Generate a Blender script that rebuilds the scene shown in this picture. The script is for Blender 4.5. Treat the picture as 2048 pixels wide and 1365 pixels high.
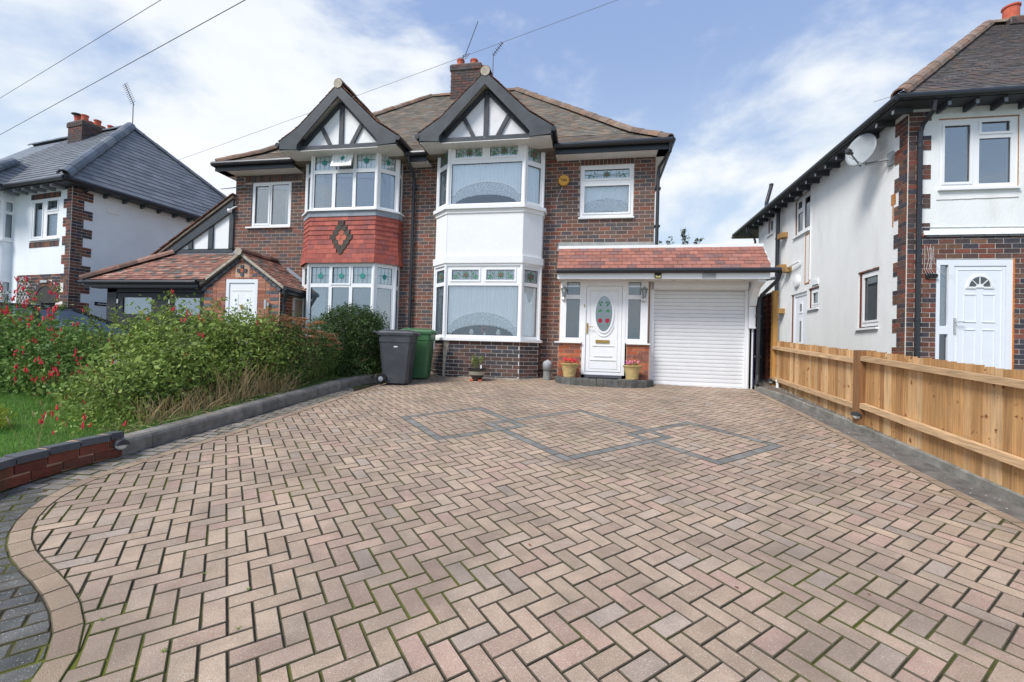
import bpy, math, random
import numpy as np
from mathutils import Matrix, Vector
random.seed(7); RNG = np.random.default_rng(7)
for o in list(bpy.data.objects): bpy.data.objects.remove(o)
S = bpy.context.scene; COL = S.collection
# ---------------------------------------------------------------- camera
EYE = Vector((0, 0, 1.4786))
CR = Vector((.98332, .17912, .03025)); CU = Vector((-.02734, -.01872, .99945)); 
_y, _p, _r = .1801, .0152, .0297
_f = Vector((-math.sin(_y)*math.cos(_p), math.cos(_y)*math.cos(_p), math.sin(_p)))
_rr = Vector((math.cos(_y), math.sin(_y), 0)); _uu = _rr.cross(_f)
CR = _rr*math.cos(_r)+_uu*math.sin(_r); CU = -_rr*math.sin(_r)+_uu*math.cos(_r); CF = _f
cam = bpy.data.cameras.new('camera'); camo = bpy.data.objects.new('camera', cam); COL.objects.link(camo)
camo.matrix_world = Matrix(((CR.x, CU.x, -CF.x, EYE.x), (CR.y, CU.y, -CF.y, EYE.y), (CR.z, CU.z, -CF.z, EYE.z), (0, 0, 0, 1)))
cam.sensor_width = 36; cam.lens = 892.3/2048*36; cam.shift_y = .0033; cam.clip_end = 2000; cam.clip_start = .05
S.camera = camo
S.view_settings.view_transform = 'Standard'; S.view_settings.look = 'None'; S.view_settings.gamma = 1
S.view_settings.exposure = 1.12
# ---------------------------------------------------------------- world
SUN_EL, SUN_AZ = math.radians(48), math.radians(220)   # azimuth measured clockwise from +Y
W = bpy.data.worlds.new('World'); S.world = W; W.use_nodes = True
nt = W.node_tree; nt.nodes.clear()
def N(t, **k):
    n = nt.nodes.new(t)
    for a, b in k.items(): setattr(n, a, b)
    return n
def LK(a, b): nt.links.new(a, b)
out = N('ShaderNodeOutputWorld'); bg = N('ShaderNodeBackground'); LK(bg.outputs[0], out.inputs[0])
sky = N('ShaderNodeTexSky', sky_type='NISHITA'); sky.sun_disc = False; sky.sun_elevation = SUN_EL; sky.sun_rotation = SUN_AZ
sky.air_density = 1.0; sky.dust_density = 1.6; sky.ozone_density = 1.6
tc = N('ShaderNodeTexCoord'); sp = N('ShaderNodeSeparateXYZ'); LK(tc.outputs['Generated'], sp.inputs[0])
def mth(op, a, b=None, c=None):
    n = N('ShaderNodeMath', operation=op)
    for i, v in enumerate((a, b, c)):
        if v is None: continue
        if isinstance(v, (int, float)): n.inputs[i].default_value = v
        else: LK(v, n.inputs[i])
    return n.outputs[0]
zc = mth('MAXIMUM', sp.outputs[2], 0.0)
den = mth('ADD', zc, 0.22)
cx = mth('DIVIDE', sp.outputs[0], den); cy = mth('DIVIDE', sp.outputs[1], den)
cmb = N('ShaderNodeCombineXYZ'); LK(mth('MULTIPLY', sp.outputs[0], 1.0), cmb.inputs[0]); LK(sp.outputs[1], cmb.inputs[1]); LK(mth('MULTIPLY', zc, 1.9), cmb.inputs[2])
n1 = N('ShaderNodeTexNoise'); n1.inputs['Scale'].default_value = 2.6; n1.inputs['Detail'].default_value = 7; n1.inputs['Roughness'].default_value = .56
n1.inputs['Distortion'].default_value = .25
LK(cmb.outputs[0], n1.inputs['Vector'])
# broad cloud bank to the left of the view, thin wisps to the right
def blob(dx, dy, dz, r0, r1):
    v = Vector((dx, dy, dz)).normalized()
    d = N('ShaderNodeVectorMath', operation='DOT_PRODUCT'); LK(tc.outputs['Generated'], d.inputs[0]); d.inputs[1].default_value = v
    m = N('ShaderNodeMapRange'); m.interpolation_type = 'SMOOTHSTEP'
    m.inputs[1].default_value = math.cos(math.radians(r1)); m.inputs[2].default_value = math.cos(math.radians(r0)); LK(d.outputs['Value'], m.inputs[0]); return m.outputs[0]
b1 = blob(-.95, 1, .42, 12, 52)
b2 = blob(.62, 1, .50, 0, 13)
b3 = blob(.36, 1, .33, 0, 16)
b4 = blob(-.3, 1, .66, 6, 20)
base = mth('ADD', mth('MULTIPLY', b1, .21), mth('ADD', mth('MULTIPLY', b2, .13), mth('MULTIPLY', b3, .12)))
base = mth('ADD', base, mth('MULTIPLY', b4, -.09))
s0 = mth('ADD', n1.outputs['Fac'], base)
lowz = N('ShaderNodeMapRange'); lowz.inputs[1].default_value = 0; lowz.inputs[2].default_value = .34; lowz.inputs[3].default_value = .10; lowz.inputs[4].default_value = 0
LK(zc, lowz.inputs[0]); s0 = mth('ADD', s0, lowz.outputs[0])
mk = N('ShaderNodeMapRange'); mk.interpolation_type = 'SMOOTHSTEP'; mk.inputs[1].default_value = .54; mk.inputs[2].default_value = .74; LK(s0, mk.inputs[0])
n2 = N('ShaderNodeTexNoise'); n2.inputs['Scale'].default_value = 5; n2.inputs['Detail'].default_value = 6; LK(cmb.outputs[0], n2.inputs['Vector'])
cr = N('ShaderNodeValToRGB'); cr.color_ramp.elements[0].position = .3; cr.color_ramp.elements[1].position = .68
cr.color_ramp.elements[0].color = (.385, .42, .455, 1); cr.color_ramp.elements[1].color = (.455, .468, .48, 1); LK(n2.outputs['Fac'], cr.inputs[0])
hz = N('ShaderNodeMapRange'); hz.interpolation_type = 'SMOOTHSTEP'; hz.inputs[1].default_value = .62; hz.inputs[2].default_value = .05; LK(zc, hz.inputs[0])
skm = N('ShaderNodeVectorMath', operation='SCALE'); LK(sky.outputs[0], skm.inputs[0]); skm.inputs['Scale'].default_value = .062
tint = N('ShaderNodeMix', data_type='RGBA', blend_type='MIX'); tint.inputs[0].default_value = .62
tint.inputs[7].default_value = (.195, .272, .455, 1); LK(skm.outputs[0], tint.inputs[6])
hzm = N('ShaderNodeMix', data_type='RGBA'); LK(mth('MULTIPLY', hz.outputs[0], .88), hzm.inputs[0]); LK(tint.outputs[2], hzm.inputs[6]); hzm.inputs[7].default_value = (.345, .415, .465, 1)
cm = N('ShaderNodeMix', data_type='RGBA'); LK(mk.outputs[0], cm.inputs[0]); LK(hzm.outputs[2], cm.inputs[6]); LK(cr.outputs[0], cm.inputs[7])
LK(cm.outputs[2], bg.inputs[0]); bg.inputs[1].default_value = 1.0
sun = bpy.data.lights.new('sun', 'SUN'); sun.energy = 1.75; sun.angle = math.radians(20); sun.color = (1, .965, .91)
suno = bpy.data.objects.new('sun', sun); COL.objects.link(suno)
sd = Vector((math.sin(SUN_AZ)*math.cos(SUN_EL), math.cos(SUN_AZ)*math.cos(SUN_EL), math.sin(SUN_EL)))
suno.rotation_euler = sd.to_track_quat('Z', 'Y').to_euler(); suno.location = (0, -5, 20)

def G(x, y): return .0932*min(y, 10.2) - .0083*x
def proj(P):
    d = Vector(P)-EYE; z = d.dot(CF)
    if z < .2: return None
    return 1024+892.3*d.dot(CR)/z, 689.2-892.3*d.dot(CU)/z, z
# ---------------------------------------------------------------- materials
MAT = {}
def mat(name, cols, rough=.8, ramp='CONSTANT', amt=.12, scale=9, bump=0, bscale=60, dirt=None, damt=.5, dscale=2, spec=.3, metal=0, emit=None, trans=0, dlo=.45, dhi=.7, speck=None, stretch=None, coat=0, grain=0):
    m = bpy.data.materials.new(name); m.use_nodes = True; t = m.node_tree; b = t.nodes['Principled BSDF']
    def n(ty, **k):
        q = t.nodes.new(ty)
        for a, v in k.items(): setattr(q, a, v)
        return q
    L = t.links.new
    if not isinstance(cols, list): cols = [cols]
    geo = n('ShaderNodeNewGeometry'); pos = geo.outputs['Position']
    if stretch:
        mp = n('ShaderNodeMapping'); mp.inputs['Scale'].default_value = stretch; L(pos, mp.inputs[0]); pos2 = mp.outputs[0]
    else: pos2 = pos
    if len(cols) > 1:
        oi = n('ShaderNodeObjectInfo'); ad = n('ShaderNodeMath', operation='MULTIPLY_ADD'); ad.inputs[1].default_value = 7.31
        L(geo.outputs['Random Per Island'], ad.inputs[0]); L(oi.outputs['Random'], ad.inputs[2])
        wn = n('ShaderNodeTexWhiteNoise', noise_dimensions='1D'); L(ad.outputs[0], wn.inputs['W'])
        rp = n('ShaderNodeValToRGB'); rp.color_ramp.interpolation = ramp; e = rp.color_ramp.elements
        k = len(cols)
        for i in range(k-2): e.new(.5)
        for i, c in enumerate(cols):
            e[i].position = i/k if ramp == 'CONSTANT' else i/(k-1); e[i].color = (*c, 1)
        L(wn.outputs['Value'], rp.inputs[0]); col = rp.outputs[0]
        hs = n('ShaderNodeHueSaturation'); mr = n('ShaderNodeMapRange'); L(wn.outputs['Value'], mr.inputs[0])
        w2 = n('ShaderNodeMath', operation='FRACT'); w3 = n('ShaderNodeMath', operation='MULTIPLY'); w3.inputs[1].default_value = 17.7
        L(wn.outputs['Value'], w3.inputs[0]); L(w3.outputs[0], w2.inputs[0])
        mr2 = n('ShaderNodeMapRange'); mr2.inputs[3].default_value = .86; mr2.inputs[4].default_value = 1.14; L(w2.outputs[0], mr2.inputs[0])
        L(mr2.outputs[0], hs.inputs['Value']); L(col, hs.inputs['Color']); col = hs.outputs[0]
    else:
        rg = n('ShaderNodeRGB'); rg.outputs[0].default_value = (*cols[0], 1); col = rg.outputs[0]
    if amt:
        nz = n('ShaderNodeTexNoise'); nz.inputs['Scale'].default_value = scale; nz.inputs['Detail'].default_value = 5; L(pos2, nz.inputs['Vector'])
        mr = n('ShaderNodeMapRange'); mr.inputs[1].default_value = .3; mr.inputs[2].default_value = .7; mr.inputs[3].default_value = 1-amt; mr.inputs[4].default_value = 1+amt; L(nz.outputs['Fac'], mr.inputs[0])
        mx = n('ShaderNodeVectorMath', operation='SCALE'); L(col, mx.inputs[0]); L(mr.outputs[0], mx.inputs['Scale']); col = mx.outputs[0]
    if grain:
        gn = n('ShaderNodeTexNoise'); gn.inputs['Scale'].default_value = 190; gn.inputs['Detail'].default_value = 3; L(pos, gn.inputs['Vector'])
        gm = n('ShaderNodeMapRange'); gm.inputs[1].default_value = .32; gm.inputs[2].default_value = .68; gm.inputs[3].default_value = 1-grain; gm.inputs[4].default_value = 1+grain; L(gn.outputs['Fac'], gm.inputs[0])
        gx = n('ShaderNodeVectorMath', operation='SCALE'); L(col, gx.inputs[0]); L(gm.outputs[0], gx.inputs['Scale']); col = gx.outputs[0]
    if speck:
        sn = n('ShaderNodeTexNoise'); sn.inputs['Scale'].default_value = speck[1]; sn.inputs['Detail'].default_value = 2; L(pos, sn.inputs['Vector'])
        sm = n('ShaderNodeMapRange'); sm.inputs[1].default_value = speck[2]; sm.inputs[2].default_value = speck[2]+.05; L(sn.outputs['Fac'], sm.inputs[0])
        sx = n('ShaderNodeMix', data_type='RGBA'); sx.inputs[7].default_value = (*speck[0], 1); L(sm.outputs[0], sx.inputs[0]); L(col, sx.inputs[6]); col = sx.outputs[2]
    if dirt:
        dn = n('ShaderNodeTexNoise'); dn.inputs['Scale'].default_value = dscale; dn.inputs['Detail'].default_value = 7; dn.inputs['Roughness'].default_value = .62; L(pos2, dn.inputs['Vector'])
        dm = n('ShaderNodeMapRange'); dm.inputs[1].default_value = dlo; dm.inputs[2].default_value = dhi; dm.inputs[4].default_value = damt; L(dn.outputs['Fac'], dm.inputs[0])
        dx = n('ShaderNodeMix', data_type='RGBA'); dx.inputs[7].default_value = (*dirt, 1); L(dm.outputs[0], dx.inputs[0]); L(col, dx.inputs[6]); col = dx.outputs[2]
    L(col, b.inputs['Base Color']); b.inputs['Roughness'].default_value = rough; b.inputs['Specular IOR Level'].default_value = spec; b.inputs['Metallic'].default_value = metal
    if coat: b.inputs['Coat Weight'].default_value = coat; b.inputs['Coat Roughness'].default_value = .08
    if bump:
        bn = n('ShaderNodeTexNoise'); bn.inputs['Scale'].default_value = bscale; bn.inputs['Detail'].default_value = 4; L(pos2, bn.inputs['Vector'])
        bp = n('ShaderNodeBump'); bp.inputs['Strength'].default_value = bump; bp.inputs['Distance'].default_value = .01; L(bn.outputs['Fac'], bp.inputs['Height']); L(bp.outputs[0], b.inputs['Normal'])
    if emit: b.inputs['Emission Color'].default_value = (*emit, 1); b.inputs['Emission Strength'].default_value = 1
    if trans:
        tr = n('ShaderNodeBsdfTranslucent'); L(col, tr.inputs[0]); ms = n('ShaderNodeMixShader'); ms.inputs[0].default_value = trans
        L(b.outputs[0], ms.inputs[1]); L(tr.outputs[0], ms.inputs[2]); L(ms.outputs[0], t.nodes['Material Output'].inputs[0])
    MAT[name] = m; return m
def glass_mat(name, tint, refl, rough=.01):
    m = bpy.data.materials.new(name); m.use_nodes = True; t = m.node_tree; t.nodes.clear(); L = t.links.new
    o = t.nodes.new('ShaderNodeOutputMaterial'); a = t.nodes.new('ShaderNodeBsdfTransparent'); g = t.nodes.new('ShaderNodeBsdfGlossy'); x = t.nodes.new('ShaderNodeMixShader')
    a.inputs[0].default_value = (*tint, 1); g.inputs['Roughness'].default_value = rough; g.inputs[0].default_value = (.9, .95, 1, 1)
    lw = t.nodes.new('ShaderNodeLayerWeight'); lw.inputs[0].default_value = .25; mr = t.nodes.new('ShaderNodeMapRange'); mr.inputs[3].default_value = refl; mr.inputs[4].default_value = .9
    L(lw.outputs['Fresnel'], mr.inputs[0]); L(mr.outputs[0], x.inputs[0]); L(a.outputs[0], x.inputs[1]); L(g.outputs[0], x.inputs[2]); L(x.outputs[0], o.inputs[0])
    MAT[name] = m
def lace_mat(name, lo, hi, scale):
    m = mat(name, (.82, .84, .86), rough=.9, amt=.05); t = m.node_tree; L = t.links.new; n = t.nodes.new
    nz = n('ShaderNodeTexVoronoi'); nz.inputs['Scale'].default_value = scale; geo = n('ShaderNodeNewGeometry'); L(geo.outputs['Position'], nz.inputs['Vector'])
    mr = n('ShaderNodeMapRange'); mr.inputs[1].default_value = .2; mr.inputs[2].default_value = .6; mr.inputs[3].default_value = hi; mr.inputs[4].default_value = lo; L(nz.outputs['Distance'], mr.inputs[0])
    tr = n('ShaderNodeBsdfTransparent'); x = n('ShaderNodeMixShader'); L(mr.outputs[0], x.inputs[0]); L(tr.outputs[0], x.inputs[1])
    L(t.nodes['Principled BSDF'].outputs[0], x.inputs[2]); L(x.outputs[0], t.nodes['Material Output'].inputs[0])
mat('brick', [(.15, .088, .070), (.12, .082, .074), (.20, .095, .070), (.095, .080, .084), (.17, .100, .078), (.23, .092, .066), (.125, .092, .080), (.16, .082, .066), (.10, .090, .094), (.14, .095, .08)], amt=.22, scale=26, bump=.3, bscale=90, rough=.9)
mat('brick_base', [(.085, .062, .058), (.065, .055, .058), (.11, .068, .056), (.09, .058, .05), (.13, .07, .056), (.06, .058, .066)], amt=.2, scale=24, bump=.3, rough=.9)
mat('brick_quoin', [(.15, .065, .05), (.075, .055, .055), (.20, .07, .05), (.06, .055, .068), (.11, .07, .06), (.17, .09, .06)], amt=.2, scale=24, bump=.3, rough=.85)
mat('brick_soldier', [(.10, .075, .072), (.085, .075, .08), (.12, .08, .07), (.14, .07, .06)], amt=.2, rough=.9)
mat('brick_orange', [(.38, .155, .095), (.42, .185, .12), (.33, .125, .08), (.30, .14, .11), (.40, .19, .13)], amt=.18, scale=20, bump=.3, rough=.9)
mat('brick_porch', [(.42, .12, .055), (.36, .10, .05), (.24, .10, .07), (.45, .15, .075)], amt=.18, scale=20, bump=.2, rough=.9)
mat('brick_blue', [(.085, .09, .105), (.11, .115, .13), (.07, .075, .09)], amt=.15, rough=.6)
mat('brick_red_wall', [(.20, .055, .035), (.24, .07, .042), (.17, .05, .035)], amt=.2, scale=20, bump=.3, rough=.85, dirt=(.05, .06, .03), damt=.5, dscale=6)
mat('coping_blue', [(.07, .078, .092), (.085, .092, .105)], amt=.15, rough=.5, dirt=(.12, .12, .11), damt=.4, dscale=14)
mat('mortar', (.43, .345, .29), amt=.12, scale=12, bump=.4, rough=.95)
mat('mortar_pink', (.55, .36, .26), amt=.12, scale=12, rough=.95)
mat('mortar_pale', (.72, .68, .62), amt=.1, rough=.95)
mat('mortar_dark', (.20, .17, .14), amt=.2, rough=.95)
mat('render_white', (.84, .85, .84), amt=.04, scale=2.2, bump=.5, bscale=30, rough=.9, dirt=(.50, .49, .45), damt=.5, dscale=1.6, dlo=.55, dhi=.9, stretch=(1.6, 1.6, .5))
mat('render_grey', (.80, .84, .87), amt=.04, scale=2, bump=.45, bscale=45, rough=.9)
mat('upvc', (.84, .85, .86), amt=.015, rough=.32, spec=.5)
mat('upvc_cool', (.78, .81, .86), amt=.015, rough=.32, spec=.5)
mat('white_panel', (.83, .84, .84), amt=.02, rough=.5)
mat('white_paint', (.78, .78, .80), amt=.05, scale=5, rough=.7, dirt=(.35, .35, .36), damt=.8, dscale=16, dlo=.68, dhi=.72)
mat('soffit_white', (.70, .69, .66), amt=.05, rough=.7)
mat('seal', (.10, .105, .115), amt=0, rough=.6)
mat('black_paint', (.062, .070, .080), amt=.2, scale=5, rough=.55, dirt=(.30, .31, .32), damt=.7, dscale=13, dlo=.66, dhi=.71)
mat('black_clean', (.058, .066, .076), amt=.15, scale=5, rough=.5)
mat('black_plastic', (.022, .025, .031), amt=.1, rough=.35, spec=.5)
mat('garage_black', (.030, .033, .038), amt=.2, scale=6, rough=.5, stretch=(8, 8, .6))
mat('roof_tile', [(.21, .175, .14), (.17, .15, .125), (.24, .19, .145), (.19, .16, .13), (.16, .145, .13), (.22, .195, .17), (.25, .17, .125)], amt=.25, scale=3, bump=.3, rough=.95, dirt=(.17, .165, .125), damt=.5, dscale=5)
mat('roof_tile_red', [(.17, .075, .05), (.13, .065, .045), (.20, .085, .055), (.10, .06, .045), (.23, .11, .075)], amt=.25, scale=8, rough=.9, dirt=(.10, .09, .07), damt=.5, dscale=7)
mat('garage_tile', [(.33, .14, .105), (.30, .13, .10), (.36, .155, .115), (.27, .125, .10), (.32, .15, .12), (.22, .12, .11)], amt=.1, scale=12, bump=.2, rough=.85)
mat('lean_tile', [(.30, .15, .11), (.24, .12, .09), (.36, .21, .16), (.17, .10, .08), (.13, .12, .11), (.28, .13, .10)], amt=.2, scale=10, rough=.9)
mat('hung_tile', [(.36, .088, .066), (.39, .105, .078), (.33, .085, .068), (.41, .11, .08), (.28, .085, .075), (.37, .095, .07)], amt=.1, scale=10, rough=.7)
mat('dark_tile', [(.068, .058, .048), (.08, .068, .056)], amt=.15, rough=.8)
mat('pink_tile', [(.52, .17, .12), (.49, .15, .105)], amt=.1, rough=.8)
mat('ridge_tile', [(.24, .155, .115), (.28, .17, .12), (.20, .14, .11), (.26, .19, .15)], amt=.25, scale=7, rough=.95, dirt=(.16, .15, .12), damt=.6, dscale=9)
mat('ridge_brown', [(.22, .12, .09), (.30, .17, .13), (.16, .10, .08)], amt=.2, rough=.9)
mat('slate_tile', [(.145, .16, .18), (.16, .172, .192), (.135, .148, .168)], amt=.1, scale=5, rough=.55)
mat('slate_ridge', [(.11, .13, .16), (.13, .15, .18), (.16, .175, .19)], amt=.12, scale=6, rough=.6)
mat('right_tile', [(.14, .115, .11), (.11, .095, .095), (.17, .12, .105), (.10, .09, .09), (.13, .12, .12)], amt=.3, scale=5, rough=.9, dirt=(.13, .13, .09), damt=.45, dscale=4)
mat('lead', (.27, .30, .34), amt=.18, scale=6, rough=.55)
mat('felt', (.36, .37, .35), amt=.2, scale=4, rough=.8)
mat('mortar_roll', (.42, .37, .30), amt=.25, scale=14, rough=.95)
mat('terracotta', (.52, .12, .07), amt=.15, scale=10, rough=.8)
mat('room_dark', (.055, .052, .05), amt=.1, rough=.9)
mat('room_mid', (.17, .185, .19), amt=.08, scale=3, rough=.9)
mat('net', (.96, .97, .99), amt=.02, rough=.9)
mat('net_grey', (.40, .44, .46), amt=.05, rough=.9)
lace_mat('lace', .45, 1.0, 42)
glass_mat('glass', (.97, .99, .99), .10); glass_mat('glass_sky', (.70, .74, .75), .27); glass_mat('glass_obscure', (.6, .64, .64), .22, .12); glass_mat('glass_dark', (.35, .38, .38), .14); glass_mat('car_glass', (.30, .42, .40), .16)
mat('lead_came', (.20, .22, .24), amt=0, rough=.5); mat('stain_green', (.06, .24, .10), amt=.2, rough=.4); mat('stain_teal', (.04, .25, .22), amt=.2, rough=.4)
mat('stain_red', (.34, .02, .04), amt=.2, rough=.4); mat('stain_brown', (.17, .12, .11), amt=.2, rough=.4); mat('leaded_back', (.84, .88, .88), amt=.05, scale=6, rough=.5)
mat('brass', (.45, .30, .10), amt=.1, rough=.35, metal=.8); mat('chrome', (.62, .62, .60), amt=.05, rough=.3, metal=.8)
mat('gold_bell', (.70, .37, .06), amt=.04, rough=.45); mat('ink', (.02, .02, .02), amt=0, rough=.6); mat('label_yellow', (.62, .58, .22), amt=.1); mat('plate_grey', (.40, .41, .42), amt=.12, scale=8)
mat('alu_white', (.76, .77, .78), amt=.03, scale=4, rough=.4)
mat('purple_brick', [(.06, .055, .085), (.08, .07, .10), (.07, .06, .07)], amt=.15)
mat('dark_blue', (.02, .02, .08), amt=.1, rough=.6)
mat('wood', [(.48, .275, .12), (.43, .24, .10), (.54, .33, .16), (.38, .205, .085), (.58, .38, .20), (.46, .26, .11)], speck=((.22, .09, .035), 11, .675), amt=.26, scale=5, rough=.8, stretch=(9, 9, .55), dirt=(.13, .045, .015), damt=.8, dscale=6, dlo=.66, dhi=.74, bump=.2, bscale=30)
mat('wood_rail', [(.55, .37, .21), (.46, .27, .13)], amt=.28, scale=6, rough=.8, stretch=(6, .7, 12))
mat('wood_post', (.25, .125, .055), amt=.3, scale=6, rough=.8, stretch=(9, 9, .5))
mat('wood_new', (.50, .26, .075), amt=.2, scale=6, rough=.8, stretch=(9, 9, .5)); mat('wood_block', (.36, .21, .08), amt=.2)
mat('lap_board', [(.10, .034, .022), (.13, .045, .03), (.08, .03, .02)], amt=.25, scale=8, rough=.9)
mat('trellis_white', (.80, .80, .80), amt=.04)
PV = [(.43, .315, .23), (.41, .295, .215), (.445, .335, .24), (.43, .29, .222), (.395, .30, .222), (.45, .34, .245), (.415, .278, .218), (.44, .325, .235), (.375, .30, .245), (.45, .33, .235), (.42, .31, .225), (.44, .318, .24)]
mat('paver', PV, grain=.2, ramp='LINEAR', amt=.12, scale=8, bump=.6, bscale=260, rough=.62, dirt=(.19, .15, .12), damt=.7, dscale=1.1, dlo=.46, dhi=.72, speck=((.60, .54, .46), 150, .63))
mat('paver_edge', (.115, .092, .065), amt=.3, scale=14, rough=.95, dirt=(.10, .105, .03), damt=.8, dscale=1.2, dlo=.5, dhi=.66)
mat('paver_tan', grain=.18, cols=[(.40, .30, .21), (.375, .275, .19), (.41, .305, .21), (.36, .26, .19)], amt=.14, scale=8, bump=.8, bscale=260, rough=.85, dirt=(.20, .15, .11), damt=.6, dscale=2, speck=((.58, .50, .42), 150, .64))
mat('paver_band', grain=.2, cols=[(.20, .20, .185), (.215, .21, .195), (.19, .19, .18)], amt=.14, scale=8, bump=.7, bscale=260, rough=.85, speck=((.42, .42, .40), 150, .63))
mat('paver_strip', grain=.2, cols=[(.23, .205, .175), (.25, .22, .185), (.21, .19, .17)], amt=.25, scale=7, rough=.9, dirt=(.12, .11, .085), damt=.6, dscale=5)
mat('paver_grey', grain=.25, cols=[(.115, .115, .11), (.13, .128, .12), (.10, .102, .10), (.12, .115, .105)], amt=.25, scale=8, bump=.7, bscale=200, rough=.9, speck=((.42, .42, .40), 110, .64), dirt=(.055, .065, .045), damt=.5, dscale=5)
mat('joint', (.035, .032, .022), amt=.4, scale=30, bump=.8, bscale=120, rough=1, dirt=(.13, .14, .02), damt=.95, dscale=1.2, dlo=.49, dhi=.64)
mat('moss', (.11, .13, .02), amt=.4, scale=60, bump=1, bscale=200, rough=1)
mat('concrete', (.26, .25, .22), amt=.25, scale=7, bump=.6, bscale=90, rough=.95, dirt=(.085, .085, .07), damt=.7, dscale=4)
mat('kerb_stone', [(.20, .185, .16), (.225, .205, .18), (.175, .165, .145)], amt=.3, scale=8, bump=.7, bscale=80, rough=.95, dirt=(.26, .25, .21), damt=.5, dscale=11, dlo=.52, dhi=.72)
mat('channel', (.14, .13, .12), amt=.35, scale=9, bump=.8, bscale=70, rough=.95, dirt=(.22, .20, .17), damt=.6, dscale=4)
mat('soil', (.13, .105, .085), amt=.4, scale=20, bump=1, bscale=60, rough=1, dirt=(.24, .2, .17), damt=.6, dscale=14)
mat('asphalt', (.075, .075, .075), amt=.2, scale=6, bump=.5, bscale=100, rough=.95)
mat('ground', (.09, .10, .06), amt=.3, scale=3, rough=1)
mat('turf', (.09, .15, .035), amt=.3, scale=5, bump=1, bscale=50, rough=1)
mat('grass', [(.12, .28, .045), (.16, .34, .06), (.10, .23, .035), (.20, .36, .08), (.22, .32, .10)], ramp='LINEAR', amt=.2, scale=1.5, rough=.7, trans=.35)
mat('straw', [(.38, .28, .14), (.30, .20, .09), (.45, .36, .2)], amt=.2, rough=.9)
mat('leaf_light', [(.15, .23, .04), (.22, .31, .06), (.10, .17, .03), (.32, .40, .10), (.18, .27, .05)], ramp='LINEAR', amt=.2, scale=2, rough=.6, trans=.3)
mat('leaf_fuchsia', [(.11, .20, .04), (.16, .28, .06), (.06, .13, .03), (.26, .36, .09)], ramp='LINEAR', amt=.2, scale=2, rough=.6, trans=.3)
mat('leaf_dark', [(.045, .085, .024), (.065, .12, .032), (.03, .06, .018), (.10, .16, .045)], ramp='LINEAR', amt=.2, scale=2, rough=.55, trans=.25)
mat('leaf_mid', [(.075, .14, .03), (.11, .19, .045), (.05, .10, .022), (.16, .23, .06)], ramp='LINEAR', amt=.2, scale=2, rough=.6, trans=.3)
mat('leaf_yellow', [(.38, .42, .06), (.30, .36, .05), (.45, .47, .10)], ramp='LINEAR', amt=.15, rough=.6, trans=.3)
mat('leaf_variegated', [(.30, .33, .12), (.10, .17, .04), (.42, .42, .2)], ramp='LINEAR', amt=.15, rough=.6, trans=.3)
mat('flower_red', [(.75, .03, .06), (.68, .02, .08), (.82, .08, .09)], amt=.1, rough=.5, trans=.2)
mat('flower_pink', [(.70, .22, .36), (.80, .35, .45)], amt=.1, rough=.5, trans=.2)
mat('flower_white', [(.72, .70, .68), (.75, .62, .62)], amt=.1, rough=.6, trans=.2)
mat('seedhead', [(.30, .12, .06), (.36, .16, .085), (.24, .10, .05)], amt=.2, rough=.9)
mat('twig', [(.22, .13, .075), (.30, .19, .11), (.16, .10, .06)], amt=.2, rough=.9)
mat('bark', (.13, .09, .06), amt=.3, scale=12, rough=1)
mat('bin_grey', (.050, .056, .066), amt=.12, scale=5, rough=.45, spec=.5, dirt=(.09, .095, .10), damt=.5, dscale=5)
mat('bin_green', (.045, .14, .055), amt=.1, scale=5, rough=.45, spec=.5)
mat('rubber', (.018, .018, .02), amt=.1, rough=.8); mat('sticker_white', (.7, .7, .68), amt=.25, scale=70)
mat('car_paint', (.12, .125, .14), amt=.02, rough=.3, metal=.5, coat=1); mat('car_trim', (.02, .02, .024), amt=0, rough=.4)
mat('pot_yellow', (.52, .40, .18), amt=.15, scale=14, rough=.9, dirt=(.36, .20, .09), damt=.6, dscale=12); mat('pot_dark', (.035, .03, .028), amt=.1, rough=.25, coat=.5); mat('pot_cream', (.38, .37, .30), amt=.1, rough=.35, coat=.5)
mat('stone_urn', (.22, .22, .21), amt=.2, scale=14, rough=.9); mat('stone_top', (.34, .35, .36), amt=.15, rough=.8)
mat('mat_black', (.02, .02, .022), amt=.3, scale=30, rough=1); mat('foam', (.60, .20, .04), amt=.3, scale=30, rough=.9); mat('rust', (.42, .20, .08), amt=.4, scale=25, rough=1)
mat('dish', (.33, .36, .38), amt=.08, scale=6, rough=.5); mat('dish_metal', (.30, .33, .34), amt=.2, rough=.5, metal=.4); mat('aerial', (.10, .10, .11), amt=0, rough=.5)
mat('cable', (.16, .16, .18), amt=0, rough=.7); mat('cable_white', (.7, .7, .7), amt=0, rough=.7)
mat('lamp_dark', (.05, .055, .06), amt=.1, rough=.5); mat('lamp_lens', (.62, .63, .60), amt=.05, rough=.3)
mat('ceramic', (.74, .72, .68), amt=.03, rough=.3); mat('litter', (.70, .69, .66), amt=.1); mat('dead_leaf', [(.22, .09, .04), (.30, .06, .03), (.16, .10, .06)], amt=.2)
mat('blurred_blue', (.08, .14, .45), amt=.3, scale=3)

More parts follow.
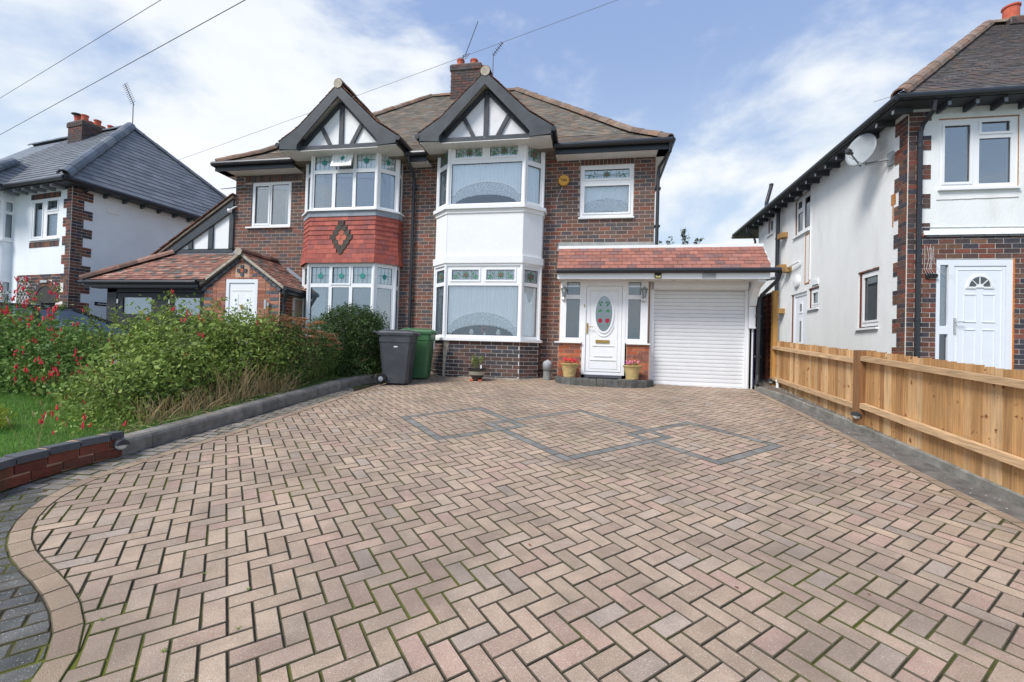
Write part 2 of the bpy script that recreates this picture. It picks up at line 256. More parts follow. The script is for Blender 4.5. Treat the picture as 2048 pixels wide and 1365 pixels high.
# ---------------------------------------------------------------- builders
OFF = {}
def tag(o, label=None, cat=None, group=None, kind=None):
    if label: o['label'] = label
    if cat: o['category'] = cat
    if group: o['group'] = group
    if kind: o['kind'] = kind
    return o
def root(name, loc, label, cat, group=None, rz=0, local=False):
    o = bpy.data.objects.new(name, None); COL.objects.link(o); o.location = loc; o.rotation_euler = (0, 0, rz); o.empty_display_size = .1
    OFF[o.name] = Vector((0, 0, 0)) if local else Vector(loc); return tag(o, label, cat, group)
class B:
    def __init__(s): s.v = []; s.f = []; s.m = []; s.cur = 0
    def add(s, vs, fs):
        k = len(s.v); s.v += [tuple(v) for v in vs]; s.f += [tuple(i+k for i in f) for f in fs]; s.m += [s.cur]*len(fs); return s
    def box(s, x0, x1, y0, y1, z0, z1): return s.obox(Vector(((x0+x1)/2, (y0+y1)/2, (z0+z1)/2)), Vector(((x1-x0)/2, 0, 0)), Vector((0, (y1-y0)/2, 0)), Vector((0, 0, (z1-z0)/2)))
    def obox(s, c, a, b, d):
        c, a, b, d = Vector(c), Vector(a), Vector(b), Vector(d)
        vs = [c+a*i+b*j+d*k for i in (-1, 1) for j in (-1, 1) for k in (-1, 1)]
        fs = [(0, 1, 3, 2), (4, 6, 7, 5), (0, 4, 5, 1), (2, 3, 7, 6), (0, 2, 6, 4), (1, 5, 7, 3)]
        if a.cross(b).dot(d) < 0: fs = [f[::-1] for f in fs]
        return s.add(vs, fs)
    def bar(s, p, q, w, h, up=(0, 0, 1)):
        p, q = Vector(p), Vector(q); d = q-p; u = d.normalized(); sd = u.cross(Vector(up))
        if sd.length < 1e-4: sd = u.cross(Vector((1, 0, 0)))
        sd.normalize(); t = sd.cross(u); return s.obox((p+q)/2, d/2, sd*w/2, t*h/2)
    def prism(s, pts, ext):        # pts: planar 3-D polygon, ext: vector
        e = Vector(ext); n = len(pts); P = [Vector(p) for p in pts]
        nn = Vector((0, 0, 0))
        for i in range(n): nn += P[i].cross(P[(i+1) % n])
        if nn.dot(e) > 0: P = P[::-1]
        vs = P+[p+e for p in P]
        fs = [tuple(range(n)), tuple(range(2*n-1, n-1, -1))]+[(i, i+n, (i+1) % n+n, (i+1) % n) for i in range(n)]
        return s.add(vs, fs)
    def tube(s, path, r, n=8, cap=True):
        P = [Vector(p) for p in path]; vs = []; fs = []; k = len(P); prev = None
        for i, p in enumerate(P):
            d = (P[min(i+1, k-1)]-P[max(i-1, 0)]).normalized()
            a = d.cross(Vector((0, 0, 1)));
            if a.length < .05: a = d.cross(Vector((1, 0, 0)))
            a.normalize()
            if prev is not None and a.dot(prev) < 0: a = -a
            prev = a; b = d.cross(a); rr = r[i] if isinstance(r, (list, tuple)) else r
            vs += [p+(a*math.cos(2*math.pi*j/n)+b*math.sin(2*math.pi*j/n))*rr for j in range(n)]
        for i in range(k-1):
            for j in range(n): fs.append((i*n+j, i*n+(j+1) % n, (i+1)*n+(j+1) % n, (i+1)*n+j))
        if cap: fs += [tuple(range(n))[::-1], tuple(range((k-1)*n, k*n))]
        return s.add(vs, fs)
    def lathe(s, c, prof, n=16, axis=None, sx=1, sy=1):
        c = Vector(c); vs = []; fs = []; k = len(prof)
        if axis is None: A, Bv, Z = Vector((1, 0, 0)), Vector((0, 1, 0)), Vector((0, 0, 1))
        else: Z = Vector(axis).normalized(); A = Z.orthogonal().normalized(); Bv = Z.cross(A)
        for r, h in prof: vs += [c+A*(r*sx*math.cos(2*math.pi*j/n))+Bv*(r*sy*math.sin(2*math.pi*j/n))+Z*h for j in range(n)]
        for i in range(k-1):
            for j in range(n): fs.append((i*n+j, i*n+(j+1) % n, (i+1)*n+(j+1) % n, (i+1)*n+j))
        fs += [tuple(range(n))[::-1], tuple(range((k-1)*n, k*n))]
        return s.add(vs, fs)
    def build(s, name, mats, parent=None, smooth=False, kind=None, label=None):
        off = OFF.get(parent.name, Vector((0, 0, 0))) if parent else Vector((0, 0, 0))
        me = bpy.data.meshes.new(name); me.from_pydata([tuple(Vector(v)-off) for v in s.v], [], s.f)
        if not isinstance(mats, (list, tuple)): mats = [mats]
        for m in mats: me.materials.append(MAT[m])
        if len(mats) > 1: me.polygons.foreach_set('material_index', s.m)
        if smooth: me.polygons.foreach_set('use_smooth', [True]*len(me.polygons))
        o = bpy.data.objects.new(name, me); COL.objects.link(o)
        if parent: o.parent = parent; OFF[o.name] = off
        return tag(o, label=label, kind=kind)
def npmesh(name, V, F, mats, parent=None, kind=None, midx=None, smooth=False):
    off = OFF.get(parent.name, Vector((0, 0, 0))) if parent else Vector((0, 0, 0))
    me = bpy.data.meshes.new(name); V = np.asarray(V, float)-np.array(off); k = F.shape[1]
    me.vertices.add(len(V)); me.vertices.foreach_set('co', V.astype(np.float32).ravel())
    me.loops.add(F.size); me.loops.foreach_set('vertex_index', F.astype(np.int32).ravel())
    me.polygons.add(len(F)); me.polygons.foreach_set('loop_start', np.arange(0, F.size, k, dtype=np.int32)); me.polygons.foreach_set('loop_total', np.full(len(F), k, dtype=np.int32))
    if not isinstance(mats, (list, tuple)): mats = [mats]
    for m in mats: me.materials.append(MAT[m])
    if midx is not None: me.polygons.foreach_set('material_index', midx)
    me.update(calc_edges=True); me.validate()
    if smooth: me.polygons.foreach_set('use_smooth', [True]*len(me.polygons))
    o = bpy.data.objects.new(name, me); COL.objects.link(o)
    if parent: o.parent = parent; OFF[o.name] = off
    return tag(o, kind=kind)
# unit pieces
CUBE_V = [(i, j, k) for i in (-.5, .5) for j in (-.5, .5) for k in (-.5, .5)]
CUBE_F = [(0, 1, 3, 2), (4, 6, 7, 5), (0, 4, 5, 1), (2, 3, 7, 6), (0, 2, 6, 4), (1, 5, 7, 3)]
def rounded_tile():
    pts = [(-.5, .5), (.5, .5), (.5, -.05)]+[(.5*math.cos(a), -.05+.45*math.sin(a)) for a in [-.5, -1.05, -1.57, -2.09, -2.64]]+[(-.5, -.05)]
    n = len(pts); v = [(x, -.5, z) for x, z in pts]+[(x, .5, z) for x, z in pts]
    return v, [tuple(range(n))[::-1], tuple(range(n, 2*n))]+[(i, (i+1) % n, (i+1) % n+n, i+n) for i in range(n)]
def ridge_piece():
    v = []; f = []; n = 7
    for x in (-.5, .5):
        for r in (.5, .40):
            for j in range(n): a = math.pi*j/(n-1); v.append((x, r*math.cos(a), r*math.sin(a)))
    for j in range(n-1):
        f += [(j, j+1, 2*n+j+1, 2*n+j), (n+j+1, n+j, 3*n+j, 3*n+j+1), (j+1, j, n+j, n+j+1), (2*n+j, 2*n+j+1, 3*n+j+1, 3*n+j)]
    return v, [t[::-1] for t in f]
def paver_piece(L=.2, Wd=.1, c=.0042, h=.012):
    v = []
    for (dx, z) in ((0, -h), (0, -c*.8), (c, 0)):
        v += [(-L/2+dx, -Wd/2+dx, z), (L/2-dx, -Wd/2+dx, z), (L/2-dx, Wd/2-dx, z), (-L/2+dx, Wd/2-dx, z)]
    f = [(8, 9, 10, 11)]+[(i+k*4, (i+1) % 4+k*4, (i+1) % 4+4+k*4, i+4+k*4) for k in (0, 1) for i in range(4)]
    return v, f, 1
def slat_piece():
    v = []; f = []; pr = [(.5, -.2), (.42, .5), (0, .62), (-.40, .5), (-.5, -.2)]   # z, out
    for x in (-.5, .5): v += [(x, -o, z) for z, o in pr]
    n = len(pr); f = [(i, i+1, n+i+1, n+i) for i in range(n-1)]+[tuple(range(n))[::-1], tuple(range(n, 2*n)), (n-1, 0, n, 2*n-1)]
    return v, [t[::-1] for t in f]
UNIT = {'cube': (CUBE_V, CUBE_F), 'round': rounded_tile(), 'ridge': ridge_piece(), 'paver': paver_piece(), 'slat': slat_piece()}
SHARED = {}
def shared(key, m):
    k = (key, m)
    if k not in SHARED:
        me = bpy.data.meshes.new(key); me.from_pydata(*[UNIT[key][0], [], UNIT[key][1]]); me.materials.append(MAT[m])
        if len(UNIT[key]) > 2: me.materials.append(MAT['paver_edge']); me.polygons.foreach_set('material_index', [0]+[1]*(len(me.polygons)-1))
        SHARED[k] = me
    return SHARED[k]
class Pieces:                                # many alike pieces: the n largest in view become objects, the rest one joined part
    def __init__(s, parent, name, stuff, n=300): s.p = parent; s.name = name; s.stuff = stuff; s.n = n; s.it = []
    def add(s, M, key, m, hidden=False): s.it.append((M, key, m, hidden))
    def frame(s, c, a, b, d, key, m, hidden=False):
        M = Matrix(((a[0], b[0], d[0], c[0]), (a[1], b[1], d[1], c[1]), (a[2], b[2], d[2], c[2]), (0, 0, 0, 1))); s.it.append((M, key, m, hidden))
    def custom(s, vs, fs, m, edge=False):
        key = 'custom%d' % len(UNIT); c = sum((Vector(v) for v in vs), Vector())/len(vs)
        UNIT[key] = ([tuple(Vector(v)-c) for v in vs], fs)+((1,) if edge else ()); s.it.append((Matrix.Translation(c), key, m, False))
    def finish(s):
        off = OFF.get(s.p.name, Vector((0, 0, 0))) if s.p else Vector((0, 0, 0)); T = Matrix.Translation(-off)
        rootw = Matrix.Identity(4)
        q = s.p
        while q is not None and q.parent: q = q.parent
        if q is not None and off.length == 0: q_loc = q.matrix_basis if hasattr(q, 'matrix_basis') else Matrix.Identity(4); rootw = q_loc
        sc = []
        for i, (M, key, m, hid) in enumerate(s.it):
            w = rootw@M; c = w.translation; pr = proj(c); a = 0
            if pr and not hid and -10 < pr[0] < 2058 and -10 < pr[1] < 1375:
                ax = sorted([w.col[k].to_3d().length for k in range(3)])
                if key == 'paver': ax = [0, .1, .2]
                elif key.startswith('custom'):
                    vv = UNIT[key][0]; ax = [0, max(x[1] for x in vv)-min(x[1] for x in vv), max(x[0] for x in vv)-min(x[0] for x in vv)]
                a = ax[1]*ax[2]/pr[2]**2
                if key == 'paver' or key.startswith('custom'): a *= max(.05, abs((c-EYE).normalized().z))
            sc.append((a, i))
        sc.sort(reverse=True); top = set(i for a, i in sc[:s.n] if a > 0)
        vs = []; fs = []; mi = []; mats = []
        for i, (M, key, m, hid) in enumerate(s.it):
            if i in top:
                o = bpy.data.objects.new(s.name, shared(key, m)); COL.objects.link(o); o.parent = s.p; o.matrix_local = T@M if s.p else M
            else:
                if m not in mats: mats.append(m)
                k = len(vs); V, F = UNIT[key][:2]; vs += [tuple(M@Vector(v)) for v in V]; fs += [tuple(j+k for j in f) for f in F]
                if len(UNIT[key]) > 2:
                    if 'paver_edge' not in mats: mats.append('paver_edge')
                    mi += [mats.index(m)]+[mats.index('paver_edge')]*(len(F)-1)
                else: mi += [mats.index(m)]*len(F)
        if vs:
            b = B(); b.v = vs; b.f = fs; b.m = mi; b.build(s.stuff, mats, s.p, kind='stuff')
X3, Y3, Z3 = Vector((1, 0, 0)), Vector((0, 1, 0)), Vector((0, 0, 1))
class Fr:                                    # a wall frame: s along, t outwards, z up
    def __init__(s, P0, P1, n=None):
        P0, P1 = Vector((P0[0], P0[1], 0)), Vector((P1[0], P1[1], 0)); s.O = P0.copy(); d = P1-P0; s.L = d.length; s.u = d.normalized()
        s.n = Vector((s.u.y, -s.u.x, 0)) if n is None else Vector(n)
    def P(s, a, t, z): return s.O+s.u*a+s.n*t+Z3*z
    def box(s, b, s0, s1, t0, t1, z0, z1): return b.obox(s.P((s0+s1)/2, (t0+t1)/2, (z0+z1)/2), s.u*(s1-s0)/2, s.n*(t1-t0)/2, Z3*(z1-z0)/2)
    def poly(s, b, pts, t0, t1): return b.prism([s.P(a, t0, z) for a, z in pts], s.n*(t1-t0))
def cells(lo, hi, z0, z1, holes):
    xs = sorted(set([lo, hi]+[h[k] for h in holes for k in (0, 1) if lo < h[k] < hi])); zs = sorted(set([z0, z1]+[h[k] for h in holes for k in (2, 3) if z0 < h[k] < z1]))
    for i in range(len(xs)-1):
        for j in range(len(zs)-1):
            a, c = (xs[i]+xs[i+1])/2, (zs[j]+zs[j+1])/2
            if not any(h[0] < a < h[1] and h[2] < c < h[3] for h in holes): yield xs[i], xs[i+1], zs[j], zs[j+1]
def bricks(P, F, s0, s1, z0, z1, m, holes=(), L=.237, H=.0845, j=.0125, proud=.0025, fn=None, hidden=None, flem=False, ph=0):
    k = 0; z = z0
    while z < z1-.02:
        zc_ = z+H/2; lo, hi = (s0, s1) if fn is None else fn(zc_)
        if hi-lo > .05:
            x = s0-((k+ph) % 2)*L/2; q = 0
            while x < hi:
                ln = L if not (flem and (q+k) % 2) else L/2
                a, b_ = max(x, lo), min(x+ln, hi); x += ln; q += 1
                seg = [(a, b_)]
                for h in holes:
                    if h[2] < zc_ < h[3]:
                        ns = []
                        for (c, d) in seg:
                            if d <= h[0] or c >= h[1]: ns.append((c, d))
                            else:
                                if c < h[0]: ns.append((c, h[0]))
                                if d > h[1]: ns.append((h[1], d))
                        seg = ns
                for (c, d) in seg:
                    if d-c > .035:
                        hh = min(H, z1-z)-j; t = proud+random.uniform(-.0015, .0015)
                        mm = m if isinstance(m, str) else m(c, zc_, k)
                        cc = F.P((c+d)/2, t-.03, z+j/2+hh/2)
                        P.frame(cc, F.u*(d-c-j), F.n*.06, Z3*hh, 'cube', mm, hidden(c, zc_) if hidden else False)
        z += H; k += 1
def mortar(F, b, s0, s1, z0, z1, holes=(), th=.1):
    for a, c, d, e in cells(s0, s1, z0, z1, holes): F.box(b, a, c, -th, 0, d, e)
def ell(cx, cz, rx, rz, n=14, rot=0): return [(cx+rx*math.cos(t)*math.cos(rot)-rz*math.sin(t)*math.sin(rot), cz+rx*math.cos(t)*math.sin(rot)+rz*math.sin(t)*math.cos(rot)) for t in [2*math.pi*i/n for i in range(n)]]
def leading(F, par, a0, a1, b0, b1, kind, t):
    cam_ = B(); gr = B(); fl = B(); w = a1-a0; h = b1-b0; cx_, cz_ = (a0+a1)/2, (b0+b1)/2
    nb = 7 if kind == 'rose' else 4
    if w < .25: nb = 2
    for i in range(1, nb): F.box(cam_, a0+w*i/nb-.003, a0+w*i/nb+.003, t, t+.006, b0, b1)
    F.box(cam_, a0, a1, t, t+.0065, cz_-.003, cz_+.003)
    if kind == 'rose':
        r = h*.2
        for k in range(6): F.poly(gr, ell(cx_+r*1.1*math.cos(k*1.05+.5), cz_+r*1.15*math.sin(k*1.05+.5), r*.62, r*.4, 8, k*1.05+.5), t+.007, t+.009)
        F.poly(fl, ell(cx_, cz_, r, r), t+.010, t+.013)
        if w > .35:
            for sg in (-1, 1):
                for (dx, dz, ro) in ((.27, .16, 1.1), (.37, -.05, -.5), (.30, -.24, .7), (.40, -.28, -.7)): F.poly(gr, ell(cx_+sg*dx*w, cz_+dz*h, h*.15, h*.06, 8, sg*ro), t+.007, t+.009)
                for i in range(4): F.poly(cam_, [(cx_+sg*w*(.06+.1*i), cz_-h*(.1+.1*math.sin(i))), (cx_+sg*w*(.16+.1*i), cz_-h*(.1+.1*math.sin(i+1))), (cx_+sg*w*(.16+.1*i), cz_-h*(.1+.1*math.sin(i+1))+.006), (cx_+sg*w*(.06+.1*i), cz_-h*(.1+.1*math.sin(i))+.006)], t+.004, t+.008)
        fl.build('rose_motif', 'stain_brown', par); gr.build('leaf_motif', 'stain_green', par)
    else:
        F.poly(gr, [(cx_-w*.2, cz_+h*.02), (cx_-w*.04, cz_+h*.08), (cx_, cz_+h*.2), (cx_+w*.04, cz_+h*.08), (cx_+w*.2, cz_+h*.02), (cx_+w*.11, cz_-h*.02)]+[(cx_+w*.13*math.cos(q), cz_-h*.10+h*.1*math.sin(q)) for q in (0, -.6, -1.2, -1.57, -1.95, -2.5, -3.1)]+[(cx_-w*.11, cz_-h*.02)], t+.007, t+.009)
        gr.build('tulip_motif', 'stain_teal', par)
    cam_.build('lead_came', 'lead_came', par)
def window(parent, F, s0, s1, z0, z1, panes, fr='upvc', glass='glass', depth=.07, t=-.01, name='window', back=None, label=None):
    # panes: (a0,a1,b0,b1, sash?, leadkind)
    b = B()
    for a, c, d, e in cells(s0, s1, z0, z1, [p[:4] for p in panes]): F.box(b, a, c, t-depth, t, d, e)
    for p in panes:
        if p[4]:
            w = .038; a0, a1, b0, b1 = p[:4]; a0 -= w*.9; a1 += w*.9; b0 -= w*.9; b1 += w*.9
            for q in ((a0, a1, b0, b0+w), (a0, a1, b1-w, b1), (a0, a0+w, b0+w, b1-w), (a1-w, a1, b0+w, b1-w)): F.box(b, q[0], q[1], t, t+.014, q[2], q[3])
    o = b.build(name, fr, parent, label=label)
    seal = B()
    for p in panes:
        a0, a1, b0, b1 = p[:4]; w = .006
        for q in ((a0, a1, b0, b0+w), (a0, a1, b1-w, b1), (a0, a0+w, b0+w, b1-w), (a1-w, a1, b0+w, b1-w)): F.box(seal, q[0], q[1], t-.05, t-.012, q[2], q[3])
        g = B(); F.box(g, a0+w, a1-w, t-.03, t-.022, b0+w, b1-w); g.build('pane', 'glass' if p[5] and glass == 'glass_sky' else glass, o)
        if p[5]:
            leading(F, o, a0, a1, b0, b1, p[5], t-.021)
            if back != 'none':
                lb = B(); F.box(lb, a0, a1, t-.05, t-.045, b0, b1); lb.build('frosted_backing', back or 'leaded_back', o)
    seal.build('glazing_seal', 'seal', o); return o
def room(parent, F, s0, s1, z0, z1, d0, d1, m='room_dark'):
    b = B(); P = [F.P(s, -d, z) for s in (s0, s1) for d in (d0, d1) for z in (z0, z1)]
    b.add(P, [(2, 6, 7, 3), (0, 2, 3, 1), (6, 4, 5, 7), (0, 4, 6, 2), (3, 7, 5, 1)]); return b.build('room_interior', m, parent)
def curtain(parent, F, s0, s1, z0, z1, t, arch=0, m='net', lace=True, pl=.05, amp=.009, edge=0):
    n = max(12, int((s1-s0)/.012)); V = []; Fc = []; c, w = (s0+s1)/2, (s1-s0)/2
    def zb(s):
        if arch <= 0: return z0
        q = (s-c)/(w*.86); base_ = z0-.02 if abs(q) >= 1 else z0+arch*math.sqrt(1-q*q)-.02
        return base_+.014*abs(math.sin(s*42))
    for i in range(n+1):
        s = s0+(s1-s0)*i/n; o = amp*math.sin(s*2*math.pi/pl+1.3*math.sin(s*9))+.4*amp*math.sin(s*31)
        for k in range(5): V.append(F.P(s, t+o*(.4+.6*(1-k/4)), z1+(zb(s)-z1)*k/4))
    for i in range(n):
        for k in range(4): Fc.append((i*5+k, i*5+k+1, i*5+5+k+1, i*5+5+k))
    b = B(); b.add(V, Fc); o = b.build('net_curtain', m, parent, smooth=True)
    if lace and arch > 0:
        V = []; Fc = []; b = B(); band = min(.27, (z1-z0)*.4)
        for i in range(n+1):
            s = s0+(s1-s0)*i/n; q = abs((s-c)/w); top = zb(s)+.012+band*(1-.25*q)
            for k in range(3): V.append(F.P(s, t+.016, zb(s)-.012+(top-zb(s))*k/2))
        for i in range(n):
            for k in range(2): Fc.append((i*3+k, i*3+3+k, i*3+3+k+1, i*3+k+1))
        b.add(V, Fc); b.build('lace_border', 'lace', parent)
        rb = B(); pts = []
        for i in range(0, n+1, 3):
            s = s0+(s1-s0)*i/n; q = abs((s-c)/w); pts.append(F.P(s, t+.02, zb(s)+band*(1-.25*q)+.02*abs(math.sin(s*42))))
        rb.tube(pts, .009, 5); rb.build('curtain_frill', 'net', parent)
    return o
def band(name, parent, pts, off, z0, z1, m, back=9.9, zoff=None):
    # prism following a bay plan (list of xy from left to right), pushed outwards by off
    Q = offset(pts, off); Q = [(Q[0][0], back)]+Q+[(Q[-1][0], back)]
    b = B(); b.prism([(x, y, z0) for x, y in Q], (0, 0, z1-z0)); return b.build(name, m, parent)
def offset(pts, d):
    R = []; n = len(pts)
    for i in range(n):
        ns = []
        if i > 0: ns.append((Vector(pts[i])-Vector(pts[i-1])))
        if i < n-1: ns.append((Vector(pts[i+1])-Vector(pts[i])))
        ns = [Vector((v.y, -v.x)).normalized() for v in ns]
        if len(ns) == 1: m = ns[0]*d
        else: m = (ns[0]+ns[1]).normalized(); m = m*(d/max(.3, m.dot(ns[0])))
        R.append((pts[i][0]+m.x, pts[i][1]+m.y))
    return R
def ridge_run(P, p, q, r, m, seg=.3, up=Z3, hidden=False):
    p, q = Vector(p), Vector(q); L = (q-p).length; k = max(1, round(L/seg)); u = (q-p).normalized(); sd = u.cross(up).normalized(); t = sd.cross(u)
    for i in range(k):
        c = p+u*(L*(i+.5)/k)+t*random.uniform(-.004, .004); rr = r*(1.0+.05*(i % 2))
        P.frame(c, u*(L/k*1.04), sd*(2*rr), t*(2*rr), 'ridge', m, hidden)
LIFT = .011
def tile_slope(P, e0, e1, inw, prof, lim, m, tw=.168, gauge=.1, th=.012, key='cube', hidden=None, gap=.003, jit=.004, lift=None):
    LIFT = .011 if lift is None else lift
    # e0,e1 eave line; inw horizontal inward unit; prof [(d,z)..]; lim(d)->(s_lo,s_hi)
    e0, e1 = Vector(e0), Vector(e1); u = (e1-e0).normalized(); L = (e1-e0).length; row = 0
    segs = [(Vector((prof[i][0], prof[i][1])), Vector((prof[i+1][0], prof[i+1][1]))) for i in range(len(prof)-1)]
    total = sum((b_-a).length for a, b_ in segs); t = 0
    while t < total-.02:
        r = t
        for a, b_ in segs:
            ll = (b_-a).length
            if r <= ll: break
            r -= ll
        dirv = (b_-a).normalized(); d, z = a+dirv*r; up = Vector(inw)*dirv.x+Z3*dirv.y; nrm = u.cross(up).normalized()
        if nrm.z < 0: nrm = -nrm
        lo, hi = lim(d); x = -(row % 2)*tw/2
        while x < hi:
            a_, c_ = max(x, lo), min(x+tw, hi); x += tw
            if c_-a_ > .03:
                g = gauge*1.25; tip = nrm*(th*1.1)
                c0 = e0+u*((a_+c_)/2)+Vector(inw)*d; c0.z = z
                ang = th/g; upv = (up-nrm*ang).normalized(); nn = (nrm+up*ang).normalized()
                cc = c0+upv*(g/2)+nrm*(th*.5+random.uniform(0, jit))+nrm*th*.6
                P.frame(cc, u*(c_-a_-gap), nn*th, upv*g, key, m if isinstance(m, str) else m((a_+c_)/2, row), hidden(d) if hidden else False)
        t += gauge; row += 1
def text(body, size, M, m, parent, ext=.001, name='lettering'):
    cu = bpy.data.curves.new('txt', 'FONT'); cu.body = body; cu.size = size; cu.extrude = ext; cu.align_x = 'CENTER'; cu.align_y = 'CENTER'
    o = bpy.data.objects.new('txt', cu); COL.objects.link(o); dg = bpy.context.evaluated_depsgraph_get(); me = bpy.data.meshes.new_from_object(o.evaluated_get(dg)); bpy.data.objects.remove(o)
    me.materials.clear(); me.materials.append(MAT[m]); r = bpy.data.objects.new(name, me); COL.objects.link(r); r.parent = parent
    r.matrix_local = Matrix.Translation(-OFF.get(parent.name, Vector()))@M; return r
# ================================================================ GROUND
def sheet(name, pts, dz, m, kind='structure', n=1):
    b = B(); b.add([(x, y, G(x, y)+dz) for x, y in pts], [tuple(range(len(pts)))]); return b.build(name, m, kind=kind)
xs = [-200, -60, -20, -12, -6, 0, 6, 12, 20, 60, 200]; ys = [-60, -10, -2, 0, 2, 4, 6, 8, 10.2, 14, 20, 40, 300]
b = B(); b.add([(x, y, G(max(-14, min(14, x)), y)-.03) for y in ys for x in xs], [(j*len(xs)+i, j*len(xs)+i+1, (j+1)*len(xs)+i+1, (j+1)*len(xs)+i) for j in range(len(ys)-1) for i in range(len(xs)-1)])
b.build('ground', 'ground', kind='structure')
sheet('neighbour_driveway', [(-16, 5.4), (-5.2, 5.4), (-5.0, 9.9), (-16, 9.9)], -.01, 'asphalt')
# driveway joints bed
b = B(); ng = 24
gx = [-5.2+8.75*i/ng for i in range(ng+1)]; gy = [-1+11.1*i/ng for i in range(ng+1)]
b.add([(x, y, G(x, y)-.0075) for y in gy for x in gx], [(j*(ng+1)+i, j*(ng+1)+i+1, (j+1)*(ng+1)+i+1, (j+1)*(ng+1)+i) for j in range(ng) for i in range(ng)])
drive = b.build('driveway', 'joint', kind='structure')
PD = .104; ANG = math.radians(-46.79); DD = Vector((math.cos(ANG), math.sin(ANG), 0)); RD = Vector((-DD.y, DD.x, 0)); GO = Vector((-.3766, 2.1575, 0))
def lift(v): v = Vector((v[0], v[1], 0)); v.z = G(v.x, v.y); return v
SL = lambda v: Vector((v.x, v.y, .0932*v.y-.0083*v.x))        # shear a horizontal vector on to the slope
NRM = Vector((.0083, -.0932, 1)).normalized()
# outlines
OB = [(-3.90, 8.55), (-4.02, 7.6), (-4.05, 6.9), (-4.06, 6.16), (-4.07, 4.78), (-4.104, 4.114), (-4.126, 3.734), (-4.15, 3.383), (-4.133, 2.986), (-4.06, 2.772), (-3.942, 2.566), (-3.84, 2.434), (-3.649, 2.259), (-3.512, 2.157), (-3.37, 2.07), (-3.227, 2.003), (-2.949, 1.904), (-2.73, 1.825), (-2.588, 1.764), (-2.443, 1.689), (-2.334, 1.623), (-2.268, 1.577), (-2.212, 1.526), (-2.144, 1.468), (-2.082, 1.408), (-1.98, 1.2), (-1.93, .9), (-1.92, .4), (-1.92, -.6)]
RB = [(3.14, -.6), (3.135, 3.9), (3.13, 4.55), (3.135, 5.2), (3.15, 6.236), (3.17, 7.7), (3.14, 9.2), (3.13, 9.75)]
def resample(P, st):
    out = [P[0]]; acc = 0
    for i in range(len(P)-1):
        a, c = Vector(P[i]), Vector(P[i+1]); L = (c-a).length; pos = st-acc
        while pos <= L: out.append(tuple(a+(c-a)*pos/L)); pos += st
        acc = L-(pos-st)
    return out
def smooth(P, k=2):
    P = [Vector(p) for p in P]
    for _ in range(k): P = [P[0]]+[(P[i-1]+P[i]*2+P[i+1])/4 for i in range(1, len(P)-1)]+[P[-1]]
    return [tuple(p) for p in P]
OBs = smooth(resample(OB, .204), 1); RBs = resample(RB, .204)
OBi = offset(OBs, -.105); RBi = offset(RBs, -.105)   # towards the drive
def chk(P, Pi, px, py): return (Vector(Pi[5])-Vector((px, py))).length < (Vector(P[5])-Vector((px, py))).length
if not chk(OBs, OBi, 0, 5): OBi = offset(OBs, .105)
if not chk(RBs, RBi, 0, 5): RBi = offset(RBs, .105)
def chamfer_poly(pts, h=.012, c=.004, dz=0):
    n = len(pts); C = sum((Vector((p[0], p[1])) for p in pts), Vector((0, 0)))/n
    area = sum(pts[i][0]*pts[(i+1) % n][1]-pts[(i+1) % n][0]*pts[i][1] for i in range(n))/2
    if abs(area) < .0009: return None
    if area < 0: pts = pts[::-1]
    ins = []
    for i in range(n):
        a, q, d = Vector(pts[i-1]), Vector(pts[i]), Vector(pts[(i+1) % n]); e1 = (q-a); e2 = (d-q)
        if e1.length < 1e-6 or e2.length < 1e-6: ins.append(q); continue
        n1_ = Vector((-e1.y, e1.x)).normalized(); n2_ = Vector((-e2.y, e2.x)).normalized(); m = (n1_+n2_)
        m = m.normalized() if m.length > 1e-4 else n1_; ins.append(q+m*(c/max(.45, m.dot(n1_))))
    vs = [(p[0], p[1], G(p[0], p[1])-h) for p in pts]+[(p[0], p[1], G(p[0], p[1])-c*.8+dz) for p in pts]+[(p.x, p.y, G(p.x, p.y)+dz) for p in ins]
    fs = [tuple(range(2*n, 3*n))]+[(i+k*n, (i+1) % n+k*n, (i+1) % n+(k+1)*n, i+(k+1)*n) for k in (0, 1) for i in range(n)]
    return vs, fs
def shrink(pts, d):
    n = len(pts); area = sum(pts[i][0]*pts[(i+1) % n][1]-pts[(i+1) % n][0]*pts[i][1] for i in range(n))
    if area < 0: pts = pts[::-1]
    ins = []
    for i in range(n):
        a, q, e = Vector(pts[i-1]), Vector(pts[i]), Vector(pts[(i+1) % n]); e1 = q-a; e2 = e-q
        if e1.length < 1e-5 or e2.length < 1e-5: continue
        m1 = Vector((-e1.y, e1.x)).normalized(); m2 = Vector((-e2.y, e2.x)).normalized(); m = m1+m2; m = m.normalized() if m.length > 1e-4 else m1
        ins.append(tuple(q+m*(d/max(.45, m.dot(m1)))))
    return ins
def clip_convex(subj, cl):       # region (any shape) clipped by a convex CCW quad
    out = subj
    for i in range(len(cl)):
        a, c = cl[i], cl[(i+1) % len(cl)]; inp = out; out = []
        if not inp: return []
        def side(p): return (c[0]-a[0])*(p[1]-a[1])-(c[1]-a[1])*(p[0]-a[0])
        for j in range(len(inp)):
            p, q = inp[j-1], inp[j]; sp_, sq = side(p), side(q)
            if sq >= 0:
                if sp_ < 0: t = sp_/(sp_-sq); out.append((p[0]+(q[0]-p[0])*t, p[1]+(q[1]-p[1])*t))
                out.append(q)
            elif sp_ >= 0: t = sp_/(sp_-sq); out.append((p[0]+(q[0]-p[0])*t, p[1]+(q[1]-p[1])*t))
    r = []
    for p in out:
        if not r or (abs(p[0]-r[-1][0])+abs(p[1]-r[-1][1])) > .003: r.append(p)
    while len(r) > 1 and (abs(r[0][0]-r[-1][0])+abs(r[0][1]-r[-1][1])) < .003: r.pop()
    return r if len(r) > 2 else []
FARY = 9.95
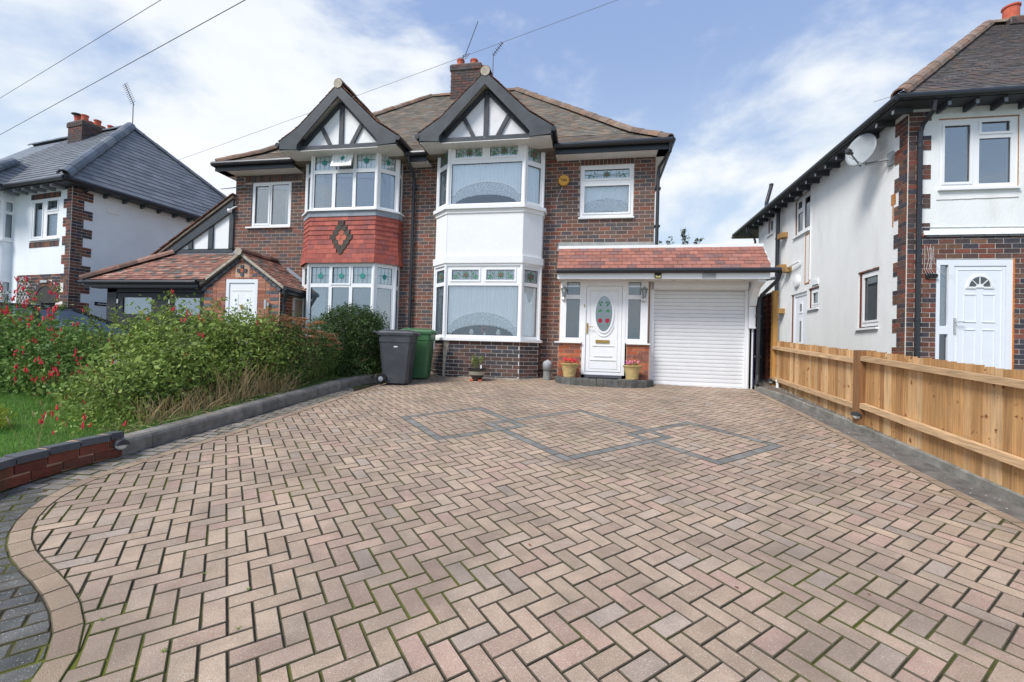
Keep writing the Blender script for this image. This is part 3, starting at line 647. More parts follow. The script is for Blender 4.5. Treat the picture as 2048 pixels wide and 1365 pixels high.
field = [p for p in OBi if p[1] < FARY]+[p for p in RBi if p[1] < FARY+.5]+[(RBi[-1][0], FARY), (-3.8, FARY)]
if sum(field[i][0]*field[(i+1) % len(field)][1]-field[(i+1) % len(field)][0]*field[i][1] for i in range(len(field))) < 0: field = field[::-1]
def inside(p, poly):
    x, y = p; c = False; n = len(poly)
    for i in range(n):
        x1, y1 = poly[i]; x2, y2 = poly[i-1]
        if (y1 > y) != (y2 > y) and x < (x2-x1)*(y-y1)/(y2-y1)+x1: c = not c
    return c
PV_ = Pieces(drive, 'paver', 'paving_pavers')
BANDS = []
for (a0, a1, b0, b1) in ((-39, -27, 8, 20), (-31, -15, 16, 32), (-19, -7, 28, 40)):
    BANDS += [(a0, a1, b0, b0+1), (a0, a1, b1-1, b1), (a0, a0+1, b0+1, b1-1), (a1-1, a1, b0+1, b1-1)]
def inband(a, c):
    return any(q[0] <= a < q[1] and q[2] <= c < q[3] for q in BANDS)
def place(a, c, la, lb, m):      # a paver covering grid cells a..a+la, c..c+lb
    ca = GO+DD*((a+la/2)*PD)+RD*((c+lb/2)*PD)
    if ca.y < 1.0 or ca.y > FARY+.2 or ca.x < -4.6 or ca.x > 3.5: return
    ha, hb = la*PD/2-.0030, lb*PD/2-.0038
    cor = [ca-DD*ha-RD*hb, ca+DD*ha-RD*hb, ca+DD*ha+RD*hb, ca-DD*ha+RD*hb]
    ins = sum(inside((v.x, v.y), field) for v in cor); dz = random.uniform(-.0018, .0018)
    if ins == 4 and (la, lb) in ((2, 1), (1, 2)):
        u = DD if la == 2 else RD; v = RD if la == 2 else -DD; rot = random.uniform(-.006, .006); u, v = u+v*rot, v-u*rot
        c3 = lift(ca)+NRM*dz; n3 = (NRM+u*random.uniform(-.006, .006)+v*random.uniform(-.01, .01)).normalized(); 
        PV_.frame(c3, SL(u)*((ha if la == 2 else hb)/.1), SL(v)*((hb if la == 2 else ha)/.05), n3, 'paver', m)
    elif ins > 0 or inside((ca.x, ca.y), field):
        pl = [(v.x, v.y) for v in cor]; r = pl if ins == 4 else clip_convex(field, pl)
        if len(r) > 2:
            if ins < 4: r = shrink(r, .002)
            q = chamfer_poly(r, dz=dz) if len(r) > 2 else None
            if q: PV_.custom(q[0], q[1], m, True)
A0, A1, C0, C1 = -80, 45, -60, 75
for a in range(A0, A1):
    for c in range(C0, C1):
        k = (a-c) % 4
        if k == 0: cl = [(a, c), (a+1, c)]
        elif k == 3: cl = [(a, c), (a, c+1)]
        else: continue
        bd = [inband(*q) for q in cl]
        if all(bd): continue
        if any(bd):
            for q, f_ in zip(cl, bd):
                if not f_: place(q[0], q[1], 1, 1, 'paver')
        else: place(a, c, 2 if k == 0 else 1, 1 if k == 0 else 2, 'paver')
done = set()
for (a0, a1, c0, c1) in BANDS:
    hor = (a1-a0) > (c1-c0); L_ = (a1-a0) if hor else (c1-c0); i = 0
    while i < L_:
        st = 2 if i+2 <= L_ else 1
        cl = [((a0+i+j, c0) if hor else (a0, c0+i+j)) for j in range(st)]
        if cl[0] in done: i += 1; continue
        if st == 2 and cl[1] in done: st = 1; cl = cl[:1]
        for q in cl: done.add(q)
        place(cl[0][0], cl[0][1], st if hor else 1, 1 if hor else st, 'paver_band'); i += st
def border(Po, Pi, m='paver_tan'):
    for i in range(len(Po)-1):
        q4 = [Po[i], Po[i+1], Pi[i+1], Pi[i]]; q4 = shrink([(x, y) for x, y in q4], .0022)
        q = chamfer_poly(q4, dz=random.uniform(0, .003))
        if q: PV_.custom(q[0], q[1], m, True)
border(OBs, OBi); border(RBs, RBi)
PV_.finish()
# grey pavers outside the tan border on the left
KL = [(-4.36, 7.6), (-4.36, 6.2), (-4.38, 5.2), (-4.39, 4.4), (-4.40, 3.9), (-4.42, 3.5), (-4.45, 3.1), (-4.42, 2.75), (-4.36, 2.4), (-4.2, 2.0), (-3.9, 1.5), (-3.5, 1.0)]
greg = [p for p in OBs if p[1] < 7.2 and p[1] > .3]+[(-4.6, .3)]+KL[::-1]
if sum(greg[i][0]*greg[(i+1) % len(greg)][1]-greg[(i+1) % len(greg)][0]*greg[i][1] for i in range(len(greg))) < 0: greg = greg[::-1]
gp = Pieces(drive, 'grey_paver', 'grey_pavers', 120)
def lay(region, ang, test, m, W=.104, L=.208):
    u = Vector((math.cos(ang), math.sin(ang))); v = Vector((-u.y, u.x)); o = Vector((-3.5, 2))
    for j in range(-30, 60):
        for i in range(-14, 14):
            c = o+u*((i+.5*(j % 2))*L)+v*(j*W)
            if not (-5 < c.x < -1.6 and .3 < c.y < 7.6) or not test(c): continue
            pl = [c-u*(L/2-.003)-v*(W/2-.003), c+u*(L/2-.003)-v*(W/2-.003), c+u*(L/2-.003)+v*(W/2-.003), c-u*(L/2-.003)+v*(W/2-.003)]; pl = [tuple(p) for p in pl]
            r = clip_convex(region, pl)
            if len(r) > 2:
                r = shrink(r, .003)
                q = chamfer_poly(r, dz=random.uniform(-.003, .003)-.003) if len(r) > 2 else None
                if q: gp.custom(q[0], q[1], m, True)
lay(greg, math.radians(46), lambda c: c.y < 2.75-(c.x+4.2)*.0, 'paver_grey')
lay(greg, math.radians(8), lambda c: c.y >= 2.75, 'paver_strip')
gp.finish()
# ---------------- left kerb stones
kr = root('kerb', lift((-4.4, 5.2)), 'low grey stone kerb with rounded top edge between driveway and front garden bushes', 'kerb')
KK = resample([(-4.42, 3.55), (-4.40, 4.4), (-4.40, 5.2), (-4.39, 6.2), (-4.36, 7.2), (-4.30, 7.75), (-4.15, 8.15), (-3.9, 8.4)], .305)
kp = Pieces(kr, 'kerb_stone', 'kerb_stones')
for i in range(len(KK)-1):
    a, c = Vector(KK[i]), Vector(KK[i+1]); u = (c-a).normalized(); v = Vector((-u.y, u.x)); hh = .155+random.uniform(-.004, .004)
    prof = [(0, -.03), (-.003, hh-.045), (.012, hh-.018), (.035, hh), (.15, hh+.004), (.15, -.03)]   # distance inwards, height
    vs = []
    for p in (a+u*.002, c-u*.002): vs += [(p.x+v.x*d, p.y+v.y*d, G(p.x, p.y)+z) for d, z in prof]
    n = len(prof); kp.custom(vs, [(i_, (i_+1) % n, (i_+1) % n+n, i_+n)[::-1] for i_ in range(n)]+[tuple(range(n)), tuple(range(n, 2*n))[::-1]], 'kerb_stone')
kp.finish()
# ---------------- low brick retaining wall with blue coping
rw = root('garden_wall', lift((-4.45, 3)), 'low curved red brick garden wall topped with dark blue coping bricks', 'wall')
WL = [(-4.41, 3.56), (-4.47, 3.1), (-4.45, 2.75), (-4.38, 2.4), (-4.24, 2.05), (-4.0, 1.6), (-3.7, 1.2)]
core = B(); wb = Pieces(rw, 'brick', 'brickwork'); cp = Pieces(rw, 'coping_brick', 'coping')
for (z0_, z1_, off_, L_, m_, P_) in ((0, .085, 0, .228, 'brick_red_wall', wb), (.085, .17, .5, .228, 'brick_red_wall', wb), (.17, .24, .25, .228, 'coping_blue', cp)):
    R_ = resample(WL, L_*.5); st = 0 if off_ == 0 else 1
    pts_ = R_[st::2]
    if st: pts_ = [R_[0]]+pts_
    for i in range(len(pts_)-1):
        a, c = Vector(pts_[i]), Vector(pts_[i+1]); u = (c-a).normalized(); v = Vector((u.y, -u.x)) if (Vector((u.y, -u.x)).x < 0) else Vector((-u.y, u.x)); ln = (c-a).length
        mid = (a+c)/2; zb_ = G(mid.x, mid.y); pr_ = .006 if P_ is wb else .016
        cc = Vector((mid.x+v.x*(.055-pr_), mid.y+v.y*(.055-pr_), zb_+(z0_+z1_)/2)); uu = Vector((u.x, u.y, .0932*u.y))*(ln-.012)
        P_.frame(cc, uu, Vector((v.x, v.y, 0))*(.11 if P_ is wb else .125), Z3*(z1_-z0_-.011), 'cube', m_)
        if P_ is wb: core.obox(Vector((mid.x+v.x*.058, mid.y+v.y*.058, zb_+(z0_+z1_)/2)), uu*.54, Vector((v.x, v.y, 0))*.05, Z3*.0425)
        else: core.obox(Vector((mid.x+v.x*.058, mid.y+v.y*.058, zb_+.2)), uu*.54, Vector((v.x, v.y, 0))*.05, Z3*.028)
core.build('mortar', 'mortar_pink', rw); wb.finish(); cp.finish()
def bulkhead(pos, nrm, lab):
    r = root('bulkhead_light', pos, lab, 'wall light', 'round half-covered outdoor lights'); n_ = Vector(nrm).normalized(); pos = Vector(pos)
    b = B(); b.lathe(pos, [(.047, 0), (.047, .016), (.038, .034), (.015, .044)], 20, n_); b.build('lens', 'lamp_lens', r, smooth=True)
    sd = n_.cross(Z3).normalized(); b = B(); pts = []
    for i in range(11):
        t = math.pi*i/10; pts.append(pos+sd*.051*math.cos(t)+Z3*.051*math.sin(t)+n_*.0)
    b.prism(pts, n_*.05); b.build('hood', 'lamp_dark', r)
    b = B(); b.lathe(pos-n_*.012, [(.054, 0), (.054, .014)], 20, n_); b.build('back_plate', 'lamp_dark', r)
bulkhead((-4.36, 3.50, G(-4.4, 3.5)+.125), (1, -.25, 0), 'round dark half-hooded light on the end of the low brick garden wall')
# ---------------- right kerb, channel and gravel strip
KR = [(3.37, -.6), (3.36, 3.9), (3.37, 4.5), (3.385, 5.0), (3.385, 5.73), (3.38, 6.6), (3.36, 7.2), (3.33, 8.4), (3.26, 9.0), (3.14, 9.4)]
b = B(); Rr_ = resample(RB, .3); 
def xr(y, P):
    for i in range(len(P)-1):
        if P[i][1] <= y <= P[i+1][1]: return P[i][0]+(P[i+1][0]-P[i][0])*(y-P[i][1])/(P[i+1][1]-P[i][1])
    return P[-1][0]
yy = [-.6+.25*i for i in range(41)]
b.add([p for y in yy for p in ((xr(y, RB)+.002, y, G(3.2, y)-.004), (xr(y, KR)+.02, y, G(3.2, y)+.004))], [(2*i, 2*i+1, 2*i+3, 2*i+2) for i in range(len(yy)-1)]); b.build('drainage_channel', 'channel', kind='structure')
b = B(); b.add([p for y in yy for p in ((xr(y, KR)+.03, y, G(3.2, y)+.075), (3.95, y, G(3.2, y)+.10))], [(2*i, 2*i+1, 2*i+3, 2*i+2) for i in range(len(yy)-1)])
b.add([(3.14, 9.4, G(3.2, 9.4)+.075), (3.95, 9.4, G(3.2, 9.4)+.1), (3.95, 11, 1.05), (3.14, 11, 1.05)], [(0, 1, 2, 3)]); b.build('planting_strip', 'soil', kind='structure')
k2 = root('kerb', lift((3.37, 6)), 'narrow concrete edging kerb at the foot of the new timber fence', 'kerb')
kq = Pieces(k2, 'kerb_stone', 'kerb_stones'); KRr = resample(KR, .91)+[(3.12, 9.45)]
for i in range(len(KRr)-1):
    a, c = Vector(KRr[i]), Vector(KRr[i+1]); u = (c-a).normalized(); v = Vector((u.y, -u.x)); vs = []; hh = .09+random.uniform(-.006, .006)
    prof = [(0, -.03), (.002, hh-.01), (.012, hh), (.048, hh), (.05, -.03)]
    for p in (a+u*.003, c-u*.003): vs += [(p.x+v.x*d, p.y+v.y*d, G(p.x, p.y)+z) for d, z in prof]
    n = 5; kq.custom(vs, [(i_, (i_+1) % n, (i_+1) % n+n, i_+n) for i_ in range(n)]+[tuple(range(n))[::-1], tuple(range(n, 2*n))], 'concrete')
kq.finish()
# gravel and litter chips
V = []; F_ = []
def chip(x, y, z, s):
    k = len(V); r = RNG.normal(size=(6, 3)); 
    for d in ((1, 0, 0), (-1, 0, 0), (0, 1, 0), (0, -1, 0), (0, 0, 1), (0, 0, -1)): V.append((x+d[0]*s*random.uniform(.6, 1.2), y+d[1]*s*random.uniform(.6, 1.2), z+d[2]*s*.6))
    for t in ((0, 2, 4), (2, 1, 4), (1, 3, 4), (3, 0, 4)): F_.append(tuple(i+k for i in t))
mi = []
for i in range(2600):
    y = random.uniform(3.6, 10.2); x = 3.43+random.random()*.22 if y < 9.3 else random.uniform(3.2, 3.6)
    chip(x, y, G(x, y)+.085+(x-3.4)*.05, random.uniform(.004, .012)); mi += [0 if random.random() < .85 else 1]*4
for i in range(260):
    y = random.uniform(3.6, 9.3); x = 3.16+random.random()*.19
    chip(x, y, G(x, y)+.003, random.uniform(.003, .009)); mi += [0 if random.random() < .8 else 1]*4
npmesh('gravel', V, np.array(F_), ['concrete', 'litter'], kind='stuff', midx=mi)['label'] = 'small stones and pale chips scattered along the fence foot'
# moss tufts in joints near the camera (left and right)
# ---------------- front lawn
LW = [(-4.46, 3.5), (-4.50, 3.1), (-4.48, 2.7), (-4.42, 2.4), (-4.28, 2.05), (-4.04, 1.6), (-3.74, 1.2), (-8, 1.2), (-12, 2.4), (-12, 6.0), (-8, 6.0), (-5.2, 9.6), (-4.2, 9.6), (-4.0, 8.5), (-4.25, 8.2), (-4.45, 7.7), (-4.5, 7.2), (-4.53, 6.2), (-4.54, 5.2), (-4.54, 4.4), (-4.55, 3.6)]
b = B(); b.add([(x, y, G(x, y)+.135) for x, y in LW], [tuple(range(len(LW)))]); b.build('lawn', 'turf', kind='structure')
def blades(name, n, fn, h0, h1, w, m, label, seed=1):
    r = np.random.default_rng(seed); P = fn(r, n); n = len(P); a = r.uniform(0, 2*np.pi, n); h = r.uniform(h0, h1, n); l = r.normal(0, .45, (n, 2))*h[:, None]
    dx = np.cos(a)*w/2; dy = np.sin(a)*w/2
    V = np.zeros((n, 5, 3)); V[:, 0] = P; V[:, 1] = P; V[:, 0, 0] -= dx; V[:, 0, 1] -= dy; V[:, 1, 0] += dx; V[:, 1, 1] += dy
    M_ = P+np.c_[l*.35, h*.6]; V[:, 2] = M_; V[:, 3] = M_; V[:, 2, 0] += dx*.8; V[:, 2, 1] += dy*.8; V[:, 3, 0] -= dx*.8; V[:, 3, 1] -= dy*.8
    V[:, 4] = P+np.c_[l, h]
    i = np.arange(n)[:, None]*5; T = np.concatenate([i+np.array([[0, 1, 2]]), i+np.array([[0, 2, 3]]), i+np.array([[3, 2, 4]])], 0)
    o = npmesh(name, V.reshape(-1, 3), T, m, kind='stuff'); o['label'] = label; return o
def lawnpts(r, n):
    P = []
    x = r.uniform(-9.5, -4.3, n*2); y = r.uniform(1.6, 5.9, n*2)
    xr_ = np.interp(y, [1.2, 1.6, 2.05, 2.4, 2.75, 3.1, 3.5, 6], [-3.82, -4.12, -4.36, -4.50, -4.56, -4.58, -4.56, -4.58])
    k = (x < xr_) & (y > 1.2+(-x-4)*.22); x, y = x[k][:n], y[k][:n]
    return np.c_[x, y, .0932*y-.0083*x+.132]
blades('grass', 60000, lawnpts, .025, .075, .005, 'grass', 'short green lawn grass behind the low brick wall', 3)
blades('wild_grass', 900, lambda r, n: lawnpts(r, n), .1, .24, .005, 'grass', 'longer tufts of grass sticking up from the lawn', 5)
# seed heads
sg = B()
for (x, y) in ((-4.75, 3.1), (-4.85, 3.2), (-4.7, 3.0), (-5.3, 3.6), (-5.6, 2.9), (-4.8, 3.4), (-5.9, 4.2), (-5.2, 4.4)):
    z = G(x, y)+.13; a = random.uniform(0, 6); h = random.uniform(.22, .38); q = Vector((x+math.cos(a)*h*.5, y+math.sin(a)*h*.3, z+h)); sg.tube([(x, y, z), (Vector((x, y, z))+q)/2+Vector((0, 0, .03)), q], .0015, 4)
    sg.tube([q, q+(q-Vector((x, y, z))).normalized()*.03+Vector((.01, 0, 0)), q+(q-Vector((x, y, z))).normalized()*.07], [.003, .006, .001], 5)
o = sg.build('seeding_grass', 'straw', kind='stuff'); o['label'] = 'pale seeding grass stalks leaning over the lawn edge'
# ================================================================ SEMI-DETACHED HOUSE
HS = root('semi_detached_house', (-3.9, 9.85, .9), 'dark brick semi-detached house with two half-timbered gables, bay windows and a brown tiled hipped roof', 'house')
FM = Fr((0, 9.85), (1, 9.85)); ZG = .86
W1h = (-.375, .765, 4.44, 5.60); W0h = (-8.585, -7.48, 4.41, 5.54)
B2 = [(-3.57, 9.86), (-3.57, 9.63), (-3.21, 9.3), (-1.53, 9.3), (-1.17, 9.63), (-1.17, 9.86)]
B1 = [(-6.89, 9.86), (-6.89, 9.63), (-6.53, 9.3), (-4.90, 9.3), (-4.54, 9.63), (-4.54, 9.86)]
holes = [W1h, W0h, (-3.45, -1.3, 1.6, 6.1), (-6.77, -4.66, 1.6, 6.1)]
b = B(); mortar(FM, b, -9.06, 1.21, .5, 5.86, holes); b.box(-9.06, -8.9, 9.95, 17.3, .5, 5.86); b.box(1.05, 1.21, 9.95, 17.3, .5, 5.86); b.box(-8.9, 1.05, 17.2, 17.3, .5, 5.86)
wall = b.build('wall', 'mortar', HS)
P_ = Pieces(wall, 'brick', 'brickwork')
def hid(s, z):
    if z < 3.75 and s > -.72: return True
    if s < -6.9 and z < 3.4: return True
    if -4.66 < s < -4.2 and z < 1.9: return True
    return False
bh = holes[:2]+[(-3.57, -1.17, .5, 6.1), (-6.89, -4.54, .5, 6.1), (-.375, .765, 5.60, 5.74), (-8.8, -7.2, 5.54, 5.72)]
bricks(P_, FM, -9.06, 1.21, ZG, 5.80, lambda s, z, k: 'brick_base' if (z < 1.1 or (z > 5.6 and s < -3 and random.random() < .6)) else 'brick', bh, hidden=hid)
for (a, c, z0, z1) in ((-.375, .765, 5.605, 5.74), (-8.8, -7.2, 5.545, 5.72)):
    n = int((c-a)/.0805)
    for i in range(n): P_.frame(FM.P(a+(i+.5)*(c-a)/n, -.024, (z0+z1)/2), FM.u*((c-a)/n-.009), FM.n*.06, Z3*(z1-z0-.006), 'cube', 'brick_soldier')
# bay 2 base
bb = B()
for i in range(5): Fq = Fr(B2[i], B2[i+1]); Fq.box(bb, 0, Fq.L, -.2, -.006, .5, 1.68)
bb.build('bay_base', 'mortar_pale', HS)
for i in range(5):
    Fq = Fr(B2[i], B2[i+1]); bricks(P_, Fq, 0, Fq.L, .855, 1.672, 'brick_base', ph=i, proud=.0025, H=.0815)
b = B(); Fq = Fr(B2[2], B2[3]); Fq.poly(b, [(.0, .87), (.05, .87), (.06, 1.2), (.10, 1.45), (.13, 1.64), (.02, 1.67), (.0, 1.3)], 0, .012); b.build('mortar_patch', 'mortar_roll', HS)
b = B(); 
for i in (2, 3, 4): Fq = Fr(B2[i], B2[i+1]); Fq.box(b, .35 if i == 2 else 0, Fq.L, 0, .03, .7, .905)
b.build('plinth_fillet', 'mortar_roll', HS)
# chimney stack
def chimney(parent, x0, x1, y0, y1, z0, z1, bm, Tr=None, capm='mortar_dark'):
    b = B(); b.box(x0+.008, x1-.008, y0+.008, y1-.008, z0, z1); b.box(x0-.03, x1+.03, y0-.03, y1+.03, z1-.17, z1); b.prism([(x0, y0, z1), (x1, y0, z1), (x1, y1, z1), (x0, y1, z1)], (0, 0, .04))
    o = b.build('chimney_stack', capm, parent)
    q = Pieces(o, 'brick', 'brickwork', 60)
    for P0, P1 in (((x0, y0), (x1, y0)), ((x1, y0), (x1, y1)), ((x0, y1), (x0, y0))):
        Fq = Fr(P0, P1); bricks(q, Fq, 0, Fq.L, z0, z1-.17, bm, proud=.004)
        F2 = Fr((P0[0]+(-.03 if P0[0] == x0 else .03), P0[1]+(-.03 if P0[1] == y0 else .03)), (P1[0]+(-.03 if P1[0] == x0 else .03), P1[1]+(-.03 if P1[1] == y0 else .03))); bricks(q, F2, 0, F2.L, z1-.17, z1-.002, bm, proud=.006)
    q.finish(); return o
def pot(parent, x, y, z, r=.11, h=.26):
    b = B(); b.lathe((x, y, z), [(r*1.08, 0), (r, .03), (r*.97, h-.05), (r*1.12, h-.04), (r*1.12, h), (r*.8, h), (r*.8, h-.1)], 16); return b.build('chimney_pot', 'terracotta', parent, smooth=False)
CH = chimney(HS, -4.56, -3.62, 13.1, 13.95, 8.9, 10.27, 'brick_soldier')
for (x, y) in ((-4.32, 13.3), (-3.9, 13.35), (-3.72, 13.72)): pot(HS, x, y, 10.28)
# ---------------- main roof
EZ = 5.90; PR = [(0, EZ), (.7, 6.40), (4.0, 9.55)]
b = B()
def hipz(d): return np.interp(d, [0, .7, 4], [EZ, 6.40, 9.55])
E = (-9.32, 1.46, 9.48, 17.6); RY = 13.5
for dz in (0,):
    ring = lambda d: [(E[0]+d, E[2]+d), (E[1]-d, E[2]+d), (E[1]-d, E[3]-d), (E[0]+d, E[3]-d)]
    vs = []; fs = []
    for d in (0, .7, 4.0): vs += [(x, y, hipz(d)-.012) for x, y in ring(d)]
    for k in (0, 1):
        for i in range(4): fs.append((k*4+i, k*4+(i+1) % 4, k*4+4+(i+1) % 4, k*4+4+i))
    fs.append((8, 9, 10, 11)); b.add(vs, fs); b.box(E[0]+.02, E[1]-.02, E[2]+.02, E[3]-.02, 5.83, 5.885)
roof = b.build('roof', 'mortar_dark', HS)
R_ = Pieces(roof, 'roof_tile', 'roof_tiles')
tile_slope(R_, (E[0], E[2], 0), (E[1], E[2], 0), (0, 1, 0), PR, lambda d: (d, (E[1]-E[0])-d), 'roof_tile', gauge=.1)
ridge_run(R_, (E[0]+4, RY, 9.53), (E[1]-4, RY, 9.53), .12, 'ridge_tile')
for sx_, ex in ((1, E[0]), (-1, E[1])):
    ridge_run(R_, (ex+sx_*.02, E[2]+.02, EZ+.02), (ex+sx_*.7, E[2]+.7, 6.42), .115, 'ridge_tile'); ridge_run(R_, (ex+sx_*.7, E[2]+.7, 6.42), (ex+sx_*4, RY, 9.55), .12, 'ridge_tile')
# ---------------- projecting gables
def gable(xc, worn):
    prof = [(0, 7.31), (.95, 6.40), (1.43, 6.09)]; y0, y1 = 8.95, 12.0
    for sg in (-1, 1):
        b = B(); pl = [(0, 7.25), (sg*.95, 6.34), (sg*1.43, 6.03), (sg*1.40, 5.95), (sg*.95, 6.22), (0, 7.1)]
        b.prism([(xc+x, y0+.01, z) for x, z in pl], (0, y1-y0, 0)); slope = b.build('gable_roof', 'soffit_white', HS)
        q = Pieces(slope, 'roof_tile', 'roof_tiles', 100)
        e0, e1 = ((xc-1.45, y1, 0), (xc-1.45, y0-.02, 0)) if sg < 0 else ((xc+1.45, y0-.02, 0), (xc+1.45, y1, 0))
        tile_slope(q, e0, e1, (-sg, 0, 0), [(0, 6.075), (.5, 6.40), (1.45, 7.31)], lambda d: (0, y1-y0+.02), 'roof_tile_red', gauge=.1, jit=.009)
        if sg < 0: ridge_run(q, (xc, y0-.02, 7.30), (xc, 11.3, 7.30), .115, 'ridge_tile')
        q.finish()
        b = B(); bg = [(0, 7.28), (sg*.95, 6.37), (sg*1.43, 6.06), (sg*1.40, 5.90), (sg*.97, 5.87), (sg*.97, 5.98), (sg*.87, 6.10), (0, 7.02)]
        b.prism([(xc+x, y0-.03, z) for x, z in bg], (0, .035, 0)); b.build('barge_board', 'black_paint' if worn else 'black_clean', HS)
        b = B(); b.box(xc+min(sg*.97, sg*1.40), xc+max(sg*.97, sg*1.40), y0+.01, 9.9, 5.865, 5.885); b.build('boxed_soffit', 'soffit_white', HS)
        b = B(); b.tube([(xc+sg*1.46, y0-.04, 6.0), (xc+sg*1.46, 9.62, 6.0)], .052, 10); b.box(xc+min(sg*1.40, sg*1.43), xc+max(sg*1.40, sg*1.43), y0, 9.7, 5.88, 6.03); b.build('gutter', 'black_plastic', HS)
        b = B(); b.prism([(xc+sg*.955, y0+.008, 5.875), (xc+sg*.955, 9.9, 5.875), (xc+sg*.955, 9.9, 6.2), (xc+sg*.955, y0+.008, 6.2)], (sg*.015, 0, 0)); b.build('soffit_cheek', 'black_clean', HS)
    b = B(); b.lathe((xc, y0-.03, 7.29), [(.10, 0), (.10, .012)], 16, (0, -1, 0)); b.build('ridge_end', 'mortar_roll', HS)
    b = B(); b.prism([(xc-.90, 9.14, 5.9), (xc+.90, 9.14, 5.9), (xc+.90, 9.14, 6.05), (xc, 9.14, 6.98), (xc-.90, 9.14, 6.05)], (0, .05, 0)); pn = b.build('gable_panel', 'white_paint' if worn else 'white_panel', HS)
    def tim(p, q, w=.075):
        t = B(); t.bar((xc+p[0], 9.125, p[1]), (xc+q[0], 9.125, q[1]), .05, w, up=(0, 0, 1) if abs(p[0]-q[0]) > .3 else (1, 0, 0)); t.build('timber', 'black_paint' if worn else 'black_clean', HS)
    tim((0, 5.96), (0, 6.92), .10 if 1 else .1)
    for sg in (-1, 1):
        tim((sg*.24, 5.97), (sg*.49, 6.44), .085); t = B(); t.prism([(xc+sg*.95, 9.10, 5.95), (xc, 9.10, 6.93), (xc, 9.10, 7.02), (xc+sg*1.0, 9.10, 6.04)], (0, .04, 0)); t.build('timber', 'black_clean', HS)
    b = B(); b.box(xc-.98, xc+.98, 9.03, 9.2, 5.875, 5.985); b.build('bressummer', 'black_paint', HS)
    b = B(); b.box(xc-.98, xc+.98, 9.0, 9.9, 5.985+0.0-.125, 5.873); b.build('bay_soffit', 'soffit_white', HS)
gable(-2.36, True); gable(-5.715, False)
# ---------------- eaves
def eaves(x0, x1):
    b = B(); b.tube([(x0, 9.40, 5.865), (x1, 9.40, 5.865)], .058, 10); b.build('gutter', 'black_plastic', HS)
    b = B(); b.box(x0+.03, x1-.03, 9.46, 9.49, 5.71, 5.90); b.build('fascia', 'black_plastic', HS)
    b = B(); b.box(x0+.03, x1-.03, 9.49, 9.86, 5.725, 5.745); b.build('soffit', 'soffit_white', HS)
eaves(-9.35, -7.12); eaves(-4.30, -3.78); eaves(-.93, 1.48)
b = B(); b.tube([(1.48, 9.40, 5.865), (1.48, 17.5, 5.865)], .058, 10); b.tube([(-9.34, 9.40, 5.865), (-9.34, 17.5, 5.865)], .058, 10); b.box(1.44, 1.46, 9.46, 17.5, 5.72, 5.9); b.box(-9.32, -9.30, 9.46, 17.5, 5.72, 5.9); b.build('side_gutter', 'black_plastic', HS)
b = B(); b.box(1.21, 1.45, 9.49, 17.5, 5.725, 5.745); b.build('side_soffit', 'soffit_white', HS); b = B(); b.box(-9.31, -9.06, 9.49, 17.5, 5.725, 5.745); b.build('side_soffit', 'soffit_white', HS)
b = B(); b.tube([(-4.22, 9.42, 5.83), (-4.22, 9.45, 5.70), (-4.22, 9.74, 5.52), (-4.22, 9.78, 5.40), (-4.22, 9.78, 1.95)], .036, 10)
for z in (5.2, 3.9, 2.6): b.box(-4.28, -4.16, 9.76, 9.85, z, z+.035)
b.build('downpipe', 'black_plastic', HS)
b = B(); b.tube([(-4.22, 9.78, 1.95), (-4.22, 9.78, .95)], .040, 10); b.build('downpipe_base', 'lead', HS)
b = B(); b.tube([(1.44, 9.42, 5.82), (1.44, 9.46, 5.66), (1.27, 9.74, 5.45), (1.26, 9.78, 5.30), (1.26, 9.78, 3.80)], .036, 10)
for z in (5.0, 4.2): b.box(1.2, 1.32, 9.76, 9.87, z, z+.035)
b.build('downpipe', 'black_plastic', HS)
b = B(); b.box(1.212, 1.222, 9.83, 9.9, 3.75, 4.95); b.build('white_trim', 'upvc', HS)
# ---------------- single windows
w = window(HS, FM, *W1h, [(-.285, .675, 5.30, 5.505, 1, 'rose'), (-.28, .67, 4.555, 5.145, 1, None)], t=-.015)
room(w, FM, *W1h, .12, 1.2); curtain(w, FM, -.3, .69, 4.56, 5.52, -.09, .06)
b = B(); FM.box(b, -.40, .79, 0, .05, 4.415, 4.445); b.build('window_sill', 'upvc', HS)
w = window(HS, FM, *W0h, [(-8.50, -8.11, 4.50, 5.45, 1, None), (-8.03, -7.56, 4.47, 5.475, 0, None)], glass='glass_sky', t=-.015)
room(w, FM, *W0h, .12, 1.2, 'room_mid'); b = B(); FM.box(b, -7.75, -7.55, -.17, -.15, 4.45, 5.5); b.build('blind', 'net', w)
b = B(); FM.box(b, -8.70, -7.44, 0, .06, 4.375, 4.41); b.build('window_sill', 'upvc', HS)
# reveals
b = B()
for h in (W1h, W0h):
    FM.box(b, h[0]-.004, h[0], -.1, .0, h[2], h[3])
b.build('window_reveal', 'mortar', HS)
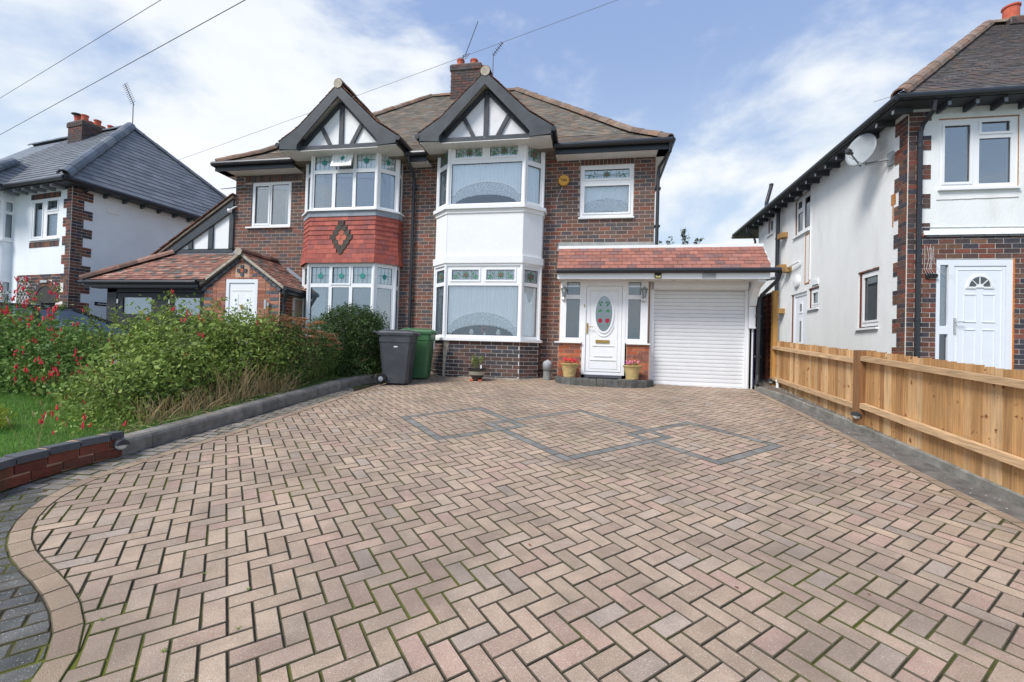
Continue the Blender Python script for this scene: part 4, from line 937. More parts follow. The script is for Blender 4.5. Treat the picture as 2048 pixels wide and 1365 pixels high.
# ---------------- bays
def bay(plan, z0, z1, front, cant, ret, cur, glass, lower):
    outw = []
    for i in range(5):
        Fq = Fr(plan[i], plan[i+1]); pn = {2: front, 1: cant, 3: cant, 0: ret, 4: ret}[i]
        if i == 1: pn = [(Fq.L-c, Fq.L-a, d, e, s, l) for a, c, d, e, s, l in pn]
        w = window(HS, Fq, 0, Fq.L, z0, z1, pn, glass=glass, t=0)
        if i in (1, 2, 3):
            for (a, c, arch, m) in cur[i]: curtain(w, Fq, a, c, cur['z'][0], cur['z'][1], -.05, arch, m, pl=.075)
        outw.append(w)
    for i in (1, 2, 3, 4): b = B(); b.tube([(plan[i][0], plan[i][1], z0), (plan[i][0], plan[i][1], z1)], .035, 8); b.build('corner_post', 'upvc', HS)
    b = B(); Q = offset(plan, -.22); zz = (z0, z1)
    b.box(plan[0][0]+.15, plan[5][0]-.15, 9.75, 11.2, z0+.0, z1-.0)
    V = b.v; b2 = B(); x0, x1 = plan[0][0]+.08, plan[5][0]-.08
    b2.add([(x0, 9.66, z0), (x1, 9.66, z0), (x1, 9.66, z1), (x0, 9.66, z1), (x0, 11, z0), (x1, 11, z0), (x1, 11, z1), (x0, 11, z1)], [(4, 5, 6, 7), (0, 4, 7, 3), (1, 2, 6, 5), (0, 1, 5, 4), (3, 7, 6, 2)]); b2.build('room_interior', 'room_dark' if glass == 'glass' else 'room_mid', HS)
    return outw
fL = [(.06, 1.62, 1.80, 2.87, 0, None), (.14, .75, 2.99, 3.215, 1, 'rose'), (.91, 1.53, 2.99, 3.215, 1, 'rose')]
cL = [(.07, .42, 1.80, 2.87, 0, None), (.07, .42, 2.95, 3.225, 0, 'rose')]; rL = [(.05, .17, 1.80, 2.87, 0, None), (.05, .17, 2.95, 3.225, 0, None)]
bay(B2, 1.735, 3.33, fL, cL, rL, {'z': (1.80, 3.3), 1: [(0, .46, 0, 'net')], 2: [(.03, 1.65, .24, 'net')], 3: [(.03, .5, 0, 'net')]}, 'glass', 1)
fU = [(.06, 1.62, 4.655, 5.53, 0, None), (.14, .75, 5.655, 5.895, 1, 'rose'), (.91, 1.53, 5.655, 5.895, 1, 'rose')]
cU = [(.07, .42, 4.68, 5.47, 1, None), (.07, .42, 5.57, 5.90, 0, 'rose')]; rU = [(.05, .17, 4.68, 5.47, 0, None), (.05, .17, 5.57, 5.9, 0, None)]
bay(B2, 4.60, 5.985, fU, cU, rU, {'z': (4.65, 5.95), 1: [(0, .46, 0, 'net')], 2: [(.03, 1.65, .22, 'net')], 3: [(.03, .5, 0, 'net')]}, 'glass', 0)
t3 = [(.06, .52), (.60, 1.03), (1.11, 1.57)]
fU1 = [(a, c, 4.66, 5.45, 0, None) for a, c in t3]+[(a, c, 5.54, 5.93, 0, 'tulip') for a, c in (t3[0], t3[2])]+[(t3[1][0], t3[1][1], 5.54, 5.93, 0, None)]
cU1 = [(.08, .41, 4.66, 5.45, 0, None), (.08, .41, 5.54, 5.93, 0, 'tulip')]; rU1 = [(.05, .17, 4.66, 5.45, 0, None), (.05, .17, 5.54, 5.93, 0, None)]
bay(B1, 4.60, 5.985, fU1, cU1, rU1, {'z': (4.6, 5.5), 1: [(0, .1, 0, 'net_grey')], 2: [(.0, .30, 0, 'net_grey')], 3: [(.33, .5, 0, 'net')]}, 'glass_sky', 0)
fL1 = [(a, c, 1.78, 2.82, 0, None) for a, c in t3]+[(a, c, 2.91, 3.29, s, 'tulip') for (a, c), s in zip(t3, (0, 1, 0))]
cL1 = [(.08, .41, 1.78, 2.82, 0, None), (.08, .41, 2.91, 3.29, 0, 'tulip')]; rL1 = [(.05, .17, 1.78, 2.82, 0, None), (.05, .17, 2.91, 3.29, 0, 'tulip')]
bay(B1, 1.70, 3.345, fL1, cL1, rL1, {'z': (1.7, 2.85), 1: [], 2: [(.0, .42, 0, 'net')], 3: []}, 'glass_sky', 1)
# the open top-hung casement
F1 = Fr(B1[2], B1[3]); b = B(); tl = Vector((0, 0, 0)); a0, a1, zt, zb2 = .57, 1.06, 5.95, 5.52; tilt = .30
def tp(s, r, o): return F1.P(s, .015+r*math.sin(tilt)+o*math.cos(tilt), zt-r*math.cos(tilt)+o*math.sin(tilt))
hgt = zt-zb2
for (s0_, s1_, r0_, r1_) in ((a0, a1, 0, .05), (a0, a1, hgt-.05, hgt), (a0, a0+.05, .05, hgt-.05), (a1-.05, a1, .05, hgt-.05)):
    b.add([tp(s_, r_, o_) for s_ in (s0_, s1_) for r_ in (r0_, r1_) for o_ in (0, .04)], [(0, 1, 3, 2), (4, 6, 7, 5), (0, 4, 5, 1), (2, 3, 7, 6), (0, 2, 6, 4), (1, 5, 7, 3)])
cas = b.build('open_casement', 'upvc', HS)
b = B(); b.add([tp(s_, r_, .02) for s_, r_ in ((a0+.05, .05), (a1-.05, .05), (a1-.05, hgt-.05), (a0+.05, hgt-.05))], [(0, 1, 2, 3)]); b.build('pane', 'leaded_back', cas)
b = B(); c_ = ((a0+a1)/2, hgt/2); b.add([tp(c_[0]+.055*math.cos(t), c_[1]-.055*math.sin(t), .023) for t in [i*.628 for i in range(10)]], [tuple(range(10))]); b.build('tulip_motif', 'stain_teal', cas)
b = B()
for i in range(1, 4): s_ = a0+.05+(a1-a0-.1)*i/4; b.add([tp(s_-.003, .05, .022), tp(s_+.003, .05, .022), tp(s_+.003, hgt-.05, .022), tp(s_-.003, hgt-.05, .022)], [(0, 1, 2, 3)])
b.build('lead_came', 'lead_came', cas)
# bands, sills, panels
band('bay_sill', HS, B2, .07, 1.675, 1.735, 'upvc'); band('bay_fascia', HS, B2, .055, 3.35, 3.50, 'white_panel'); band('bay_trim', HS, B2, .03, 3.30, 3.352, 'upvc')
band('bay_panel', HS, B2, .012, 3.50, 4.44, 'white_panel'); band('bay_cornice', HS, B2, .035, 4.44, 4.525, 'white_panel'); band('bay_sill', HS, B2, .085, 4.525, 4.60, 'upvc')
band('bay_head', HS, B2, .01, 5.94, 5.99, 'upvc')
b = B(); Fq = Fr(B2[2], B2[3]); Fq.box(b, -.002, .0, .013, .017, 3.5, 4.44)
b.build('panel_joint', 'soffit_white', HS)
band('bay_sill', HS, B1, .085, 4.565, 4.60, 'upvc'); band('lead_flashing', HS, B1, .045, 4.44, 4.565, 'lead')
band('bay_core', HS, B1, -.02, 3.36, 4.45, 'mortar_dark'); band('bay_head', HS, B1, .01, 3.345, 3.40, 'upvc')
bb = B()
for i in range(5): Fq = Fr(B1[i], B1[i+1]); Fq.box(bb, 0, Fq.L, -.2, -.006, .5, 1.66)
bb.build('bay_base', 'mortar_dark', HS); band('bay_sill', HS, B1, .07, 1.655, 1.70, 'upvc')
# hung tiles, flaring out at the foot
core = B(); HT = Pieces(bpy.data.objects['bay_core'], 'hung_tile', 'hung_tiles')
def flare(z): return .035+.05*max(0, (4.0-z)/.64)**1.6
pat = {1: [(0, 'dark_tile')], 2: [(-.5, 'dark_tile'), (.5, 'dark_tile')], 3: [(-1, 'dark_tile'), (0, 'pink_tile'), (1, 'dark_tile')], 4: [(-1.5, 'dark_tile'), (-.5, 'pink_tile'), (.5, 'pink_tile'), (1.5, 'dark_tile')], 5: [(-1, 'dark_tile'), (0, 'pink_tile'), (1, 'dark_tile')], 6: [(-.5, 'dark_tile'), (.5, 'dark_tile')], 7: [(0, 'dark_tile')]}
for r in range(10):
    zt = 4.455-r*.1085; zb_ = zt-.1085; fl_ = flare(zb_)
    Q = offset(B1, fl_)
    for i in range(5):
        Fq = Fr(Q[i], Q[i+1]); L_ = Fq.L; tw = .163; x = -(r % 2)*tw/2
        cxs = (L_/2, .135)
        while x < L_:
            a_, c_ = max(x, 0), min(x+tw, L_); x += tw
            if c_-a_ < .02: continue
            segs = [(a_, c_)]
            if i == 2 and r in pat:
                w_ = (len(pat[r]))*.135/2; lo, hi = cxs[0]-w_-.02, cxs[0]+w_+.02
                segs = [(p, q) for p, q in ((a_, min(c_, lo)), (max(a_, hi), c_)) if q-p > .02]
            for (p, q) in segs:
                HT.frame(Fq.P((p+q)/2, -.008+random.uniform(0, .002), (zt+zb_)/2+.006), Fq.u*(q-p-.0025), Fq.n*.010, (Z3*.118-Fq.n*.034), 'cube', 'hung_tile')
        if i == 2 and r in pat:
            for off_, m_ in pat[r]:
                HT.frame(Fq.P(cxs[0]+off_*.135, .006, (zt+zb_)/2-.012), Fq.u*.13, Fq.n*.016, (Z3*.135-Fq.n*.028), 'round', m_)
            w_ = len(pat[r])*.135/2+.02; HT.frame(Fq.P(cxs[0], -.014, (zt+zb_)/2+.006), Fq.u*(2*w_), Fq.n*.008, Z3*.11, 'cube', 'hung_tile')
HT.finish(); R_.finish(); P_.finish()
# window ornaments
V0 = root('vase', (-2.62, 9.42, 1.81), 'small white ceramic vase on the left of the ground floor bay window', 'vase', 'white vases on the bay window ledge')
def vase(r):
    b = B(); b.lathe(r.location, [(.03, 0), (.05, .03), (.055, .07), (.03, .11), (.04, .13)], 14); b.build('body', 'ceramic', r, smooth=True)
vase(V0)
V1 = root('vase', (-2.02, 9.42, 1.81), 'small white ceramic vase on the right of the ground floor bay window', 'vase', 'white vases on the bay window ledge'); vase(V1)
fo = root('flower_ornament', (-2.33, 9.42, 1.81), 'pink and red flower ornament in the middle of the bay window ledge', 'ornament')
b = B(); b.lathe(fo.location, [(.035, 0), (.02, .03), (.012, .07)], 10); b.build('stand', 'ceramic', fo)
b = B()
for i in range(14):
    a = random.uniform(0, 6.28); q = fo.location+Vector((.075*math.cos(a), random.uniform(-.03, .03), .12+.06*math.sin(a))); b.lathe(q, [(.001, -.012), (.026, 0), (.001, .012)], 7, (random.uniform(-1, 1), -1, random.uniform(-1, 1)))
b.build('petals', 'stain_red', fo)
b = B(); b.box(-3.1, -1.65, 9.36, 9.62, 1.765, 1.805); b.build('window_board', 'upvc', HS)
# ---------------- yellow alarm box
al = root('alarm_box', (-.735, 9.84, 5.275), 'round yellow burglar alarm box on the brickwork beside the small upstairs window', 'alarm')
b = B(); b.lathe((-.735, 9.845, 5.275), [(.118, 0), (.122, .02), (.118, .05), (.10, .066), (.0, .07)], 28, (0, -1, 0)); b.build('cover', 'gold_bell', al, smooth=False)
b = B(); b.lathe((-.735, 9.85, 5.272), [(.125, 0), (.125, .012)], 28, (0, -1, 0)); b.build('back_plate', 'ink', al)
text('Yale', .085, Matrix.Translation((-.735, 9.773, 5.275))@Matrix.Rotation(math.radians(90), 4, 'X'), 'ink', al, .002)
b = B(); b.tube([(-.76, 9.838, 5.16), (-.80, 9.838, 5.05), (-.86, 9.838, 4.93), (-.87, 9.838, 4.8)], .004, 5); b.build('cable', 'cable_white', al)
b = B(); b.lathe((-8.0+0-1.0, 9.7, 5.45), [(.01, 0)], 6) if 0 else None
b = B(); b.tube([(-9.45, 9.8, 5.40), (-8.72, 9.78, 5.42)], .012, 6); b.build('wall_bracket', 'dish_metal', HS)
# ================================================================ PORCH AND GARAGE (part of the house)
FP = Fr((0, 9.4), (1, 9.4)); ZP = 1.0
b = B(); FP.box(b, .67, 1.13, -.1, -.006, .85, 1.69); b.box(1.0, 1.11, 9.5, 9.86, .85, 3.0); b.build('porch_wall', 'mortar_pink', HS)
b = B(); FP.box(b, -.72, -.24, -.1, -.006, .85, 1.69); b.box(-.72, -.60, 9.45, 9.86, .85, 3.0)
pw_ = b.build('porch_wall', 'mortar_pink', HS); q = Pieces(pw_, 'brick', 'brickwork')
bricks(q, FP, -.72, -.24, .94, 1.675, 'brick_porch', L=.228, H=.077); bricks(q, FP, .67, 1.115, .94, 1.675, 'brick_porch', L=.228, H=.077, ph=1)
Fs = Fr((-.72, 9.86), (-.72, 9.4)); bricks(q, Fs, 0, .46, .94, 1.675, 'brick_porch', L=.228, H=.077)
Fg = Fr((1.115, 9.62), (1.20, 9.62)); bricks(q, Fg, 0, .07, .88, 2.98, 'purple_brick', L=.228, H=.077); q.finish()
b = B(); b.box(1.112, 1.20, 9.63, 9.8, .8, 3.0); b.build('pier', 'mortar_dark', HS)
def pwin(s0, s1, a0, a1, lab):
    w = window(HS, FP, s0, s1, 1.715, 3.02, [(a0, a1, 1.80, 2.61, 0, None), (a0, a1, 2.70, 2.965, 0, None)], glass='glass', t=0)
    return w
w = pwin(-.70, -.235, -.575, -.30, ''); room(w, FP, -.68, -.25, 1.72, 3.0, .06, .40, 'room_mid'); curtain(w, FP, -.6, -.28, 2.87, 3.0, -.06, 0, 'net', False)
w = pwin(.635, 1.075, .685, .93, ''); room(w, FP, .65, 1.06, 1.72, 3.0, .06, .40, 'room_mid'); curtain(w, FP, .66, .95, 2.87, 3.0, -.06, 0, 'net', False)
b = B(); FP.box(b, -.80, -.245, 0, .06, 1.688, 1.715); b.build('window_sill', 'upvc', HS); b = B(); FP.box(b, .655, 1.13, 0, .06, 1.688, 1.715); b.build('window_sill', 'upvc', HS)
# front door
b = B()
for a, c, d, e in cells(-.235, .635, 1.045, 3.02, [(-.165, .565, 1.10, 2.885)]): FP.box(b, a, c, -.09, .01, d, e)
b.build('door_frame', 'upvc', HS)
b = B(); FP.box(b, -.16, .56, -.05, -.01, 1.105, 2.88); door = b.build('front_door', 'upvc', HS)
DC = .20
def ring(F, par, name, cx_, cz_, rx, rz, w, m, t0, t1, a0=0, a1=2*math.pi, n=32):
    b = B()
    for i in range(n):
        p, q = a0+(a1-a0)*i/n, a0+(a1-a0)*(i+1)/n
        F.poly(b, [(cx_+(rx-w)*math.cos(p), cz_+(rz-w)*math.sin(p)), (cx_+rx*math.cos(p), cz_+rz*math.sin(p)), (cx_+rx*math.cos(q), cz_+rz*math.sin(q)), (cx_+(rx-w)*math.cos(q), cz_+(rz-w)*math.sin(q))], t0, t1)
    return b.build(name, m, par)
ring(FP, door, 'oval_frame', DC, 2.31, .205, .405, .035, 'upvc', -.01, .016)
ring(FP, door, 'moulding', DC, 2.31, .25, .475, .014, 'upvc', -.01, .006, .55, 2.6, 18); ring(FP, door, 'moulding', DC, 2.31, .25, .475, .014, 'upvc', -.01, .006, 3.7, 5.73, 18)
b = B(); FP.poly(b, ell(DC, 2.31, .172, .372, 28), -.008, -.004); b.build('oval_pane', 'glass_obscure', door)
b = B(); FP.poly(b, ell(DC, 2.31, .176, .376, 28), -.0095, -.0085); b.build('glass_backing', 'pot_cream', door)
gr = B(); rd = B(); cm_ = B()
for sg in (-1, 1):
    for (dx, dz, rx) in ((.05, .235, .028), (.085, .20, .02), (.065, .17, .022), (.10, .235, .016)): FP.poly(gr, ell(DC+sg*dx, 2.31+dz, rx, .017, 8, sg*.6), -.003, -.001)
    FP.poly(gr, [(DC+sg*.04, 2.345), (DC+sg*.125, 2.345), (DC+sg*.115, 2.375), (DC+sg*.08, 2.41), (DC+sg*.05, 2.385)], -.003, -.001)
    FP.poly(rd, ell(DC+sg*.073, 2.165, .045, .048, 12), -.003, 0); FP.poly(gr, ell(DC+sg*.085, 2.085, .03, .012, 8, sg*.4), -.003, -.001)
    FP.poly(cm_, [(DC+sg*.02, 2.0), (DC+sg*.023, 2.0), (DC+sg*.08, 2.2), (DC+sg*.077, 2.2)], -.003, -.001)
for dz in (-.05, .06, -.22): FP.box(cm_, DC-.16, DC+.16, -.003, -.001, 2.31+dz, 2.313+dz)
gr.build('leaf_motif', 'stain_green', door); rd.build('rose_motif', 'stain_red', door); cm_.build('lead_came', 'lead_came', door)
b = B()
for (x0, x1, z0, z1) in ((-.02, .42, 1.635, 1.65), (.02, .38, 1.42, 1.435), (-.06, .46, 1.34, 1.355)): FP.box(b, x0, x1, -.01, .002, z0, z1)
for (x0, x1, z0, z1) in ((-.085, .485, 2.78, 2.79), (-.085, -.075, 1.18, 2.79), (.475, .485, 1.18, 2.79), (-.085, .485, 1.17, 1.18)): FP.box(b, x0, x1, -.01, -.004, z0, z1)
b.build('door_moulding', 'soffit_white', door)
b = B(); FP.box(b, .045, .325, -.01, .008, 1.70, 1.765); b.build('letter_plate', 'brass', door)
b = B(); FP.box(b, -.145, -.115, -.01, .006, 1.89, 2.11); b.tube([FP.P(-.13, .0, 2.03), FP.P(-.13, .05, 2.03), FP.P(-.01, .05, 2.03)], .008, 8); b.build('handle', 'brass', door)
b = B(); FP.box(b, -.165, .565, -.02, .0, 1.097, 1.112); b.build('weather_seal', 'seal', door)
b = B(); FP.box(b, -.205, -.19, .011, .025, 2.44, 2.50); b.build('doorbell', 'brass', HS)
# step
sr = []; cxs_, n_ = .22, 22
b = B(); arc = [(.22+1.0*math.cos(t)*1.0, 9.42-.52*math.sin(t)**.8 if math.sin(t) > 0 else 9.42) for t in [math.pi-math.pi*i/n_ for i in range(n_+1)]]
ins_ = [(.22+(x-.22)*.9, 9.42+(y-9.42)*.80) for x, y in arc]
b.prism([(x, y, .75) for x, y in ins_]+[(1.1, 9.5, .75), (-.7, 9.5, .75)], (0, 0, .225)); st = b.build('porch_step', 'concrete', HS); q = Pieces(st, 'step_brick', 'step_bricks')
for i in range(n_):
    p = [arc[i], arc[i+1], ins_[i+1], ins_[i]]; p = shrink(p, .0035)
    if len(p) < 4: continue
    z = .985+random.uniform(-.004, .004); n4 = len(p); cen = Vector((sum(a[0] for a in p)/n4, sum(a[1] for a in p)/n4))
    vs = [(x, y, .76) for x, y in p]+[(x, y, z-.02) for x, y in p]+[(x+(cen.x-x)*.12, y+(cen.y-y)*.12, z) for x, y in p]
    q.custom(vs, [tuple(range(2*n4, 3*n4))]+[(j+k*n4, (j+1) % n4+k*n4, (j+1) % n4+(k+1)*n4, j+(k+1)*n4) for k in (0, 1) for j in range(n4)], 'paver_grey')
q.finish()
b = B(); b.box(-.17, .58, 9.30, 9.40, .9, 1.045); b.build('door_threshold', 'brick_blue', HS)
dm = root('doormat', (.2, 9.2, .985), 'small black doormat lying on the curved brick step', 'doormat'); b = B(); b.box(-.10, .50, 9.08, 9.28, .978, .998); b.build('mat', 'mat_black', dm)
# garage front
FG = Fr((0, 9.6), (1, 9.6)); b = B(); FG.box(b, 1.20, 3.04, -.14, -.10, .8, 3.0); gd = b.build('garage_door', 'alu_white', HS)
q = Pieces(gd, 'slat', 'slats')
z = .885
while z < 2.84: q.frame(FG.P(2.10, -.06, z+.0385), FG.u*1.76, -FG.n*.022, Z3*.077, 'slat', 'alu_white'); z += .0775
q.finish()
b = B(); FG.box(b, 1.13, 1.225, -.1, .0, .86, 3.0); FG.box(b, 2.975, 3.10, -.1, .0, .86, 3.0); FG.box(b, 3.03, 3.038, .0, .012, .9, 2.9); FG.box(b, 1.135, 1.165, .0, .02, .88, 3.0); b.build('door_frame', 'upvc', HS)
b = B(); b.prism([FG.P(1.19, 0, 2.83), FG.P(1.19, .10, 2.85), FG.P(1.19, .14, 2.92), FG.P(1.19, .14, 3.03), FG.P(1.19, 0, 3.05)], (1.80, 0, 0)); b.build('shutter_box', 'alu_white', HS)
b = B(); FG.box(b, 1.21, 2.98, -.08, .0, .845, .885); b.build('bottom_rail', 'upvc', HS)
# corbel at right and side wall
b = B(); b.prism([(3.03, 9.04, 3.0), (3.03, 9.6, 3.0), (3.03, 9.6, 2.50), (3.03, 9.52, 2.52), (3.03, 9.46, 2.66), (3.03, 9.30, 2.84), (3.03, 9.04, 2.92)], (.12, 0, 0)); b.build('corbel', 'upvc', HS)
b = B(); FG.box(b, 3.03, 3.15, 0, .05, 2.10, 2.50); FG.box(b, 3.03, 3.16, 0, .055, 2.07, 2.10); b.build('pilaster_block', 'upvc', HS)
b = B(); b.box(3.06, 3.13, 9.6, 15.5, .8, 3.6); b.box(-.7, 3.1, 9.72, 9.80, 2.95, 3.65); b.build('garage_wall', 'white_panel', HS)
b = B(); b.box(3.131, 3.145, 9.58, 9.75, .9, 2.6); b.build('blue_edge', 'dark_blue', HS)
# fascia, soffit, roof
b = B(); b.box(-.745, 3.20, 8.98, 9.0, 2.965, 3.075); b.build('fascia', 'upvc', HS)
b = B(); b.box(-.74, 3.19, 9.0, 9.75, 2.985, 3.0); b.build('soffit', 'soffit_white', HS)
b = B()
for x in (1.55, 2.0, 2.5, 2.85): b.lathe((x, 9.3, 2.978), [(.03, 0), (.03, .008)], 10)
b.build('downlights', 'chrome', HS)
b = B(); b.tube([(-.76, 8.93, 3.115), (3.36, 8.93, 3.12)], .05, 10); b.build('gutter', 'black_plastic', HS)
b = B(); b.prism([(-.745, 9.004, 3.10), (-.745, 9.42, 3.59), (-.745, 9.42, 3.004), (-.745, 9.004, 3.004)], (3.945, 0, 0)); b.box(-.74, 3.18, 9.40, 9.86, 3.0, 3.63); lr = b.build('lean_to_roof', 'mortar_dark', HS)
q = Pieces(lr, 'roof_tile', 'roof_tiles')
tile_slope(q, (-.76, 8.93, 0), (3.21, 8.93, 0), (0, 1, 0), [(0, 3.155), (.48, 3.665)], lambda d: (0, 3.97), 'garage_tile', tw=.172, gauge=.1135, th=.010, jit=.003, gap=.006, lift=.018); q.finish()
b = B(); b.box(-.77, 3.22, 9.40, 9.47, 3.665, 3.725); b.build('roof_capping', 'upvc', HS)
b = B(); b.prism([(3.213, 8.93, 3.12), (3.213, 9.44, 3.69), (3.213, 9.44, 3.60), (3.213, 8.95, 3.08)], (.014, 0, 0)); b.build('verge_trim', 'upvc', HS)
b = B(); b.box(-.74, 3.1, 9.47, 15.5, 3.62, 3.68); b.prism([(-.76, 9.842, 3.70), (1.215, 9.842, 3.70), (1.215, 9.842, 3.885), (-.80, 9.842, 3.915), (-.85, 9.842, 3.72)], (0, -.014, 0)); b.build('felt_flashing', 'felt', HS)
b = B(); b.tube([(3.36, 8.93, 3.10), (3.34, 9.0, 2.95), (3.22, 9.45, 2.72), (3.19, 9.5, 2.6), (3.19, 9.5, 1.15), (3.16, 9.42, 1.02), (3.14, 9.34, .96)], .034, 10)
for z in (2.3, 1.5): b.box(3.14, 3.24, 9.47, 9.6, z, z+.03)
b.build('downpipe', 'black_plastic', HS)
b = B(); b.tube([(3.36, 8.95, 3.10), (3.40, 9.2, 3.02), (3.55, 10.5, 3.18), (3.8, 12, 3.5)], .03, 8); b.build('overflow_pipe', 'black_plastic', HS)
cs = root('camera_box', (1.2, 8.97, 3.02), 'small black and yellow sensor box on the white fascia above the porch', 'sensor')
b = B(); b.box(1.135, 1.26, 8.955, 8.979, 2.975, 3.075); b.build('case', 'ink', cs); b = B(); b.prism([(1.15, 8.953, 2.985), (1.245, 8.953, 2.985), (1.245, 8.953, 3.03), (1.215, 8.953, 3.02), (1.1975, 8.953, 3.005), (1.18, 8.953, 3.02), (1.15, 8.953, 3.03)], (0, -.003, 0)); b.build('label', 'label_yellow', cs)
pl = root('name_plate', (2.13, 8.97, 3.02), 'plain grey plate on the white fascia above the garage shutter', 'plate'); b = B(); b.box(2.01, 2.25, 8.966, 8.979, 2.955, 3.07); b.build('plate', 'plate_grey', pl)
# lanterns
def lantern(x, lab):
    r = root('wall_lantern', (x, 9.38, 2.66), lab, 'lantern', 'outdoor lanterns beside the front door'); y = 9.30
    b = B(); b.lathe((x, 9.395, 2.60), [(.05, 0), (.05, .012), (.03, .02)], 14, (0, -1, 0)); b.tube([(x, 9.38, 2.60), (x, 9.33, 2.585), (x, 9.30, 2.60), (x, 9.30, 2.645)], .010, 8); b.build('bracket', 'chrome', r)
    b = B(); b.lathe((x, y, 2.65), [(.03, 0), (.06, .155)], 6); b.build('glass', 'glass', r)
    b = B()
    for k in range(6): t = k*math.pi/3; b.bar((x+.031*math.cos(t), y+.031*math.sin(t), 2.65), (x+.062*math.cos(t), y+.062*math.sin(t), 2.805), .006, .006)
    b.lathe((x, y, 2.635), [(.02, 0), (.036, .012), (.036, .018)], 6); b.build('cage', 'dish_metal', r)
    b = B(); b.lathe((x, y, 2.803), [(.082, 0), (.070, .012), (.03, .04), (.012, .05), (.012, .062)], 6); b.build('cap', 'dish_metal', r)
    b = B(); b.lathe((x, y, 2.66), [(.012, 0), (.024, .03), (.024, .07), (.008, .1)], 10); b.build('bulb', 'lamp_lens', r)
lantern(-.625, 'six-sided glass wall lantern to the left of the white front door'); lantern(.985, 'six-sided glass wall lantern between the front door and the garage shutter')
# ================================================================ LEFT HALF: BRICK PORCH AND BLACK GARAGE
FN = Fr((0, 8.8), (1, 8.8)); XN0, XN1 = -8.83, -6.87; XA = -7.85
b = B(); b.prism([(XN0, 8.806, .4), (-8.245, 8.806, .4), (-8.245, 8.806, 2.92), (-7.435, 8.806, 2.92), (-7.435, 8.806, .4), (XN1, 8.806, .4), (XN1, 8.806, 2.72), (XA, 8.806, 3.42), (XN0, 8.806, 2.72)], (0, .1, 0))
b.box(XN1-.1, XN1-.006, 8.9, 9.86, .4, 2.75); b.box(XN0, XN0+.1, 8.9, 9.86, .4, 2.75); np_ = b.build('porch_wall', 'mortar_pink', HS); q = Pieces(np_, 'brick', 'brickwork')
def fnp(z): w = 1.0 if z < 2.72 else max(0, (3.42-z)/.70); return (XA-.98*w, XA+.98*w)
def bmp(s, z, k):
    return 'brick_blue' if ((s < XN0+.15 or s > XN1-.26) and k % 2 == 0) or random.random() < .03 else 'brick_orange'
bricks(q, FN, XN0, XN1, .6, 3.36, bmp, [(-8.245, -7.435, 0, 2.925), (XA-.18, XA+.18, 3.0, 3.24)], L=.228, H=.0765, fn=fnp, flem=True, hidden=lambda s, z: z < 1.4)
for (dx, dz, m_) in ((0, .085, 'brick_blue'), (-.085, 0, 'brick_blue'), (.085, 0, 'brick_blue'), (0, 0, 'brick_porch'), (0, -.085, 'brick_blue')): q.frame(FN.P(XA+dx, -.02, 3.12+dz), FN.u*.075, FN.n*.07, Z3*.075, 'cube', m_)
Fn2 = Fr((XN1, 8.8), (XN1, 9.86)); bricks(q, Fn2, 0, 1.05, .6, 2.7, lambda s, z, k: 'brick_blue' if s < .2 and k % 2 == 0 else 'brick_red_wall', [(.42, .92, 1.9, 2.62)], L=.228, H=.0765, hidden=lambda s, z: z < 1.6)
for sg in (-1, 1):      # blue bricks along the verge
    for i in range(9):
        t = (i+.5)/9; c = Vector((XA+sg*(.06+.95*t), 8.79, 3.40-.70*t)); d = Vector((sg*.95, 0, -.70)).normalized(); nn_ = Vector((0, -1, 0)).cross(d)
        q.frame(c-Vector((0, 0, .03)), d*.115, Vector((0, .05, 0)), nn_.normalized()*.07, 'cube', 'brick_blue')
q.finish()
w = window(HS, Fn2, .42, .92, 1.9, 2.62, [(.50, .84, 1.98, 2.54, 1, None)], glass='glass_dark', t=-.01); room(w, Fn2, .42, .92, 1.9, 2.62, .1, .6)
# porch roof
for sg in (-1, 1):
    b = B(); b.prism([(XA, 8.72, 3.50), (XA+sg*1.12, 8.72, 2.72), (XA+sg*1.12, 8.72, 2.68), (XA, 8.72, 3.44)], (0, 1.14, 0)); pr_ = b.build('porch_roof', 'mortar_dark', HS); q = Pieces(pr_, 'roof_tile', 'roof_tiles', 150)
    e0, e1 = ((XA+1.14, 8.70, 0), (XA+1.14, 9.85, 0)) if sg > 0 else ((XA-1.14, 9.85, 0), (XA-1.14, 8.70, 0))
    tile_slope(q, e0, e1, (-sg, 0, 0), [(0, 2.735), (1.14, 3.525)], lambda d: (0, 1.15), 'lean_tile', gauge=.095, th=.014, jit=.008)
    if sg > 0: ridge_run(q, (XA, 8.68, 3.52), (XA, 9.86, 3.52), .10, 'ridge_brown')
    q.finish()
    b = B(); b.prism([(XA, 8.70, 3.53), (XA+sg*1.13, 8.70, 2.76), (XA+sg*1.13, 8.70, 2.70), (XA, 8.70, 3.46)], (0, .05, 0)); b.build('verge_mortar', 'mortar_roll', HS)
b = B(); b.lathe((XA, 8.67, 3.525), [(.09, 0), (.09, .012)], 12, (0, -1, 0)); b.build('ridge_end', 'mortar_roll', HS)
b = B(); b.prism([(XA+.35, 9.84, 3.27+.13), (XA+1.15, 9.84, 2.74+.12), (XA+1.15, 9.84, 2.74), (XA+.35, 9.84, 3.25)], (0, -.012, 0)); b.build('lead_flashing', 'lead', HS)
b = B(); b.tube([(XN1+.17, 8.72, 2.70), (XN1+.17, 9.3, 2.70)], .045, 8); b.box(XN1+.0, XN1+.15, 8.8, 9.8, 2.60, 2.70); b.tube([(XN1+.17, 8.78, 2.68), (XN1+.10, 8.84, 2.5), (XN1+.06, 8.86, 2.4), (XN1+.06, 8.86, .8)], .035, 8); b.build('gutter', 'black_plastic', HS)
